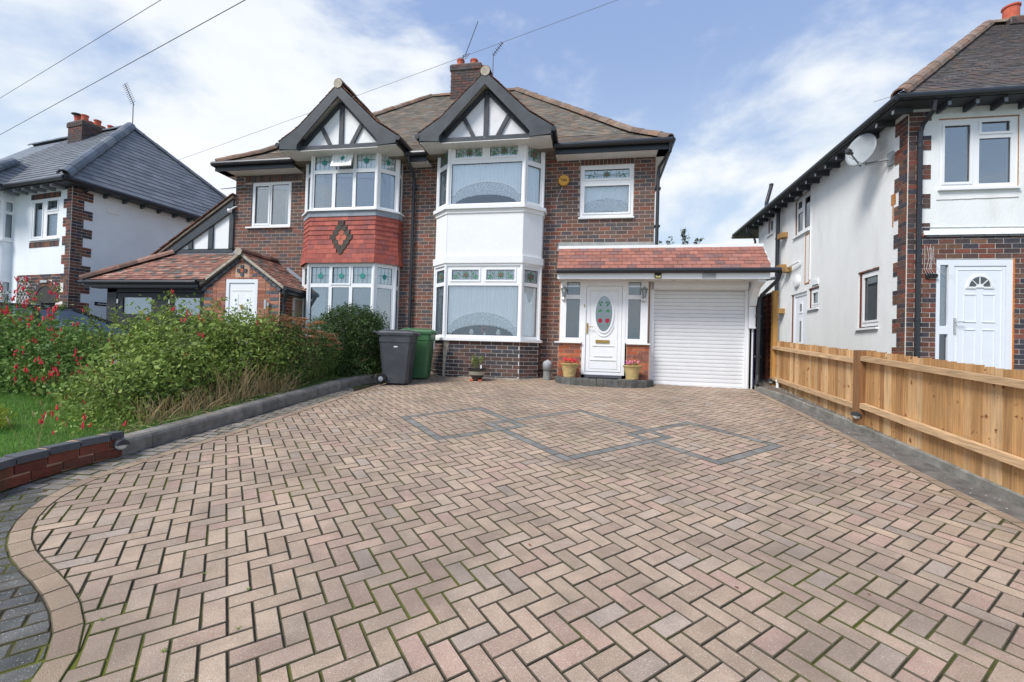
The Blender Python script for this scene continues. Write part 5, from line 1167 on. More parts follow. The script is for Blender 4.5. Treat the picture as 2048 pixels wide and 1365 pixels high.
# neighbour door
b = B()
for a, c, d, e in cells(-8.245, -7.435, .75, 2.92, [(-8.17, -7.51, .8, 2.84)]): FN.box(b, a, c, -.08, .005, d, e)
b.build('door_frame', 'upvc_cool', HS)
b = B(); FN.box(b, -8.165, -7.515, -.05, -.015, .8, 2.835); nd = b.build('front_door', 'upvc', HS)
for sg in (-1, 1):
    x0 = -7.84+sg*.155; b = B(); FN.poly(b, [(x0-.055, 1.75), (x0+.055, 1.75), (x0+.055, 2.58 if sg < 0 else 2.52), (x0-.055, 2.52 if sg < 0 else 2.58)], -.014, -.008); b.build('door_pane', 'leaded_back', nd)
    b = B()
    for k in range(4): FN.poly(b, ell(x0, 1.88+.19*k, .028, .035, 6), -.007, -.004)
    b.build('glass_motif', 'lead_came', nd)
b = B(); FN.poly(b, [(-8.09, 1.68), (-7.59, 1.68), (-7.59, 1.69), (-8.09, 1.69)], -.014, -.008); FN.poly(b, [(-8.10, 2.66), (-7.58, 2.66), (-7.58, 2.672), (-8.10, 2.672)], -.014, -.008); b.build('door_moulding', 'soffit_white', nd)
b = B(); FN.poly(b, ell(-7.84, 2.30, .025, .05, 10), -.014, .01); b.build('door_knocker', 'brass', nd)
il = root('wall_light', (-7.15, 8.78, 2.35), 'narrow metal up-and-down light to the right of the neighbouring porch door', 'wall light'); b = B(); b.tube([(-7.17, 8.73, 2.25), (-7.17, 8.73, 2.46)], .028, 10); b.box(-7.14, -7.10, 8.74, 8.8, 2.32, 2.40); b.build('tube', 'chrome', il)
# black timber garage
FB = Fr((0, 8.86), (1, 8.86)); b = B(); FB.box(b, -11.62, -11.34, -.1, .0, .4, 2.75); FB.box(b, -8.92, -8.83, -.1, .0, .4, 2.75); FB.box(b, -11.62, -8.83, -.1, .0, 2.62, 2.78); gf = b.build('garage_frame', 'garage_black', HS)
for (x0, x1, g0, g1) in ((-11.33, -9.90, -11.16, -10.34), (-9.86, -8.93, -9.73, -9.0)):
    b = B()
    for a, c, d, e in cells(x0, x1, .45, 2.60, [(g0, g1, 2.10, 2.50)]): FB.box(b, a, c, -.06, -.01, d, e)
    gdd = b.build('garage_door', 'garage_black', HS)
    b = B(); FB.box(b, g0, g1, -.04, -.03, 2.10, 2.50); b.build('pane', 'glass_sky', gdd); b = B(); FB.box(b, g0, g1, -.3, -.29, 2.0, 2.6); b.build('dark_interior', 'room_mid', gdd)
    b = B(); FB.box(b, x0+.02, x0+.06, -.01, .02, 2.35, 2.45); FB.box(b, x0+.02, x0+.06, -.01, .02, .8, .9); b.build('hinge', 'chrome', gdd)
b = B(); b.box(-12.05, -8.86, 8.66, 8.70, 2.72, 2.86); b.box(-11.9, -8.9, 8.70, 8.9, 2.70, 2.73); b.tube([(-12.12, 8.62, 2.83), (-8.87, 8.62, 2.83)], .05, 8); b.build('fascia', 'black_plastic', HS)
b = B(); b.add([(-12.05, 8.66, 2.86), (-8.7, 8.66, 2.86), (-8.7, 9.86, 3.72), (-10.80, 9.86, 3.72), (-12.05, 14, 2.86), (-10.8, 14, 3.72)], [(0, 1, 2, 3), (0, 3, 5, 4)]); nr = b.build('garage_roof', 'mortar_dark', HS)
q = Pieces(nr, 'roof_tile', 'roof_tiles'); tile_slope(q, (-12.05, 8.66, 0), (-8.72, 8.66, 0), (0, 1, 0), [(0, 2.88), (1.19, 3.735)], lambda d: (d*1.04, 3.33-max(0, (d-.1))*.15), 'lean_tile', gauge=.1, th=.013, jit=.01)
ridge_run(q, (-12.07, 8.63, 2.88), (-10.80, 9.83, 3.76), .115, 'ridge_brown', seg=.42); q.finish()
b = B(); b.prism([(-10.85, 9.84, 3.80), (-8.6, 9.84, 3.80), (-8.6, 9.84, 3.62), (-10.9, 9.84, 3.62)], (0, -.02, 0)); b.build('lead_flashing', 'lead', HS)
b = B(); b.prism([(-11.3, 9.85, 3.5), (-9.06, 9.85, 3.5), (-9.06, 9.85, 5.10), (-11.3, 9.85, 3.66)], (0, 5, 0)); b.build('side_extension', 'white_panel', HS)
b = B(); b.box(-11.6, -11.5, 8.9, 14, .4, 2.8); b.build('garage_side', 'garage_black', HS)
def tm(p, q_, w): b = B(); b.bar((p[0], 9.83, p[1]), (q_[0], 9.83, q_[1]), .05, w, up=(0, 0, 1) if abs(p[0]-q_[0]) > .3 else (1, 0, 0)); b.build('timber', 'black_clean', HS)
tm((-10.9, 3.82), (-9.06, 3.82), .10); tm((-10.32, 3.85), (-10.32, 4.2), .12); tm((-9.72, 3.85), (-9.72, 4.6), .13); tm((-9.12, 3.85), (-9.12, 5.0), .12)
b = B(); b.prism([(-11.35, 9.78, 3.60), (-9.06, 9.78, 5.10), (-9.06, 9.78, 4.84), (-11.1, 9.78, 3.58)], (0, .05, 0)); b.build('barge_board', 'black_clean', HS)
b = B(); b.prism([(-11.6, 9.75, 3.55), (-9.06, 9.75, 5.20), (-9.06, 9.75, 5.14), (-11.6, 9.75, 3.49)], (0, 4.5, 0)); cr_ = b.build('catslide_roof', 'mortar_dark', HS)
q = Pieces(cr_, 'roof_tile', 'roof_tiles', 60); tile_slope(q, (-11.65, 14, 0), (-11.65, 9.72, 0), (1, 0, 0), [(0, 3.54), (2.6, 5.23)], lambda d: (0, 4.28), 'roof_tile_red', gauge=.1, th=.016, jit=.012); q.finish()
cc_ = root('security_camera', (-9.08, 9.78, 4.86), 'small white dome security camera at the left corner of the brick house', 'camera')
b = B(); b.lathe((-9.10, 9.72, 4.80), [(.0, -.05), (.045, -.03), (.055, 0), (.055, .04)], 12); b.tube([(-9.10, 9.74, 4.84), (-9.02, 9.8, 4.92), (-9.0, 9.85, 4.95)], .018, 8); b.build('housing', 'upvc', cc_, smooth=True)
# ================================================================ RIGHT HOUSE
RH = root('rendered_house', (5.32, 8.83, .9), 'white rendered detached house with brick quoins and long side wall behind the timber fence', 'house')
XR, YR, YB = 5.32, 8.83, 16.0
FF = Fr((0, YR), (1, YR)); FS = Fr((XR, YB), (XR, YR)); sS = lambda y: YB-y
uw = (5.79, 6.93, 4.49, 5.69); dw = (5.77, 6.895, .9, 3.27)
sh = {'w1': (sS(13.30), sS(12.38), 4.80, 5.80), 'sm': (sS(15.20), sS(14.77), 5.35, 5.85), 'lw': (sS(10.26), sS(9.58), 2.15, 3.28), 'dr': (sS(13.42), sS(12.50), .8, 3.24), 'sw': (sS(12.40), sS(11.88), 2.76, 3.26)}
b = B()
for a, c, d, e in cells(XR+.15, 12.5, .4, 5.95, [uw, dw]): FF.box(b, a, c, -.15, 0, d, e)
for a, c, d, e in cells(0, YB-YR, .4, 5.95, list(sh.values())): FS.box(b, a, c, -.15, 0, d, e)
b.box(5.47, 12.5, 15.9, YB, .4, 5.95); wr = b.build('wall', 'render_white', RH)
q = Pieces(wr, 'brick', 'brickwork')
mb = B(); FF.box(mb, XR, 5.77, 0, .004, .5, 3.66); FF.box(mb, 5.77, 6.9, 0, .004, 3.275, 3.66); FF.box(mb, 6.9, 8.8, 0, .004, .5, 3.66)
bricks(q, FF, XR, 8.8, .75, 3.66, 'brick_quoin', [dw], proud=.012, ph=1)
qr = lambda k: .345 if (k//3) % 2 == 0 else .225
z = 3.66; k = 0
while z < 5.80:
    for (a, c) in (((0, .225), (.225, .345)) if qr(k) > .3 and k % 2 else ((0, .115), (.115, .345)) if qr(k) > .3 else ((0, .225),)): q.frame(FF.P(XR+(a+c)/2, -.018, z+.0365), FF.u*(c-a-.01), FF.n*.06, Z3*.0735, 'cube', 'brick_quoin')
    FF.box(mb, XR, XR+qr(k), 0, .004, z-.005, z+.08); z += .0845; k += 1
z = .75; k = 0; L_ = YB-YR
while z < 5.80:
    w_ = .34 if (k//3) % 2 == 1 else .22
    for (a, c) in (((0, .225), (.225, w_)) if w_ > .3 and k % 2 else ((0, .115), (.115, w_))):
        if c-a > .03: q.frame(FS.P(L_-(a+c)/2, -.018, z+.0365), FS.u*(c-a-.01), FS.n*.06, Z3*.0735, 'cube', 'brick_quoin', z < 1.6)
    FS.box(mb, L_-w_, L_, 0, .004, z-.005, z+.08); z += .0845; k += 1
mb.build('mortar', 'mortar_pale', RH); q.finish()
b = B()
for i in range(int(3.3/.17)): FF.box(b, XR+.28+i*.17, XR+.28+i*.17+.165, 0, .035+.006*(i % 2), 3.655, 3.685)
b.build('drip_tiles', 'seal', RH); b = B(); b.prism([FF.P(XR+.24, 0, 3.80), FF.P(XR+.24, .045, 3.69), FF.P(XR+.24, 0, 3.685)], (3.4, 0, 0)); b.build('bellcast', 'render_white', RH)
b = B(); b.tube([FF.P(XR+.2, .01, 3.83), FF.P(7.1, .012, 3.815), FF.P(8.8, .012, 3.80)], .006, 5); b.build('wall_cable', 'cable_white', RH)
w = window(RH, FF, *uw, [(5.865, 6.25, 4.60, 5.585, 1, None), (6.405, 6.82, 5.44, 5.62, 1, None), (6.385, 6.84, 4.57, 5.34, 0, None)], fr='upvc', glass='glass_sky', t=-.01, depth=.08)
room(w, FF, *uw, .12, 1.5, 'room_mid'); b = B(); FF.box(b, 5.765, 6.95, -.02, .05, 4.455, 4.492); b.build('window_sill', 'upvc', RH)
b = B(); FF.box(b, 5.775, 6.95, .0, .004, 5.69, 5.71); FF.box(b, 6.93, 6.945, 0, .004, 4.5, 5.71); b.build('foam_edge', 'rust', RH)
b = B(); b.tube([FF.P(x, .006, 4.30+.004*math.sin(x*30)+.012*(x-5.8)) for x in [5.75+.12*i for i in range(11)]], .004, 4); b.build('render_crack', 'mortar_dark', RH)
# entrance
b = B()
for a, c, d, e in cells(5.77, 6.885, .9, 3.265, [(5.83, 5.955, 2.13, 3.18), (5.83, 5.955, 1.0, 1.99), (6.035, 6.795, 1.0, 3.16)]): FF.box(b, a, c, -.08, .0, d, e)
b.build('door_frame', 'upvc_cool', RH)
b = B(); FF.box(b, 5.83, 5.955, -.05, -.04, 1.0, 1.99); b.build('side_pane', 'glass_dark', RH); b = B(); FF.box(b, 5.83, 5.955, -.05, -.04, 2.13, 3.18); b.build('side_pane', 'glass_sky', RH)
room(wr, FF, 5.79, 6.0, .95, 3.24, .1, .8)
b = B(); FF.box(b, 6.04, 6.79, -.05, -.012, 1.0, 3.155); d2 = b.build('front_door', 'upvc_cool', RH)
b = B(); FF.poly(b, [(6.415+.155*math.cos(t), 2.80+.17*math.sin(t)) for t in [math.pi*i/14 for i in range(15)]], -.012, -.006); b.build('fan_pane', 'glass_dark', d2)
ring(FF, d2, 'fan_frame', 6.415, 2.80, .19, .205, .03, 'upvc', -.012, .008, 0, math.pi, 18)
b = B(); FF.box(b, 6.21, 6.36, -.012, .004, 2.775, 2.805); FF.box(b, 6.47, 6.62, -.012, .004, 2.775, 2.805)
for an in (.78, 1.57, 2.36): b.bar(FF.P(6.415+.05*math.cos(an), -.003, 2.80+.05*math.sin(an)), FF.P(6.415+.165*math.cos(an), -.003, 2.80+.175*math.sin(an)), .012, .012)
FF.poly(b, [(6.415+.06*math.cos(t), 2.79+.065*math.sin(t)) for t in [math.pi*i/8 for i in range(9)]], -.012, .003); b.build('fan_bars', 'upvc', d2)
b = B()
for (x0, x1) in ((6.19, 6.37), (6.46, 6.64)):
    for (z0, z1) in ((2.20, 2.68), (1.30, 2.08)):
        FF.box(b, x0, x1, -.012, -.002, z1-.012, z1); FF.box(b, x0, x1, -.012, -.002, z0, z0+.012); FF.box(b, x0, x0+.01, -.012, -.005, z0, z1); FF.box(b, x1-.01, x1, -.012, -.005, z0, z1)
for q4 in ((6.09, 6.74, 3.09, 3.10), (6.09, 6.10, 1.1, 3.1), (6.73, 6.74, 1.1, 3.1)): FF.box(b, q4[0], q4[1], -.012, -.004, q4[2], q4[3])
b.build('door_moulding', 'render_grey', d2)
b = B(); FF.box(b, 6.045, 6.07, -.012, .008, 2.0, 2.27); b.tube([FF.P(6.057, 0, 2.20), FF.P(6.057, .05, 2.20), FF.P(6.17, .05, 2.20)], .009, 8); b.build('handle', 'chrome', d2)
b = B(); FF.box(b, 6.885, 6.905, -.02, .012, .9, 3.28); b.build('foam_strip', 'foam', RH)
b = B(); FF.box(b, XR+.0+.30, XR+.44, .012, .03, 2.96, 3.02)
hn = root('house_number_block', (5.66, 8.8, 3.0), 'black number block on the brick pier left of the white fanlight door', 'house number')
b = B(); b.box(5.60, 5.655, 8.79, 8.825, 2.945, 3.03); b.lathe((5.675, 8.80, 2.99), [(.035, 0), (.035, .02)], 10, (0, -1, 0)); b.lathe((5.735, 8.80, 2.985), [(.037, 0), (.037, .02)], 10, (0, -1, 0)); b.build('numerals', 'ink', hn)
b = B()
for i in range(4): x = 5.58+.035*i; b.tube([(x, 8.81, 3.52-.02*i), (x+.03*math.sin(i), 8.80, 3.3), (x-.01, 8.80, 3.1), (x+.03, 8.79, 3.0+.01*i)], .0028, 4)
b.tube([(5.70, 8.80, 3.5), (5.72, 8.8, 3.2), (5.86, 8.8, 3.02), (6.02, 8.8, 2.985)], .0028, 4); b.build('loose_cables', 'cable_white', RH)
# side wall windows
def swin(key, panes, frac, gl='glass_dark', reveal='brick_red_wall'):
    a, c, z0, z1 = sh[key]; r = .08; b = B(); FS.box(b, a+.004, a+r, -.09, -.03, z0, z1); b.build('exposed_reveal', 'foam' if key == 'x' else reveal, RH)
    w = window(RH, FS, a+r, c-.004, z0+.03, z1-.03, panes, glass=gl, t=-.03, depth=.07); room(w, FS, a+r, c, z0, z1, .12, .8, 'room_mid' if gl == 'glass_sky' else 'room_dark')
    b = B(); FS.box(b, a-.03, c+.01, -.03, .05, z0-.04, z0+.0); b.build('window_sill', 'upvc', RH)
    b = B()
    for i in range(7): FS.box(b, a+(c-a)*i/7, a+(c-a)*(i+1)/7, 0, .004, z1-.004, z1+.012+.012*random.random())
    b.build('broken_render_edge', 'brick_red_wall', RH)
a, c, z0, z1 = sh['w1']; swin('w1', [(a+.13, a+.42, 4.90, 5.40, 0, None), (a+.15, a+.40, 5.50, 5.70, 1, None), (a+.52, c-.06, 4.90, 5.70, 0, None)], .5)
a, c, z0, z1 = sh['sm']; swin('sm', [(a+.15, c-.08, z0+.1, z1-.1, 1, None)], .5, 'glass_sky')
a, c, z0, z1 = sh['lw']; swin('lw', [(a+.16, c-.07, z0+.14, z1-.12, 1, None)], .5)
a, c, z0, z1 = sh['sw']; swin('sw', [(a+.17, c-.08, z0+.12, z1-.12, 1, None)], .5, 'glass_sky')
a, c, z0, z1 = sh['dr']; b = B(); FS.box(b, a+.004, a+.09, -.09, -.03, z0, z1); b.build('exposed_reveal', 'brick_red_wall', RH)
b = B()
for p in cells(a+.09, c, .8, z1, [(a+.17, c-.06, .9, z1-.08)]): FS.box(b, p[0], p[1], -.09, -.03, p[2], p[3])
b.build('door_frame', 'upvc_cool', RH); b = B(); FS.box(b, a+.17, c-.06, -.08, -.05, .9, z1-.08); sd_ = b.build('side_door', 'upvc_cool', RH)
for (z0_, z1_) in ((2.75, 2.95), (1.95, 2.50), (1.5, 1.7)):
    b = B(); FS.box(b, a+.45, a+.55, -.05, -.04, z0_, z1_); b.build('door_pane', 'glass_dark', sd_)
    b = B()
    for p in cells(a+.41, a+.59, z0_-.05, z1_+.05, [(a+.445, a+.555, z0_, z1_)]): FS.box(b, p[0], p[1], -.05, -.038, p[2], p[3])
    b.build('door_moulding', 'upvc', sd_)
wl = root('wall_light', (5.28, 13.04, 3.56), 'round white bulkhead light above the side door of the rendered house', 'wall light'); b = B(); b.lathe((5.32, 13.04, 3.56), [(.17, 0), (.17, .03), (.14, .06), (.0, .08)], 20, (-1, 0, 0)); b.build('cover', 'upvc', wl)
b = B(); FS.box(b, sS(12.2), sS(11.9), 0, .03, 3.33, 3.45); b.build('vent_grille', 'render_grey', RH)
b = B(); FS.box(b, sS(12.36), sS(12.34), 0, .02, 3.5, 5.95); b.build('wall_pipe', 'upvc', RH)
b = B()
for p in ((12.62, 12.60, 3.45, 4.70), (12.40, 12.38, 3.45, 4.70), (12.62, 12.38, 4.69, 4.71), (12.62, 12.38, 3.42, 3.45)): FS.box(b, sS(p[0]), sS(p[1]), 0, .012, p[2], p[3])
b.build('conduit_frame', 'rust', RH)
b = B(); FS.box(b, sS(9.26), sS(9.13), .0, .006, 4.35, 4.55); FS.box(b, sS(9.22), sS(9.19), .0, .005, 3.95, 4.35); b.build('rust_stain', 'rust', RH)
b = B()
for i in range(5): FS.box(b, sS(9.62), sS(9.38), 0, .012, 5.52+.035*i, 5.535+.035*i)
b.build('air_vent', 'render_grey', RH)
# pipes
b = B(); b.tube([(5.23, 14.75, 6.78), (5.06, 14.62, 6.2), (5.0, 14.45, 6.02), (5.10, 14.2, 5.86), (5.20, 14.10, 5.72), (5.20, 14.10, .9)], .055, 10); b.lathe((5.23, 14.75, 6.78), [(.062, 0), (.062, .05)], 10)
for z in (4.95, 4.0, 3.3, 2.6): b.lathe((5.20, 14.10, z), [(.066, 0), (.066, .07)], 10)
b.build('soil_pipe', 'black_plastic', RH)
for (y, z) in ((13.85, 4.93), (13.9, 4.03), (13.55, 3.90), (13.95, 2.78)): b = B(); b.box(5.15, 5.32, y-.14, y+.14, z, z+.14); b.build('timber_block', 'wood_block', RH)
b = B(); b.tube([(5.18, 14.0, 3.72), (5.22, 13.4, 4.02), (5.25, 12.8, 4.05)], .022, 8); b.tube([(5.2, 14.0, 2.95), (4.9, 15.0, 2.7), (4.6, 15.6, 2.6)], .022, 8); b.build('waste_pipe', 'upvc', RH)
b = B(); b.tube([(5.50, 8.50, 5.86), (5.50, 8.52, 5.72), (5.47, 8.72, 5.58), (5.46, 8.765, 5.45), (5.46, 8.765, .9)], .036, 10)
for z in (5.2, 4.2, 3.2, 2.2): b.lathe((5.46, 8.765, z), [(.042, 0), (.042, .05)], 10)
b.build('downpipe', 'black_plastic', RH)
b = B(); b.tube([(4.98, 16.1, 5.88), (5.0, 16.1, 5.7), (5.2, 16.1, 5.55), (5.25, 16.1, 5.4), (5.25, 16.1, 1)], .036, 8); b.build('downpipe', 'black_plastic', RH)
# roof
b = B(); EX, EY, EZ2, T_, K_ = 4.97, 8.50, 5.97, 4.7, .88
b.add([(EX, EY, EZ2), (13, EY, EZ2), (13, EY+T_, EZ2+T_*K_), (EX+T_, EY+T_, EZ2+T_*K_), (EX, 17.9, EZ2), (EX+T_, 17.9-T_, EZ2+T_*K_), (13, 17.9, EZ2)], [(0, 1, 2, 3), (4, 0, 3, 5), (4, 5, 2, 6)]); b.box(EX+.02, 13, EY+.02, 17.8, EZ2-.05, EZ2-.006)
rr = b.build('roof', 'mortar_dark', RH); q = Pieces(rr, 'roof_tile', 'roof_tiles')
tile_slope(q, (EX, EY, 0), (12.8, EY, 0), (0, 1, 0), [(0, EZ2+.01), (T_, EZ2+T_*K_+.01)], lambda d: (d, 6.2), 'right_tile', gauge=.1, th=.013, jit=.006)
ridge_run(q, (EX+.02, EY+.02, EZ2+.03), (EX+T_, EY+T_, EZ2+T_*K_+.03), .125, 'ridge_tile', seg=.33); ridge_run(q, (EX+T_, EY+T_, EZ2+T_*K_+.03), (12.8, EY+T_, EZ2+T_*K_+.03), .12, 'ridge_tile', seg=.33); q.finish()
b = B(); b.tube([(EX-.04, EY-.04, 5.945), (12.8, EY-.04, 5.945)], .055, 10); b.build('gutter', 'black_plastic', RH)
b = B(); b.tube([(EX-.04, EY-.04, 5.945), (EX-.04, 17.4, 5.945)], .055, 10); b.build('gutter', 'black_plastic', RH)
b = B(); b.box(EX+.02, XR, EY+.02, 17.3, 5.90, 5.925); b.box(XR, 12.8, EY+.02, YR, 5.90, 5.925); b.build('soffit_boards', 'black_clean', RH)
for i in range(17): y = 8.75+i*.46; b = B(); b.box(EX+.06, XR, y-.025, y+.025, 5.80, 5.90); b.cur = 1; b.box(EX+.052, EX+.06, y-.025, y+.025, 5.80, 5.86); b.build('rafter_foot', ['black_clean', 'upvc_cool'], RH)
for i in range(9): x = 5.75+i*.40; b = B(); b.box(x-.025, x+.025, EY+.06, YR, 5.80, 5.90); b.cur = 1; b.box(x-.025, x+.025, EY+.052, EY+.06, 5.81, 5.88); b.build('rafter_foot', ['black_clean', 'lead'], RH)
chimney(RH, 10.05, 11.1, 13.0, 13.8, 9.4, 10.16, 'brick_soldier'); pot(RH, 10.22, 13.25, 10.18, .16, .42)
# satellite dish
ds = root('satellite_dish', (5.3, 9.28, 5.25), 'grey satellite dish on a bracket under the eaves of the white rendered house', 'satellite dish')
nD = Vector((-.80, -.50, .20)).normalized(); cD = Vector((4.97, 9.52, 5.50)); b = B(); uD = nD.cross(Z3).normalized(); vD = uD.cross(nD)
vs = []; fs = []; R1 = [0, .08, .16, .24, .285]; nn = 24
for layer in (0, -.012):
    for r in R1: vs += [cD+uD*(r*.95*math.cos(2*math.pi*j/nn))+vD*(r*1.12*math.sin(2*math.pi*j/nn))+nD*(r*r*.85+layer) for j in range(nn)]
m_ = len(R1)
for l in (0, 1):
    for i in range(m_-1):
        for j in range(nn): f = (l*m_*nn+i*nn+j, l*m_*nn+i*nn+(j+1) % nn, l*m_*nn+(i+1)*nn+(j+1) % nn, l*m_*nn+(i+1)*nn+j); fs.append(f if l == 0 else f[::-1])
for j in range(nn): fs.append(((m_-1)*nn+j, (m_-1)*nn+(j+1) % nn, (2*m_-1)*nn+(j+1) % nn, (2*m_-1)*nn+j))
b.add(vs, fs); b.build('reflector', 'dish', ds, smooth=True)
lnb = cD+nD*.36-vD*.17; b = B(); b.bar(cD-vD*.30-nD*.02, lnb, .02, .02); b.build('arm', 'dish_metal', ds)
b = B(); b.bar(lnb-nD*.03, lnb+nD*.07, .07, .07); b.lathe(lnb-nD*.03, [(.028, 0), (.03, .05)], 10, -nD); b.build('receiver', 'lamp_dark', ds)
b = B(); b.tube([cD-nD*.02, cD-nD*.09, cD-nD*.10-Z3*.20, (5.30, 9.26, 5.22)], .02, 8); b.build('mast', 'dish_metal', ds); b = B(); b.box(5.27, 5.318, 9.18, 9.32, 5.10, 5.34); b.build('wall_bracket', 'dish_metal', ds)
b = B(); b.tube([lnb, lnb-Z3*.10, (5.0, 9.45, 5.2), (5.26, 9.2, 5.15), (5.30, 9.08, 5.30)], .004, 5); b.build('cable', 'cable', ds)
# ================================================================ FENCE
fx = lambda y: 3.45+.03*(y-6.38)
fe = root('timber_fence', (fx(6.5), 6.5, G(3.4, 6.5)), 'new golden timber closeboard fence with rails stepping down the driveway edge', 'fence')
def fpanel(ya, yb, top_a, top_b, ru_a, ru_b, rl_a, rl_b, rail2):
    q = Pieces(fe, 'board', 'boards'); y = ya; i = 0
    while y < yb-.03:
        w_ = min(.105+random.uniform(-.008, .012), yb-y); ym = y+w_/2; t = (ym-ya)/(yb-ya); g = G(3.45, ym); zt = g+top_a+(top_b-top_a)*t+random.uniform(-.006, .006); zb_ = g+.085
        q.frame(Vector((fx(ym)+.012+.005*(i % 2), ym, (zt+zb_)/2)), Vector((.004, w_+.012, 0)), Vector((-.012, 0, 0)), Z3*(zt-zb_), 'cube', 'wood'); y += w_; i += 1
    q.finish()
    for (r0, r1, h_, m_) in ((ru_a, ru_b, .062, 'wood_rail' if rail2 else 'wood_rail'), (rl_a, rl_b, .068, 'wood_rail')):
        b = B(); p0 = Vector((fx(ya)-.02, ya, G(3.45, ya)+r0-h_/2)); p1 = Vector((fx(yb)-.02, yb, G(3.45, yb)+r1-h_/2)); b.bar(p0-Vector((.012, 0, 0)), p1-Vector((.012, 0, 0)), .06, h_); b.build('rail', m_, fe)
fpanel(1.2, 6.46, 1.10, 1.052, 1.04, .977, .40, .373, True); fpanel(6.62, 9.60, 1.03, .975, .932, .870, .336, .262, False)
b = B(); b.obox((fx(6.54)-.005, 6.54, G(3.4, 6.54)+.50), (.062, 0, 0), (0, .075, 0), (0, 0, .545)); b.build('post', 'wood_post', fe)
b = B(); b.obox((fx(9.66)-.01, 9.66, 1.85), (.045, 0, 0), (0, .05, 0), (0, 0, .985)); b.build('tall_post', 'wood_new', fe)
bulkhead((fx(6.54)-.068, 6.50, G(3.4, 6.5)+.20), (-1, -.35, 0), 'round half-covered light low on the dark middle post of the timber fence')
bulkhead((fx(9.66)-.057, 9.62, G(3.4, 9.6)+.17), (-1, -.35, 0), 'round half-covered light at the foot of the tall fence post by the garage')
po = root('plastic_offcut', (3.52, 9.3, G(3.5, 9.3)+.08), 'short white plastic pipe offcut standing at the foot of the tall fence post', 'offcut'); b = B(); b.tube([(3.50, 9.35, G(3.5, 9.3)+.08), (3.50, 9.35, G(3.5, 9.3)+.24)], .028, 8); b.lathe((3.50, 9.35, G(3.5, 9.3)+.20), [(.036, 0), (.036, .05)], 8); b.build('pipe', 'upvc', po)
lf = root('lap_fence', (3.56, 10.6, 1.0), 'dark red-brown overlapping panel fence between the garage and the tall post', 'fence')
for i in range(15):
    b = B(); z = 1.05+i*.118; pts = [(3.60, 9.74, z), (3.585-.02, 9.74, z), (3.575, 9.74, z+.13)]; b.prism([(3.60, 9.72, z-.005), (3.545, 9.72, z+.005*math.sin(i*3)), (3.575, 9.72, z+.13), (3.60, 9.72, z+.13)], (.06, 2.6, 0)); b.build('board', 'lap_board', lf)
b = B(); b.box(3.525, 3.56, 10.02, 10.05, 1.0, 2.80); b.build('batten', 'lap_board', lf); b = B(); b.box(3.52, 3.63, 9.72, 12.3, 2.80, 2.83); b.build('capping', 'black_clean', lf)
b = B(); b.box(3.50, 3.62, 10.35, 10.45, .95, 2.8); b.build('post', 'black_clean', lf)
# ================================================================ LEFT HOUSE
LC = (-13.9, 9.62, 0); LA = -.1446; LR = Matrix.Translation(LC)@Matrix.Rotation(LA, 4, 'Z')
LH = root('rendered_house', LC, 'pale rendered house on the left with dark grey tiled roof and brick quoins', 'house', rz=LA, local=True)
L0 = Fr((0, 0), (1, 0)); L1 = Fr((0, 0), (0, 1)); lw_ = (-1.75, -.53, 4.2, 5.32)
b = B()
for a, c, d, e in cells(-7, 0, .3, 5.68, [lw_, (-1.43, -.51, .3, 2.44)]): L0.box(b, a, c, -.15, 0, d, e)
b.box(-.15, 0, .15, 6.2, .3, 5.68); b.box(-7, -.15, 6.05, 6.2, .3, 5.68); lwall = b.build('wall', 'render_grey', LH); q = Pieces(lwall, 'brick', 'brickwork'); mb = B()
z = 1.2; k = 0
while z < 5.55:
    wf = .34 if (k//3) % 2 else .2; ws = .47 if (k//3) % 2 == 0 else .27
    for (a, c) in ((0, .115), (.115, wf)) if k % 2 else ((0, min(.225, wf)), (.225, wf)):
        if c-a > .03: q.frame(L0.P(-(a+c)/2, -.018, z+.0365), L0.u*(c-a-.01), L0.n*.06, Z3*.0735, 'cube', 'brick_quoin')
    for (a, c) in ((0, .115), (.115, .345), (.345, ws)) if k % 2 else ((0, .235), (.235, ws)):
        if c-a > .03 and a < ws: q.frame(L1.P((a+min(c, ws))/2, -.018, z+.0365), L1.u*(min(c, ws)-a-.01), L1.n*.06, Z3*.0735, 'cube', 'brick_quoin')
    L0.box(mb, -wf, 0, 0, .004, z-.005, z+.08); L1.box(mb, 0, ws, 0, .004, z-.005, z+.08); z += .0845; k += 1
bricks(q, L0, -2.3, -.34, 1.2, 3.22, 'brick_quoin', [(-1.60, -.34, .3, 2.44)]+[(-.97-math.sqrt(max(0, .62**2-(zz-2.44)**2)), -.97+math.sqrt(max(0, .62**2-(zz-2.44)**2)), zz-.02, zz+.02) for zz in [2.44+.02*i_ for i_ in range(32)]], proud=.012, fn=None)
L0.box(mb, -2.3, -1.43, 0, .004, .8, 3.22); L0.box(mb, -.51, 0, 0, .004, .8, 3.22); L0.box(mb, -1.43, -.51, 0, .004, 2.9, 3.22)
for i in range(13):
    t = math.pi*(i+.5)/13; c = L0.P(-.97+.535*math.cos(t), -.012, 2.44+.535*math.sin(t)); q.frame(c, (L0.u*math.cos(t)+Z3*math.sin(t))*.17, L0.n*.065, (-L0.u*math.sin(t)+Z3*math.cos(t))*.115, 'cube', 'brick_quoin')
for i in range(17):
    for zz in (5.40, 4.05): q.frame(L0.P(-1.78+.079*i, -.02, zz), L0.u*.068, L0.n*.06, Z3*.15, 'cube', 'brick_quoin')
L0.box(mb, -1.82, -.48, 0, .004, 5.32, 5.48); L0.box(mb, -1.82, -.48, 0, .004, 3.97, 4.13)
for sg_ in (-1, 1): L0.poly(mb, [(-.97+sg_*.46, 2.44), (-.97+sg_*.62, 2.44), (-.97+sg_*.55, 2.75), (-.97+sg_*.3, 2.95), (-.97, 3.06), (-.97, 2.9), (-.97+sg_*.25, 2.83), (-.97+sg_*.4, 2.67)], 0, .004)
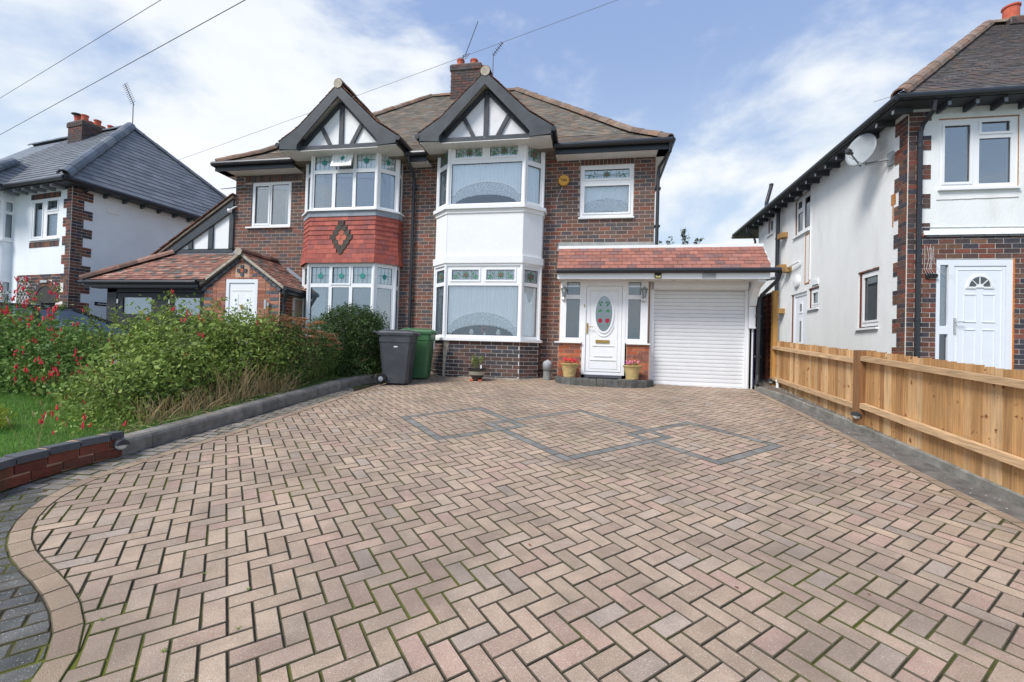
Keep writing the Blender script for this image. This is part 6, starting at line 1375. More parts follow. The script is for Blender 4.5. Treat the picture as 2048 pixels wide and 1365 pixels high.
mb.build('mortar', 'mortar_pale', LH); q.finish()
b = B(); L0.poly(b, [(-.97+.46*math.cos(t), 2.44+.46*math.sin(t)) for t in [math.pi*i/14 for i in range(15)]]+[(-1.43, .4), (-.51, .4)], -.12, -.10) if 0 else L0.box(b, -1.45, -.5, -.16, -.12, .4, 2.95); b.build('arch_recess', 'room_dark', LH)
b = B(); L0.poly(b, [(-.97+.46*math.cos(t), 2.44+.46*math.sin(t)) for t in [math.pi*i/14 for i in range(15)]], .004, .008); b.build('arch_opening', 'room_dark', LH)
w = window(LH, L0, *lw_, [(-1.66, -1.28, 4.28, 5.23, 1, None), (-1.08, -.62, 4.28, 4.88, 0, None), (-1.08, -.62, 4.99, 5.25, 1, None)], glass='glass', t=-.01); room(w, L0, *lw_, .1, 1.0, 'room_mid'); curtain(w, L0, -1.2, -.55, 4.2, 5.3, -.12, 0, 'net', False); curtain(w, L0, -1.7, -1.5, 4.2, 5.3, -.12, 0, 'net', False)
b = B(); L0.box(b, -1.80, -.48, 0, .05, 4.16, 4.2); b.build('window_sill', 'upvc', LH)
# bay of the left house
BL = [(-5.6, .05), (-5.6, -.5), (-3.0, -.5), (-2.66, -.2), (-2.66, .05)]
for (z0, z1, m_) in ((.3, 1.9, 'render_grey'), (3.10, 4.22, 'render_grey'), (5.38, 5.66, 'upvc_cool')):
    b = B(); Q = offset(BL, .0); b.prism([(x, y, z0) for x, y in BL], (0, 0, z1-z0)); b.build('bay_wall', m_, LH)
for (z0, z1) in ((1.9, 3.10), (4.22, 5.38)):
    for i in (1, 2, 3):
        Fq = Fr(BL[i], BL[i+1]); L_ = Fq.L; zt = z1-.42
        if i == 1: pn = [(L_-.75*(j+1), L_-.75*(j+1)+.66, a, c, 0, None) for j in range(3) for a, c in ((z0+.08, zt), (zt+.09, z1-.08))]
        else: pn = [(.05, L_-.07, z0+.08, zt, 0, None), (.05, L_-.07, zt+.09, z1-.08, 0, None)]
        w = window(LH, Fq, 0, L_, z0, z1, pn, glass='glass', t=0); curtain(w, Fq, 0.02, L_, z0+.1, zt, -.12, 0, 'net_grey', False)
    b = B(); b.box(-5.5, -2.8, .2, .3, z0, z1); b.build('room_back', 'room_mid', LH); band('bay_sill', LH, BL, .05, z0-.05, z0, 'upvc', back=.05)
# roof
b = B(); T, K, ez = 3.45, .988, 5.67; ex, ey = .35, -.35
b.add([(ex, ey, ez), (ex, ey+2*T, ez), (ex-T, ey+T, ez+T*K), (-9, ey, ez), (-9, ey+T, ez+T*K), (-9, ey+2*T, ez)], [(0, 1, 2), (3, 0, 2, 4), (1, 5, 4, 2)]); b.box(-9, ex-.02, ey+.02, ey+2*T-.02, ez-.05, ez-.006)
lroof = b.build('roof', 'slate_ridge', LH); q = Pieces(lroof, 'roof_tile', 'roof_tiles')
tile_slope(q, (ex, ey, 0), (ex, ey+2*T, 0), (-1, 0, 0), [(0, ez+.01), (T, ez+T*K+.01)], lambda d: (d, 2*T-d), 'slate_tile', tw=.30, gauge=.232, th=.018, jit=.002, gap=.001, lift=.022)
tile_slope(q, (-9, ey, 0), (ex, ey, 0), (0, 1, 0), [(0, ez+.01), (T, ez+T*K+.01)], lambda d: (2.5, 9+ex-d), 'slate_tile', tw=.30, gauge=.232, th=.018, jit=.002, gap=.001, lift=.022)
ridge_run(q, (ex+.02, ey-.02, ez+.03), (ex-T, ey+T, ez+T*K+.03), .15, 'slate_ridge', seg=.42); ridge_run(q, (ex, ey+2*T, ez+.03), (ex-T, ey+T, ez+T*K+.03), .10, 'slate_ridge', seg=.42); ridge_run(q, (ex-T, ey+T, ez+T*K+.03), (-9, ey+T, ez+T*K+.03), .10, 'slate_ridge', seg=.42); q.finish()
b = B(); b.tube([(ex+.03, ey-.03, ez-.04), (ex+.03, ey+2*T, ez-.04)], .055, 8); b.build('gutter', 'black_plastic', LH); b = B(); b.tube([(ex+.03, ey-.03, ez-.04), (-2.3, ey-.03, ez-.04)], .055, 8); b.build('gutter', 'black_plastic', LH)
b = B(); b.box(0, ex, ey+.03, 6.4, ez-.10, ez-.07); b.box(-2.5, 0, ey+.03, 0, ez-.10, ez-.07); b.build('soffit_boards', 'black_clean', LH)
for i in range(13): b = B(); y = .25+i*.47; b.prism([(0, y-.03, ez-.08), (ex-.06, y-.03, ez-.08), (ex-.06, y-.03, ez-.12), (0, y-.03, ez-.20)], (0, .06, 0)); b.build('rafter_foot', 'black_clean', LH)
for i in range(6): b = B(); x = -.35-i*.42; b.box(x-.05, x+.05, ey+.06, 0, ez-.17, ez-.09); b.build('rafter_foot', 'lead', LH)
# bay roof
b = B(); bx, by = -2.30, -.95; t2 = 1.3
b.add([(bx, by, ez-.02), (bx, 1.0, ez-.02), (bx-t2, by+t2, ez+t2*.8), (bx-t2, 1.6, ez+t2*.8), (-8, by, ez-.02), (-8, by+t2, ez+t2*.8), (-8, 1.6, ez+t2*.8)], [(0, 1, 3, 2), (4, 0, 2, 5), (5, 2, 3, 6)]); b.box(-8, bx, by+.02, .3, ez-.08, ez-.03); br = b.build('bay_roof', 'slate_ridge', LH)
q = Pieces(br, 'roof_tile', 'roof_tiles', 120); tile_slope(q, (bx, by, 0), (bx, 2.2, 0), (-1, 0, 0), [(0, ez), (t2, ez+t2*.8)], lambda d: (d, 1.35+d*.7), 'slate_tile', tw=.30, gauge=.232, th=.018, jit=.002, gap=.001, lift=.022)
tile_slope(q, (-7, by, 0), (bx, by, 0), (0, 1, 0), [(0, ez), (t2, ez+t2*.8)], lambda d: (0, 7+bx-d), 'slate_tile', tw=.30, gauge=.232, th=.018, jit=.002, gap=.001, lift=.022)
ridge_run(q, (bx, by, ez+.02), (bx-t2, by+t2, ez+t2*.8+.02), .14, 'slate_ridge', seg=.42); ridge_run(q, (bx-t2, by+t2, ez+t2*.8+.02), (-8, by+t2, ez+t2*.8+.02), .10, 'slate_ridge', seg=.42); q.finish()
b = B(); b.tube([(bx+.02, by-.02, ez-.06), (-7, by-.02, ez-.06)], .05, 8); b.box(-7, bx-.02, by+.0, by+.03, ez-.15, ez-.02); b.build('gutter', 'black_plastic', LH)
chimney(LH, -5.35, -4.55, 2.45, 3.75, 7.6, 9.22, 'brick_soldier')
for (x, y) in ((-5.15, 2.62), (-4.75, 2.62), (-5.15, 2.98), (-4.75, 3.0), (-5.15, 3.35), (-4.75, 3.42)): pot(LH, x, y, 9.25, .10, .26)
b = B(); b.lathe((-5.15, 2.62, 9.58), [(.19, 0), (.16, .02), (.0, .03)], 14); b.tube([(-5.15, 2.62, 9.5), (-5.15, 2.62, 9.6)], .02, 6); b.build('cowl', 'seal', LH)
b = B(); b.lathe((-4.62, 3.66, 9.25), [(.07, 0), (.07, .10), (.10, .10), (.10, .16)], 12); b.build('flue_cap', 'lead', LH)
b = B(); b.prism([(-5.40, 2.40, 8.15), (-4.50, 2.40, 8.15), (-4.50, 2.40, 8.35), (-5.40, 2.40, 8.35)], (0, .05, 0)); b.prism([(-4.53, 2.4, 8.2), (-4.53, 3.5, 9.2), (-4.53, 3.3, 9.3), (-4.53, 2.4, 8.45)], (.02, 0, 0)); b.build('lead_flashing', 'lead', LH)
b = B(); L1.box(b, .60, 1.05, 0, .012, 2.42, 2.52); pn_ = b.build('name_board', 'ink', LH)
b = B()
for i in range(9): L1.box(b, .66+.04*i, .685+.04*i, .012, .016, 2.455, 2.475+.01*(i % 2))
b.build('lettering', 'upvc', pn_)
b = B(); L1.box(b, .75, 1.1, 0, .02, 5.1, 5.25); b.build('air_vent', 'render_white', LH)
b = B(); L0.box(b, -1.15, -.85, .004, .05, 2.98, 3.04); b.build('porch_lamp', 'chrome', LH)
b = B()
for i in range(-3, 9):
    for sg in (-1, 1):
        x0, z0 = -2.12+0, 1.75+i*.19; n5 = 0
        p = (max(-2.12, min(-1.62, -2.12 if sg > 0 else -1.62)), z0); q2 = (-1.62 if sg > 0 else -2.12, z0+.5*1.25)
        zz0, zz1 = p[1], q2[1]
        if zz1 < 1.8 or zz0 > 3.15: continue
        t0 = max(0, (1.8-zz0)/(zz1-zz0)); t1 = min(1, (3.15-zz0)/(zz1-zz0))
        A_ = (p[0]+(q2[0]-p[0])*t0, zz0+(zz1-zz0)*t0); C_ = (p[0]+(q2[0]-p[0])*t1, zz0+(zz1-zz0)*t1)
        b.bar(L0.P(A_[0], .05+.01*sg, A_[1]), L0.P(C_[0], .05+.01*sg, C_[1]), .012, .022, up=(0, -1, 0))
tr_ = b.build('trellis', 'trellis_white'); tr_.matrix_world = LR; tag(tr_, 'white diamond trellis on the brick front of the left rendered house', 'trellis')
# ================================================================ BINS
def bin_(loc, rz, label, m, lidm, z0, hgt=1.04):
    r = root('wheelie_bin', loc, label, 'bin', 'wheelie bins by the bay window', rz=rz, local=True)
    b = B(); n = []                                     # x: length (handle at -x), y: width
    def rect(x0, x1, y0, y1, z, c=.05): return [(x0+c, y0, z), (x1-c, y0, z), (x1, y0+c, z), (x1, y1-c, z), (x1-c, y1, z), (x0+c, y1, z), (x0, y1-c, z), (x0, y0+c, z)]
    L = [rect(-.22, .24, -.22, .22, .02), rect(-.23, .25, -.225, .225, .08), rect(-.30, .31, -.265, .265, .78), rect(-.31, .325, -.275, .275, .80), rect(-.31, .33, -.28, .28, .94)]
    vs = sum(L, []); k = 8; fs = [tuple(range(8))[::-1]]+[(i*k+j, i*k+(j+1) % k, (i+1)*k+(j+1) % k, (i+1)*k+j) for i in range(len(L)-1) for j in range(k)]+[tuple(range(32, 40))]
    b.add(vs, fs); b.build('body', m, r)
    b = B(); L = [rect(-.34, .38, -.30, .30, .93, .04), rect(-.34, .39, -.305, .305, .975, .04), rect(-.33, .36, -.29, .29, 1.0, .05), rect(-.28, .28, -.22, .22, 1.035, .08)]
    vs = sum(L, []); b.add(vs, [tuple(range(8))[::-1]]+[(i*k+j, i*k+(j+1) % k, (i+1)*k+(j+1) % k, (i+1)*k+j) for i in range(3) for j in range(k)]+[tuple(range(24, 32))]); b.box(.36, .41, -.12, .12, .93, .975); b.build('lid', lidm, r)
    b = B(); b.tube([(-.32, -.24, .96), (-.41, -.24, .99), (-.41, .24, .99), (-.32, .24, .96)], .016, 8); b.build('handle', m, r)
    for sy in (-1, 1):
        b = B(); b.lathe((-.235, sy*.245-.03 if sy > 0 else -.275, .10), [(.04, -.0), (.095, .0), (.10, .012), (.10, .048), (.095, .06), (.05, .06)], 18, (0, 1, 0)); wv = b.build('wheel', 'rubber', r)
        b = B(); b.lathe((-.235, sy*.31 if sy > 0 else -.305, .10), [(.05, 0), (.045, .012*1), (.012, .02)], 12, (0, sy, 0)); b.build('hub', 'dish_metal', wv)
    b = B(); b.tube([(-.235, -.27, .10), (-.235, .27, .10)], .012, 6); b.build('axle', 'dish_metal', r); return r
g1 = bin_((-3.72, 8.12, G(-3.7, 8.1)), .20, 'dark grey wheelie bin standing in front of the green bin by the hedge', 'bin_grey', 'bin_grey', 0)
g2 = bin_((-3.62, 8.85, G(-3.6, 8.8)), .16, 'green wheelie bin mostly hidden behind the dark grey bin', 'bin_green', 'bin_green', 0)
b = B(); b.box(-.02, .05, -.2705, -.268, .70, .725); b.build('small_label', 'sticker_white', g1)
b = B(); b.prism([(.315, .05, .62), (.315, .22, .62), (.322, .22, .86), (.322, .05, .86)], (.004, 0, 0)); b.build('paper_label', 'sticker_white', g2)
# ================================================================ POTS
def potplant(x, y, lab, fl, seed):
    z = 1.0; r = root('flower_pot', (x, y, z-.015), lab, 'plant pot', 'matching yellow flower pots either side of the front door')
    b = B(); b.lathe((x, y, z-.015), [(.115, 0), (.125, .03), (.118, .035), (.15, .19), (.165, .235), (.185, .26), (.19, .275), (.175, .28), (.155, .265)], 26); b.build('pot', 'pot_yellow', r, smooth=False)
    b = B(); b.lathe((x, y, z+.23), [(.155, 0), (.15, .008)], 20); b.build('compost', 'soil', r)
    leaves('foliage', r, [((x, y, z+.285), (.13, .13, .05))], 260, .022, 'leaf_mid', seed)
    rn = random.Random(seed); b = B()
    for i in range(34):
        q = Vector((x+rn.uniform(-.13, .13), y+rn.uniform(-.11, .09), z+.31+rn.uniform(-.02, .045 if fl == 'flower_pink' else .06))); n_ = Vector((rn.uniform(-1, 1), -1, rn.uniform(0, 1))); b.lathe(q, [(.002, 0), (.017, .006), (.002, .014)], 6, n_)
    b.build('flowers', fl, r, kind='stuff')
def leaves(name, parent, blobs, n, size, m, seed, shell=.55, up=.3, kind=None, clump=0, aspect=2.0, fold=True):
    r = np.random.default_rng(seed); w = np.array([a[1][0]*a[1][1]+a[1][1]*a[1][2]+a[1][0]*a[1][2] for a in blobs]); w = w/w.sum(); P = []; Nn = []
    for (c, rad), k in zip(blobs, (w*n).astype(int)):
        d = r.normal(size=(k, 3)); d /= np.linalg.norm(d, axis=1)[:, None]; rr = (shell+(1-shell)*r.random(k)**.6)
        lump = 1+.13*np.sin(d[:, 0]*7+seed)*np.cos(d[:, 1]*6+seed*2)+.08*np.sin(d[:, 2]*11+d[:, 0]*9)+r.normal(0, .05, k)
        P.append(np.array(c)+d*np.array(rad)*(rr*lump)[:, None]); Nn.append(d)
    P = np.concatenate(P); Nn = np.concatenate(Nn); k = len(P)
    if clump:                                         # gather leaves round sprigs
        ns = max(1, k//clump); idx = r.integers(0, k, ns); own = r.integers(0, ns, k); off_ = r.normal(size=(k, 3))*size*1.5; P = P[idx[own]]+off_; Nn = Nn[idx[own]]
    nrm = Nn*.7+np.array([0, 0, up])+r.normal(size=(k, 3))*.75; nrm /= np.linalg.norm(nrm, axis=1)[:, None]
    t = np.cross(nrm, r.normal(size=(k, 3))); t /= np.linalg.norm(t, axis=1)[:, None]; s = np.cross(nrm, t); L = size*r.uniform(.6, 1.35, k)[:, None]; Wd = L/aspect
    V = np.stack([P-t*L*.5, P+s*Wd*.5-nrm*Wd*.12, P+t*L*.5-nrm*L*.15, P-s*Wd*.5-nrm*Wd*.12], 1).reshape(-1, 3); i = np.arange(k)[:, None]*4
    F = np.concatenate([i+np.array([[0, 1, 2]]), i+np.array([[0, 2, 3]])]); return npmesh(name, V, F, m, parent, kind='stuff')
potplant(-.465, 9.17, 'yellow flower pot with dark red flowers to the left of the front door step', 'flower_red', 3); potplant(.775, 9.15, 'yellow flower pot with pink flowers to the right of the front door step', 'flower_pink', 4)
r = root('glazed_pot', (-2.34, 8.92, G(-2.3, 8.9)), 'striped dark glazed bowl with a small variegated shrub below the bay window', 'plant pot'); z = G(-2.3, 8.9)+.03; x, y = -2.34, 8.92
b = B(); b.lathe((x, y, z), [(.09, 0), (.11, .03), (.145, .09)], 26); b.lathe((x, y, z+.165), [(.178, 0), (.185, .03), (.20, .05), (.20, .065), (.175, .065), (.165, .04)], 26); b.build('bowl', 'pot_dark', r); b = B(); b.lathe((x, y, z+.09), [(.146, 0), (.178, .075)], 26); b.build('cream_band', 'pot_cream', r)
for dx in (-.09, .09): b = B(); b.box(x+dx-.035, x+dx+.035, y-.10, y-.03, z-.03, z); b.build('foot', 'terracotta', r)
leaves('foliage', r, [((x-.03, y, z+.36), (.13, .12, .14)), ((x+.1, y, z+.42), (.05, .05, .12)), ((x-.08, y, z+.42), (.06, .06, .09))], 420, .04, 'leaf_variegated', 8, shell=.1)
b = B(); b.box(x+.10, x+.125, y-.12, y-.11, z+.23, z+.30); b.build('plant_tag', 'upvc', r)
for i in range(6): a = i; b.tube([(x, y, z+.2), (x+.08*math.cos(a), y+.08*math.sin(a), z+.42)], .004, 4)
r = root('stone_urn', (-.955, 9.5, .88), 'grey stone post-like urn standing against the wall between the bay and the porch', 'garden ornament'); b = B(); b.lathe((-.945, 9.5, .875), [(.09, 0), (.095, .02), (.085, .20), (.10, .22)], 18); b.build('base', 'stone_urn', r); b = B(); b.lathe((-.945, 9.5, 1.095), [(.10, 0), (.105, .13), (.095, .17), (.06, .20), (.025, .21), (.02, .225)], 18); b.build('top', 'stone_top', r, smooth=True)
# ================================================================ CAR (seen above the shrubs)
cr_ = root('parked_car', (-10.0, 6.95, .60), 'dark grey hatchback parked behind the red flowering shrub, mostly its roof and side window showing', 'car', rz=.87, local=True)
b = B(); side = [(-2.0, .25), (1.85, .25), (1.97, .45), (1.95, .72), (1.7, .86), (1.05, .98), (-1.85, 1.0), (-2.02, .8)]
for sg in (1,): b.prism([(x, -.84, z) for x, z in side], (0, 1.68, 0))
b.build('body', 'car_paint', cr_)
# greenhouse: belt and roof outlines
belt = [(1.10, -.80), (1.10, .80), (-1.85, .80), (-1.85, -.80)]; rf = [(.10, -.58), (.10, .58), (-1.55, .56), (-1.55, -.56)]
zb, zr = .97, 1.42
b = B(); b.add([(x, y, zb) for x, y in belt]+[(x*1.0, y, zr) for x, y in rf], [(0, 1, 5, 4), (1, 2, 6, 5), (2, 3, 7, 6), (3, 0, 4, 7)]); b.build('glasshouse', 'car_glass', cr_)
b = B(); b.add([(.95, .75, .9), (.95, -.75, .9), (-1.7, -.75, .9), (-1.7, .75, .9)], [(0, 1, 2, 3)]); b.box(-.35, -.22, -.5, -.1, .9, 1.32); b.box(-.35, -.22, .1, .5, .9, 1.32); b.build('interior', 'car_trim', cr_)
b = B(); b.add([(.12, -.60, zr), (.12, .60, zr), (-.2, .61, zr+.035), (-.2, -.61, zr+.035), (-1.0, .60, zr+.045), (-1.0, -.60, zr+.045), (-1.62, .58, zr+.0), (-1.62, -.58, zr+.0), (.12, -.60, zr-.03), (-.2, -.61, zr-.02), (-1.0, -.6, zr-.01), (-1.62, -.58, zr-.03)], [(0, 1, 2, 3), (3, 2, 4, 5), (5, 4, 6, 7), (0, 3, 9, 8), (3, 5, 10, 9), (5, 7, 11, 10)]); b.build('roof', 'car_paint', cr_, smooth=False)
b = B()
for sg in (-1, 1):
    b.bar((1.14, sg*.80, zb-.01), (.10, sg*.585, zr+.01), .05, .05); b.bar((.10, sg*.59, zr+.01), (-1.6, sg*.575, zr+.01), .045, .04); b.bar((-.28, sg*.81, zb), (-.38, sg*.59, zr), .09, .03); b.bar((.52, sg*.805, zb), (.33, sg*.64, zr-.13), .03, .025); b.bar((-1.85, sg*.8, zb), (-1.58, sg*.57, zr), .14, .06); b.bar((1.1, sg*.815, zb), (-1.85, sg*.815, zb), .03, .03)
b.build('pillars', 'car_trim', cr_)
for sx_ in (-1.25, 1.25):
    for sg in (-1, 1): b = B(); b.lathe((sx_, sg*.84-.1*(sg > 0)-(-.0), .30), [(.30, 0), (.31, .03), (.31, .12)], 18, (0, 1, 0)); b.build('wheel', 'rubber', cr_)
b = B(); b.obox((.98, -.93, 1.02), (.07, 0, 0), (0, .09, 0), (0, 0, .06)); b.build('door_mirror', 'car_paint', cr_); b = B(); b.tube([(-.25, 0, zr+.04), (-.62, 0, zr+.27)], .006, 5); b.build('aerial', 'car_trim', cr_)
b = B(); b.add([(1.85, -.6, .62), (1.97, -.45, .60), (1.9, -.45, .76), (1.72, -.68, .78)], [(0, 1, 2, 3)]); b.build('headlight', 'lamp_lens', cr_)
# ================================================================ SHRUBS
def sprigs(b, blobs, n, seed, r0=.004, low=0, rise=1):
    rn = random.Random(seed)
    for i in range(n):
        (c, rad) = rn.choice(blobs); base = Vector((c[0]+rn.uniform(-.5, .5)*rad[0], c[1]+rn.uniform(-.5, .5)*rad[1], 0)); base.z = G(base.x, base.y)+.12
        tip = Vector((c[0]+rn.uniform(-.95, .95)*rad[0], c[1]+rn.uniform(-.95, .95)*rad[1], c[2]+rad[2]*rn.uniform(.2, 1)*rise)); mid = (base+tip)/2+Vector((rn.uniform(-.1, .1), rn.uniform(-.1, .1), .1)); b.tube([base, mid, tip], [r0*1.6, r0*1.2, r0*.5], 4, cap=False)
def shrub(name, label, cat, loc, blobs, n, size, m, seed, stems=26, **k):
    r = root(name, (loc[0], loc[1], G(*loc)+.1), label, cat); b = B(); sprigs(b, blobs, stems, seed); b.build('stems', 'twig', r, kind='stuff'); leaves('foliage', r, blobs, n, size, m, seed, **k); return r
FU = [((-8.5, 5.35, 1.18), (1.25, .62, .60)), ((-7.3, 5.15, 1.10), (.66, .50, .54)), ((-9.7, 5.5, 1.3), (1.0, .6, .7)), ((-6.85, 5.05, .85), (.42, .42, .36)), ((-8.3, 5.25, .8), (1.3, .5, .35))]
fu = shrub('fuchsia_bush', 'fuchsia shrub covered in red hanging flowers in front of the parked car', 'shrub', (-8.3, 5.2), FU, 26000, .062, 'leaf_fuchsia', 11, stems=40, clump=7, shell=.5)
# tall flowering sprays
def sprays(parent, spots, leafm, seed, fl='flower_red', nfl=3):
    rn = random.Random(seed); b = B(); P = []
    for (x, y, z0, h, lx) in spots:
        p0 = Vector((x, y, z0)); pts = [p0+Vector((lx*t*t, 0, h*(t-.18*t*t)/.82)) for t in (0, .25, .5, .75, 1)]; b.tube(pts, [.006, .005, .004, .003, .002], 4, cap=False)
        for k in range(10): t = rn.uniform(.2, 1); c = p0+Vector((lx*t*t, 0, h*(t-.18*t*t)/.82)); P.append((tuple(c), (.07, .07, .05)))
    b.build('sprays', 'twig', parent, kind='stuff'); leaves('spray_leaves', parent, P, len(P)*9, .036, leafm, seed, shell=.1); return P
FS_ = [(-8.6+.0, 5.3, 1.5, .85, .15), (-8.2, 5.3, 1.5, .72, -.2), (-8.85, 5.35, 1.5, .9, -.3), (-7.9, 5.2, 1.4, .55, .3), (-9.1, 5.4, 1.6, .6, .2), (-8.4, 5.2, 1.5, .6, .35), (-9.3, 5.3, 1.6, .5, -.3), (-7.5, 5.1, 1.3, .35, .3), (-8.0, 5.35, 1.5, .75, .1)]
PF = sprays(fu, FS_, 'leaf_fuchsia', 5)
def flower_unit():
    v = []; f = []
    def cone(r0, r1, z0, z1, n=6):
        k = len(v)
        for r, z in ((r0, z0), (r1, z1)):
            for j in range(n): v.append((r*math.cos(2*math.pi*j/n), r*math.sin(2*math.pi*j/n), z))
        for j in range(n): f.append((k+j, k+(j+1) % n, k+n+(j+1) % n, k+n+j))
    cone(.15, .2, 1.0, .6)
    for j in range(4):
        a = j*math.pi/2; k = len(v); v.extend([(.15*math.cos(a-.5), .15*math.sin(a-.5), .6), (.15*math.cos(a+.5), .15*math.sin(a+.5), .6), (.75*math.cos(a), .75*math.sin(a), .15)]); f.append((k, k+1, k+2))
    cone(.22, .32, .5, .05); cone(.03, .02, .05, -.7, 3); return v, f
UNIT['flower'] = flower_unit()
FL = Pieces(fu, 'flower', 'small_flowers', 150); rn = random.Random(9)
def put_flowers(FLp, blobs, n, s0, s1, m, rn, front=True):
    for i in range(n):
        c, rad = rn.choice(blobs); d = Vector((rn.gauss(0, 1), -abs(rn.gauss(0, 1)), rn.gauss(0, .9))).normalized(); p = Vector((c[0]+d.x*rad[0]*1.03, c[1]+d.y*rad[1]*1.06, c[2]+d.z*rad[2]*1.02)); 
        for k in range(rn.randint(1, 3)):
            s = rn.uniform(s0, s1); q = p+Vector((rn.uniform(-.035, .035), rn.uniform(-.03, .02), rn.uniform(-.03, .03))); tl_ = Matrix.Rotation(rn.uniform(-.4, .4), 4, 'X')@Matrix.Rotation(rn.uniform(-.4, .4), 4, 'Y')@Matrix.Rotation(rn.uniform(0, 6), 4, 'Z'); FLp.add(Matrix.Translation(q)@tl_@Matrix.Diagonal((s*.6, s*.6, s, 1)), 'flower', m)
put_flowers(FL, FU, 150, .045, .07, 'flower_red', rn); put_flowers(FL, PF, 75, .045, .07, 'flower_red', rn); FL.finish()
MB = [((-5.9, 5.55, 1.36), (.78, .8, .60)), ((-5.35, 5.0, 1.02), (.55, .8, .45)), ((-6.6, 5.5, 1.05), (.6, .6, .50)), ((-5.25, 6.05, 1.32), (.55, .7, .54)), ((-5.35, 4.35, .82), (.42, .6, .32)), ((-6.2, 4.95, .85), (.5, .5, .34)), ((-5.7, 6.3, 1.45), (.6, .6, .5))]
mbs = shrub('mixed_shrub', 'loose light green shrub leaning over the kerb with dry stems at its foot', 'shrub', (-5.6, 5.3), MB, 30000, .050, 'leaf_light', 21, stems=90, clump=8, shell=.45)
PM = sprays(mbs, [(-6.2, 5.5, 1.6, .5, .2), (-5.6, 5.7, 1.7, .45, .25), (-6.6, 5.3, 1.3, .5, -.2), (-5.9, 5.4, 1.6, .6, -.1), (-5.1, 6.2, 1.5, .42, .2), (-5.5, 6.4, 1.6, .5, -.15), (-6.4, 5.8, 1.5, .6, -.4)]+[(-6.9+1.9*k_/17, 5.2+1.1*(k_/17)+.25*math.sin(k_*5), 1.25+.15*math.sin(k_*3), .58+.15*math.sin(k_*7), .15*math.sin(k_*11)) for k_ in range(18)], 'leaf_light', 22)
leaves('large_leaves', mbs, MB, 4200, .078, 'leaf_light', 79, shell=.86, up=.5, clump=4)
FL2 = Pieces(mbs, 'flower', 'small_flowers', 60); put_flowers(FL2, [MB[2], MB[0], MB[5]], 26, .042, .06, 'flower_red', rn); put_flowers(FL2, PM, 12, .045, .06, 'flower_red', rn); put_flowers(FL2, [MB[2], MB[5], MB[1]], 60, .014, .024, 'flower_white', rn)
put_flowers(FL2, [((-5.1, 3.9, .62), (.35, .45, .18))], 14, .04, .055, 'flower_red', rn); FL2.finish()
leaves('low_leaves', mbs, [((-5.0, 3.95, .62), (.38, .5, .16)), ((-5.5, 4.3, .62), (.5, .4, .16))], 1500, .035, 'leaf_light', 31, shell=.1)
# dry stems along the kerb
b = B(); rn2 = random.Random(4)
for i in range(520):
    y = rn2.uniform(4.0, 6.4); x = -4.62-rn2.random()**1.4*.35; z = G(x, y)+.13; h = rn2.uniform(.12, .46)*(1.25 if 4.9 < y < 5.9 else .75); lx, ly = rn2.gauss(.02, .10), rn2.gauss(0, .12); p = Vector((x, y, z)); b.tube([p, p+Vector((lx*.5, ly*.4, h*.55)), p+Vector((lx*1.2, ly, h))], [.003, .0025, .0015], 3, cap=False)
for i in range(130):
    y = rn2.uniform(3.7, 6.2); x = -4.6-rn2.random()*.25; z = G(x, y)+.15; a = rn2.uniform(0, 6.3); l = rn2.uniform(.06, .2); p = Vector((x, y, z)); q_ = p+Vector((math.cos(a)*l, math.sin(a)*l, rn2.uniform(0, .05))); b.tube([p, (p+q_)/2+Vector((0, 0, .02)), q_], .0028, 3, cap=False)
b.build('dry_stems', 'straw', mbs, kind='stuff')
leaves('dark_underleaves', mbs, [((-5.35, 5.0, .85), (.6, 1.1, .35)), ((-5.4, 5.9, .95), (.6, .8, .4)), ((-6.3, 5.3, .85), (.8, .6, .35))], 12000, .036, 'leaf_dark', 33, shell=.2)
SPB = [((-5.02, 7.0, 1.36), (.60, .62, .60)), ((-5.30, 6.75, 1.50), (.46, .4, .48)), ((-4.95, 7.35, 1.25), (.45, .4, .48)), ((-4.9, 6.5, 1.0), (.32, .5, .32))]
spb = shrub('spiraea_bush', 'rounded green shrub topped with rusty brown flower heads beside the neighbouring porch', 'shrub', (-5.0, 7.0), SPB, 15000, .034, 'leaf_mid', 41, stems=40, clump=6)
b = B(); rn3 = random.Random(12)
for i in range(110):
    c, rad = rn3.choice(SPB[:3]); a = rn3.uniform(0, 6.28); q_ = rn3.random()**.5*.95; base = Vector((c[0]+math.cos(a)*q_*rad[0], c[1]+math.sin(a)*q_*rad[1], c[2]+rad[2]*math.sqrt(1-q_*q_)+.01))
    for k in range(24): d = Vector((rn3.gauss(0, .042), rn3.gauss(0, .042), rn3.gauss(0, .010))); b.lathe(base+d, [(.001, -.008), (.013, 0), (.001, .009)], 4)
b.build('flower_heads', 'seedhead', spb, kind='stuff')
HB = [((-4.80, 8.30, 1.52), (.66, .50, .74)), ((-5.05, 8.0, 1.50), (.50, .45, .66)), ((-4.50, 8.45, 1.45), (.45, .42, .78)), ((-4.75, 8.2, 1.0), (.62, .52, .42)), ((-4.85, 8.30, 1.92), (.52, .42, .42)), ((-4.50, 8.25, 1.75), (.40, .40, .42))]
shrub('clipped_hedge', 'dense dark green rounded hedge next to the dark grey bin under the tile-hung bay', 'hedge', (-4.7, 8.2), HB, 46000, .040, 'leaf_dark', 51, stems=30, clump=0, shell=.72)
yb_ = root('yellow_shrub', (-5.95, 3.5, G(-6, 3.5)+.12), 'small bright yellow-green shrub at the left end of the lawn', 'shrub'); leaves('foliage', yb_, [((-6.0, 3.45, G(-6, 3.5)+.27), (.26, .22, .17))], 900, .045, 'leaf_yellow', 61, shell=.3)
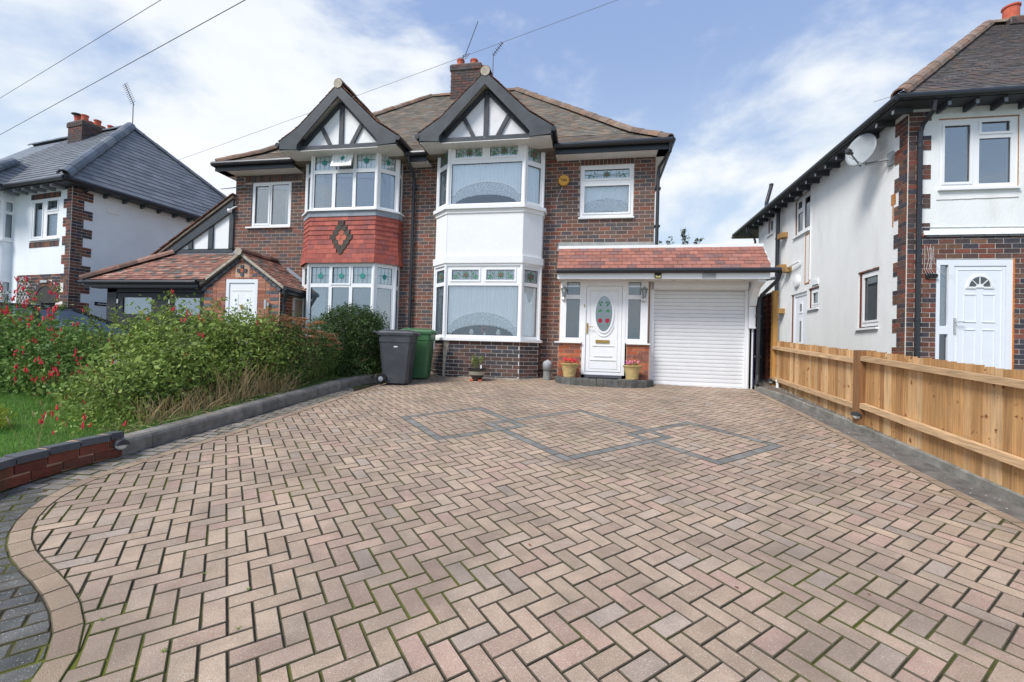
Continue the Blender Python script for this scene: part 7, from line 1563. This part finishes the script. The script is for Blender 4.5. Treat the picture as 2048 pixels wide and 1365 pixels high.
# distant tree tip behind the garage
tr = root('tree', (4.0, 22, .9), 'thin distant treetop with sparse leaves showing above the garage roof', 'tree'); b = B(); b.tube([(4.0, 22, .9), (4.0, 22, 4.5), (4.1, 22, 6.3)], [.14, .09, .04], 8)
b.build('trunk', 'bark', tr); rn4 = random.Random(3); b = B(); BL_ = []
for i in range(13):
    a = rn4.uniform(-1, 1); z0 = rn4.uniform(5.0, 6.2); tip = Vector((4.05+a*1.15, 22+rn4.uniform(-.4, .4), 6.85+.75*(1-abs(a))*rn4.uniform(.5, 1.0)-.1*abs(a))); p0 = Vector((4.08, 22, z0)); b.tube([p0, (p0+tip)/2+Vector((a*.1, 0, -.08)), tip], [.02, .013, .006], 4, cap=False)
    for k in range(7): t = rn4.uniform(.45, 1); c = p0.lerp(tip, t); BL_.append((tuple(c), (.10, .10, .07)))
b.build('branches', 'bark', tr); leaves('crown', tr, BL_+[((4.0, 22, 6.1), (1.1, .5, .5))], 1500, .085, 'leaf_dark', 71, shell=.15)
# ================================================================ AERIALS AND CABLES
ae = root('tv_aerial', (-4.2, 13.3, 10.3), 'thin slanting tv aerial rising from the chimney of the brick house', 'aerial'); b = B(); b.tube([(-4.24, 13.2, 10.2), (-4.21, 13.2, 10.62)], .013, 5); b.tube([(-4.16, 13.2, 10.6), (-3.72, 13.0, 11.50)], .012, 5)
for t in (0, .08, .16): p = Vector((-4.18, 13.2, 10.52)).lerp(Vector((-3.9, 13.1, 11.0)), t*1.5); b.tube([p-Vector((.12, 0, .02)), p+Vector((.12, 0, .02))], .008, 4)
b.build('mast', 'aerial', ae)
ae = root('tv_aerial', (-3.25, 13.4, 9.8), 'small bent tv aerial on the ridge to the right of the chimney', 'aerial'); b = B(); b.tube([(-3.28, 13.3, 9.5), (-3.28, 13.3, 10.62)], .014, 5); b.tube([(-3.30, 13.3, 10.60), (-2.97, 13.2, 10.92)], .014, 5)
for k in range(6): p = Vector((-3.26, 13.3, 10.64)).lerp(Vector((-2.99, 13.2, 10.90)), k/5); b.tube([p-Vector((.05, 0, -.05)), p+Vector((.05, 0, -.05))], .008, 4)
b.build('mast', 'aerial', ae)
ae = root('tv_aerial', (-17.5, 14, 9), 'tall comb-shaped tv aerial behind the grey tiled roof of the left house', 'aerial'); b = B(); b.tube([(-17.50, 14, 8.6), (-17.53, 14, 10.55)], .016, 5); b.tube([(-17.50, 14, 10.45), (-17.96, 14, 11.30)], .014, 5)
for k in range(11): p = Vector((-17.55, 14, 10.55)).lerp(Vector((-17.95, 14, 11.28)), k/10); b.tube([p-Vector((.11, 0, .05)), p+Vector((.11, 0, .05))], .009, 4)
b.build('mast', 'aerial', ae)
def cable(d0, y0, d1, y1, e0, e1, lab, r=.008, sag=.0, grp='overhead cables'):
    A = Vector((d0[0]*y0, y0, d0[1]*y0+1.4786)); C_ = Vector((d1[0]*y1, y1, d1[1]*y1+1.4786)); D = C_-A; P = [A+D*(e0+(1+e1-e0)*i/12)-Z3*(sag*4*(i/12)*(1-i/12)) for i in range(13)]
    b = B(); b.tube(P, r, 5); o = b.build('overhead_cable', 'cable'); tag(o, lab, 'cable', grp)
cable((-1.723, .694), 16, (-1.176, .923), 10, -1.2, 1.0, 'upper overhead cable crossing the top left corner of the sky', .008)
cable((-1.716, .586), 15, (-.915, .893), 9, -1.2, .8, 'lower overhead cable crossing the sky above the left house chimney', .0095)
cable((.014, .788), 6, (-1.336, .421), 10, -.5, 0, 'thin cable running down across the left gable to the left house', .003, .05)
cable((.793, .601), 6.5, (.54, .521), 9.2, -.6, 0, 'pale cable running from the right edge to the eaves of the right house', .004, .02)
# ================================================================ SMALL THINGS
wd = B(); k = 0
weeds = [(-2.05, 2.12), (-1.72, 2.05), (-2.2, 1.72), (-2.75, 1.62), (-3.0, 1.72), (-2.55, 1.55), (-2.85, 1.55), (-1.75, 1.62), (-3.95, 2.95), (-4.25, 3.0), (-4.1, 3.55), (-3.35, 5.2), (-3.8, 5.9), (-4.3, 2.72), (-4.2, 2.62), (-1.55, 1.8), (-3.6, 4.6)]
for (x, y) in weeds:
    rn5 = random.Random(x*7+y)
    for i in range(9):
        b = wd; a = rn5.uniform(0, 6.28); l = rn5.uniform(.007, .018); c = Vector((x, y, G(x, y)+.001)); d = Vector((math.cos(a), math.sin(a), .45))*l; s = Vector((-math.sin(a), math.cos(a), 0))*l*.22; b.add([c, c+d*.55+s, c+d, c+d*.55-s], [(0, 1, 2, 3)])
wd.build('paving_weeds', 'leaf_light', kind='stuff')['label'] = 'tiny green weeds growing in the joints of the paving'
V = []; F_ = []; rn6 = random.Random(8); mi_ = []
for i in range(70):
    if i < 40: x, y = rn6.uniform(-4.3, -3.9), rn6.uniform(2.3, 6.5)
    elif i < 55: x, y = rn6.uniform(.5, 2.6), rn6.uniform(3.6, 7.5)
    else: x, y = rn6.uniform(-4, 3), rn6.uniform(2, 9)
    s = rn6.uniform(.008, .022); a = rn6.uniform(0, 6.28); z = G(x, y)+.005; k = len(V); V += [(x+s*math.cos(a), y+s*math.sin(a), z), (x-s*.5*math.sin(a), y+s*.5*math.cos(a), z+.004), (x-s*math.cos(a), y-s*math.sin(a), z), (x+s*.5*math.sin(a), y-s*.5*math.cos(a), z+.003)]; F_.append((k, k+1, k+2, k+3))
npmesh('leaf_litter', V, np.array(F_), 'dead_leaf', kind='stuff')['label'] = 'small dead leaves lying on the paving'
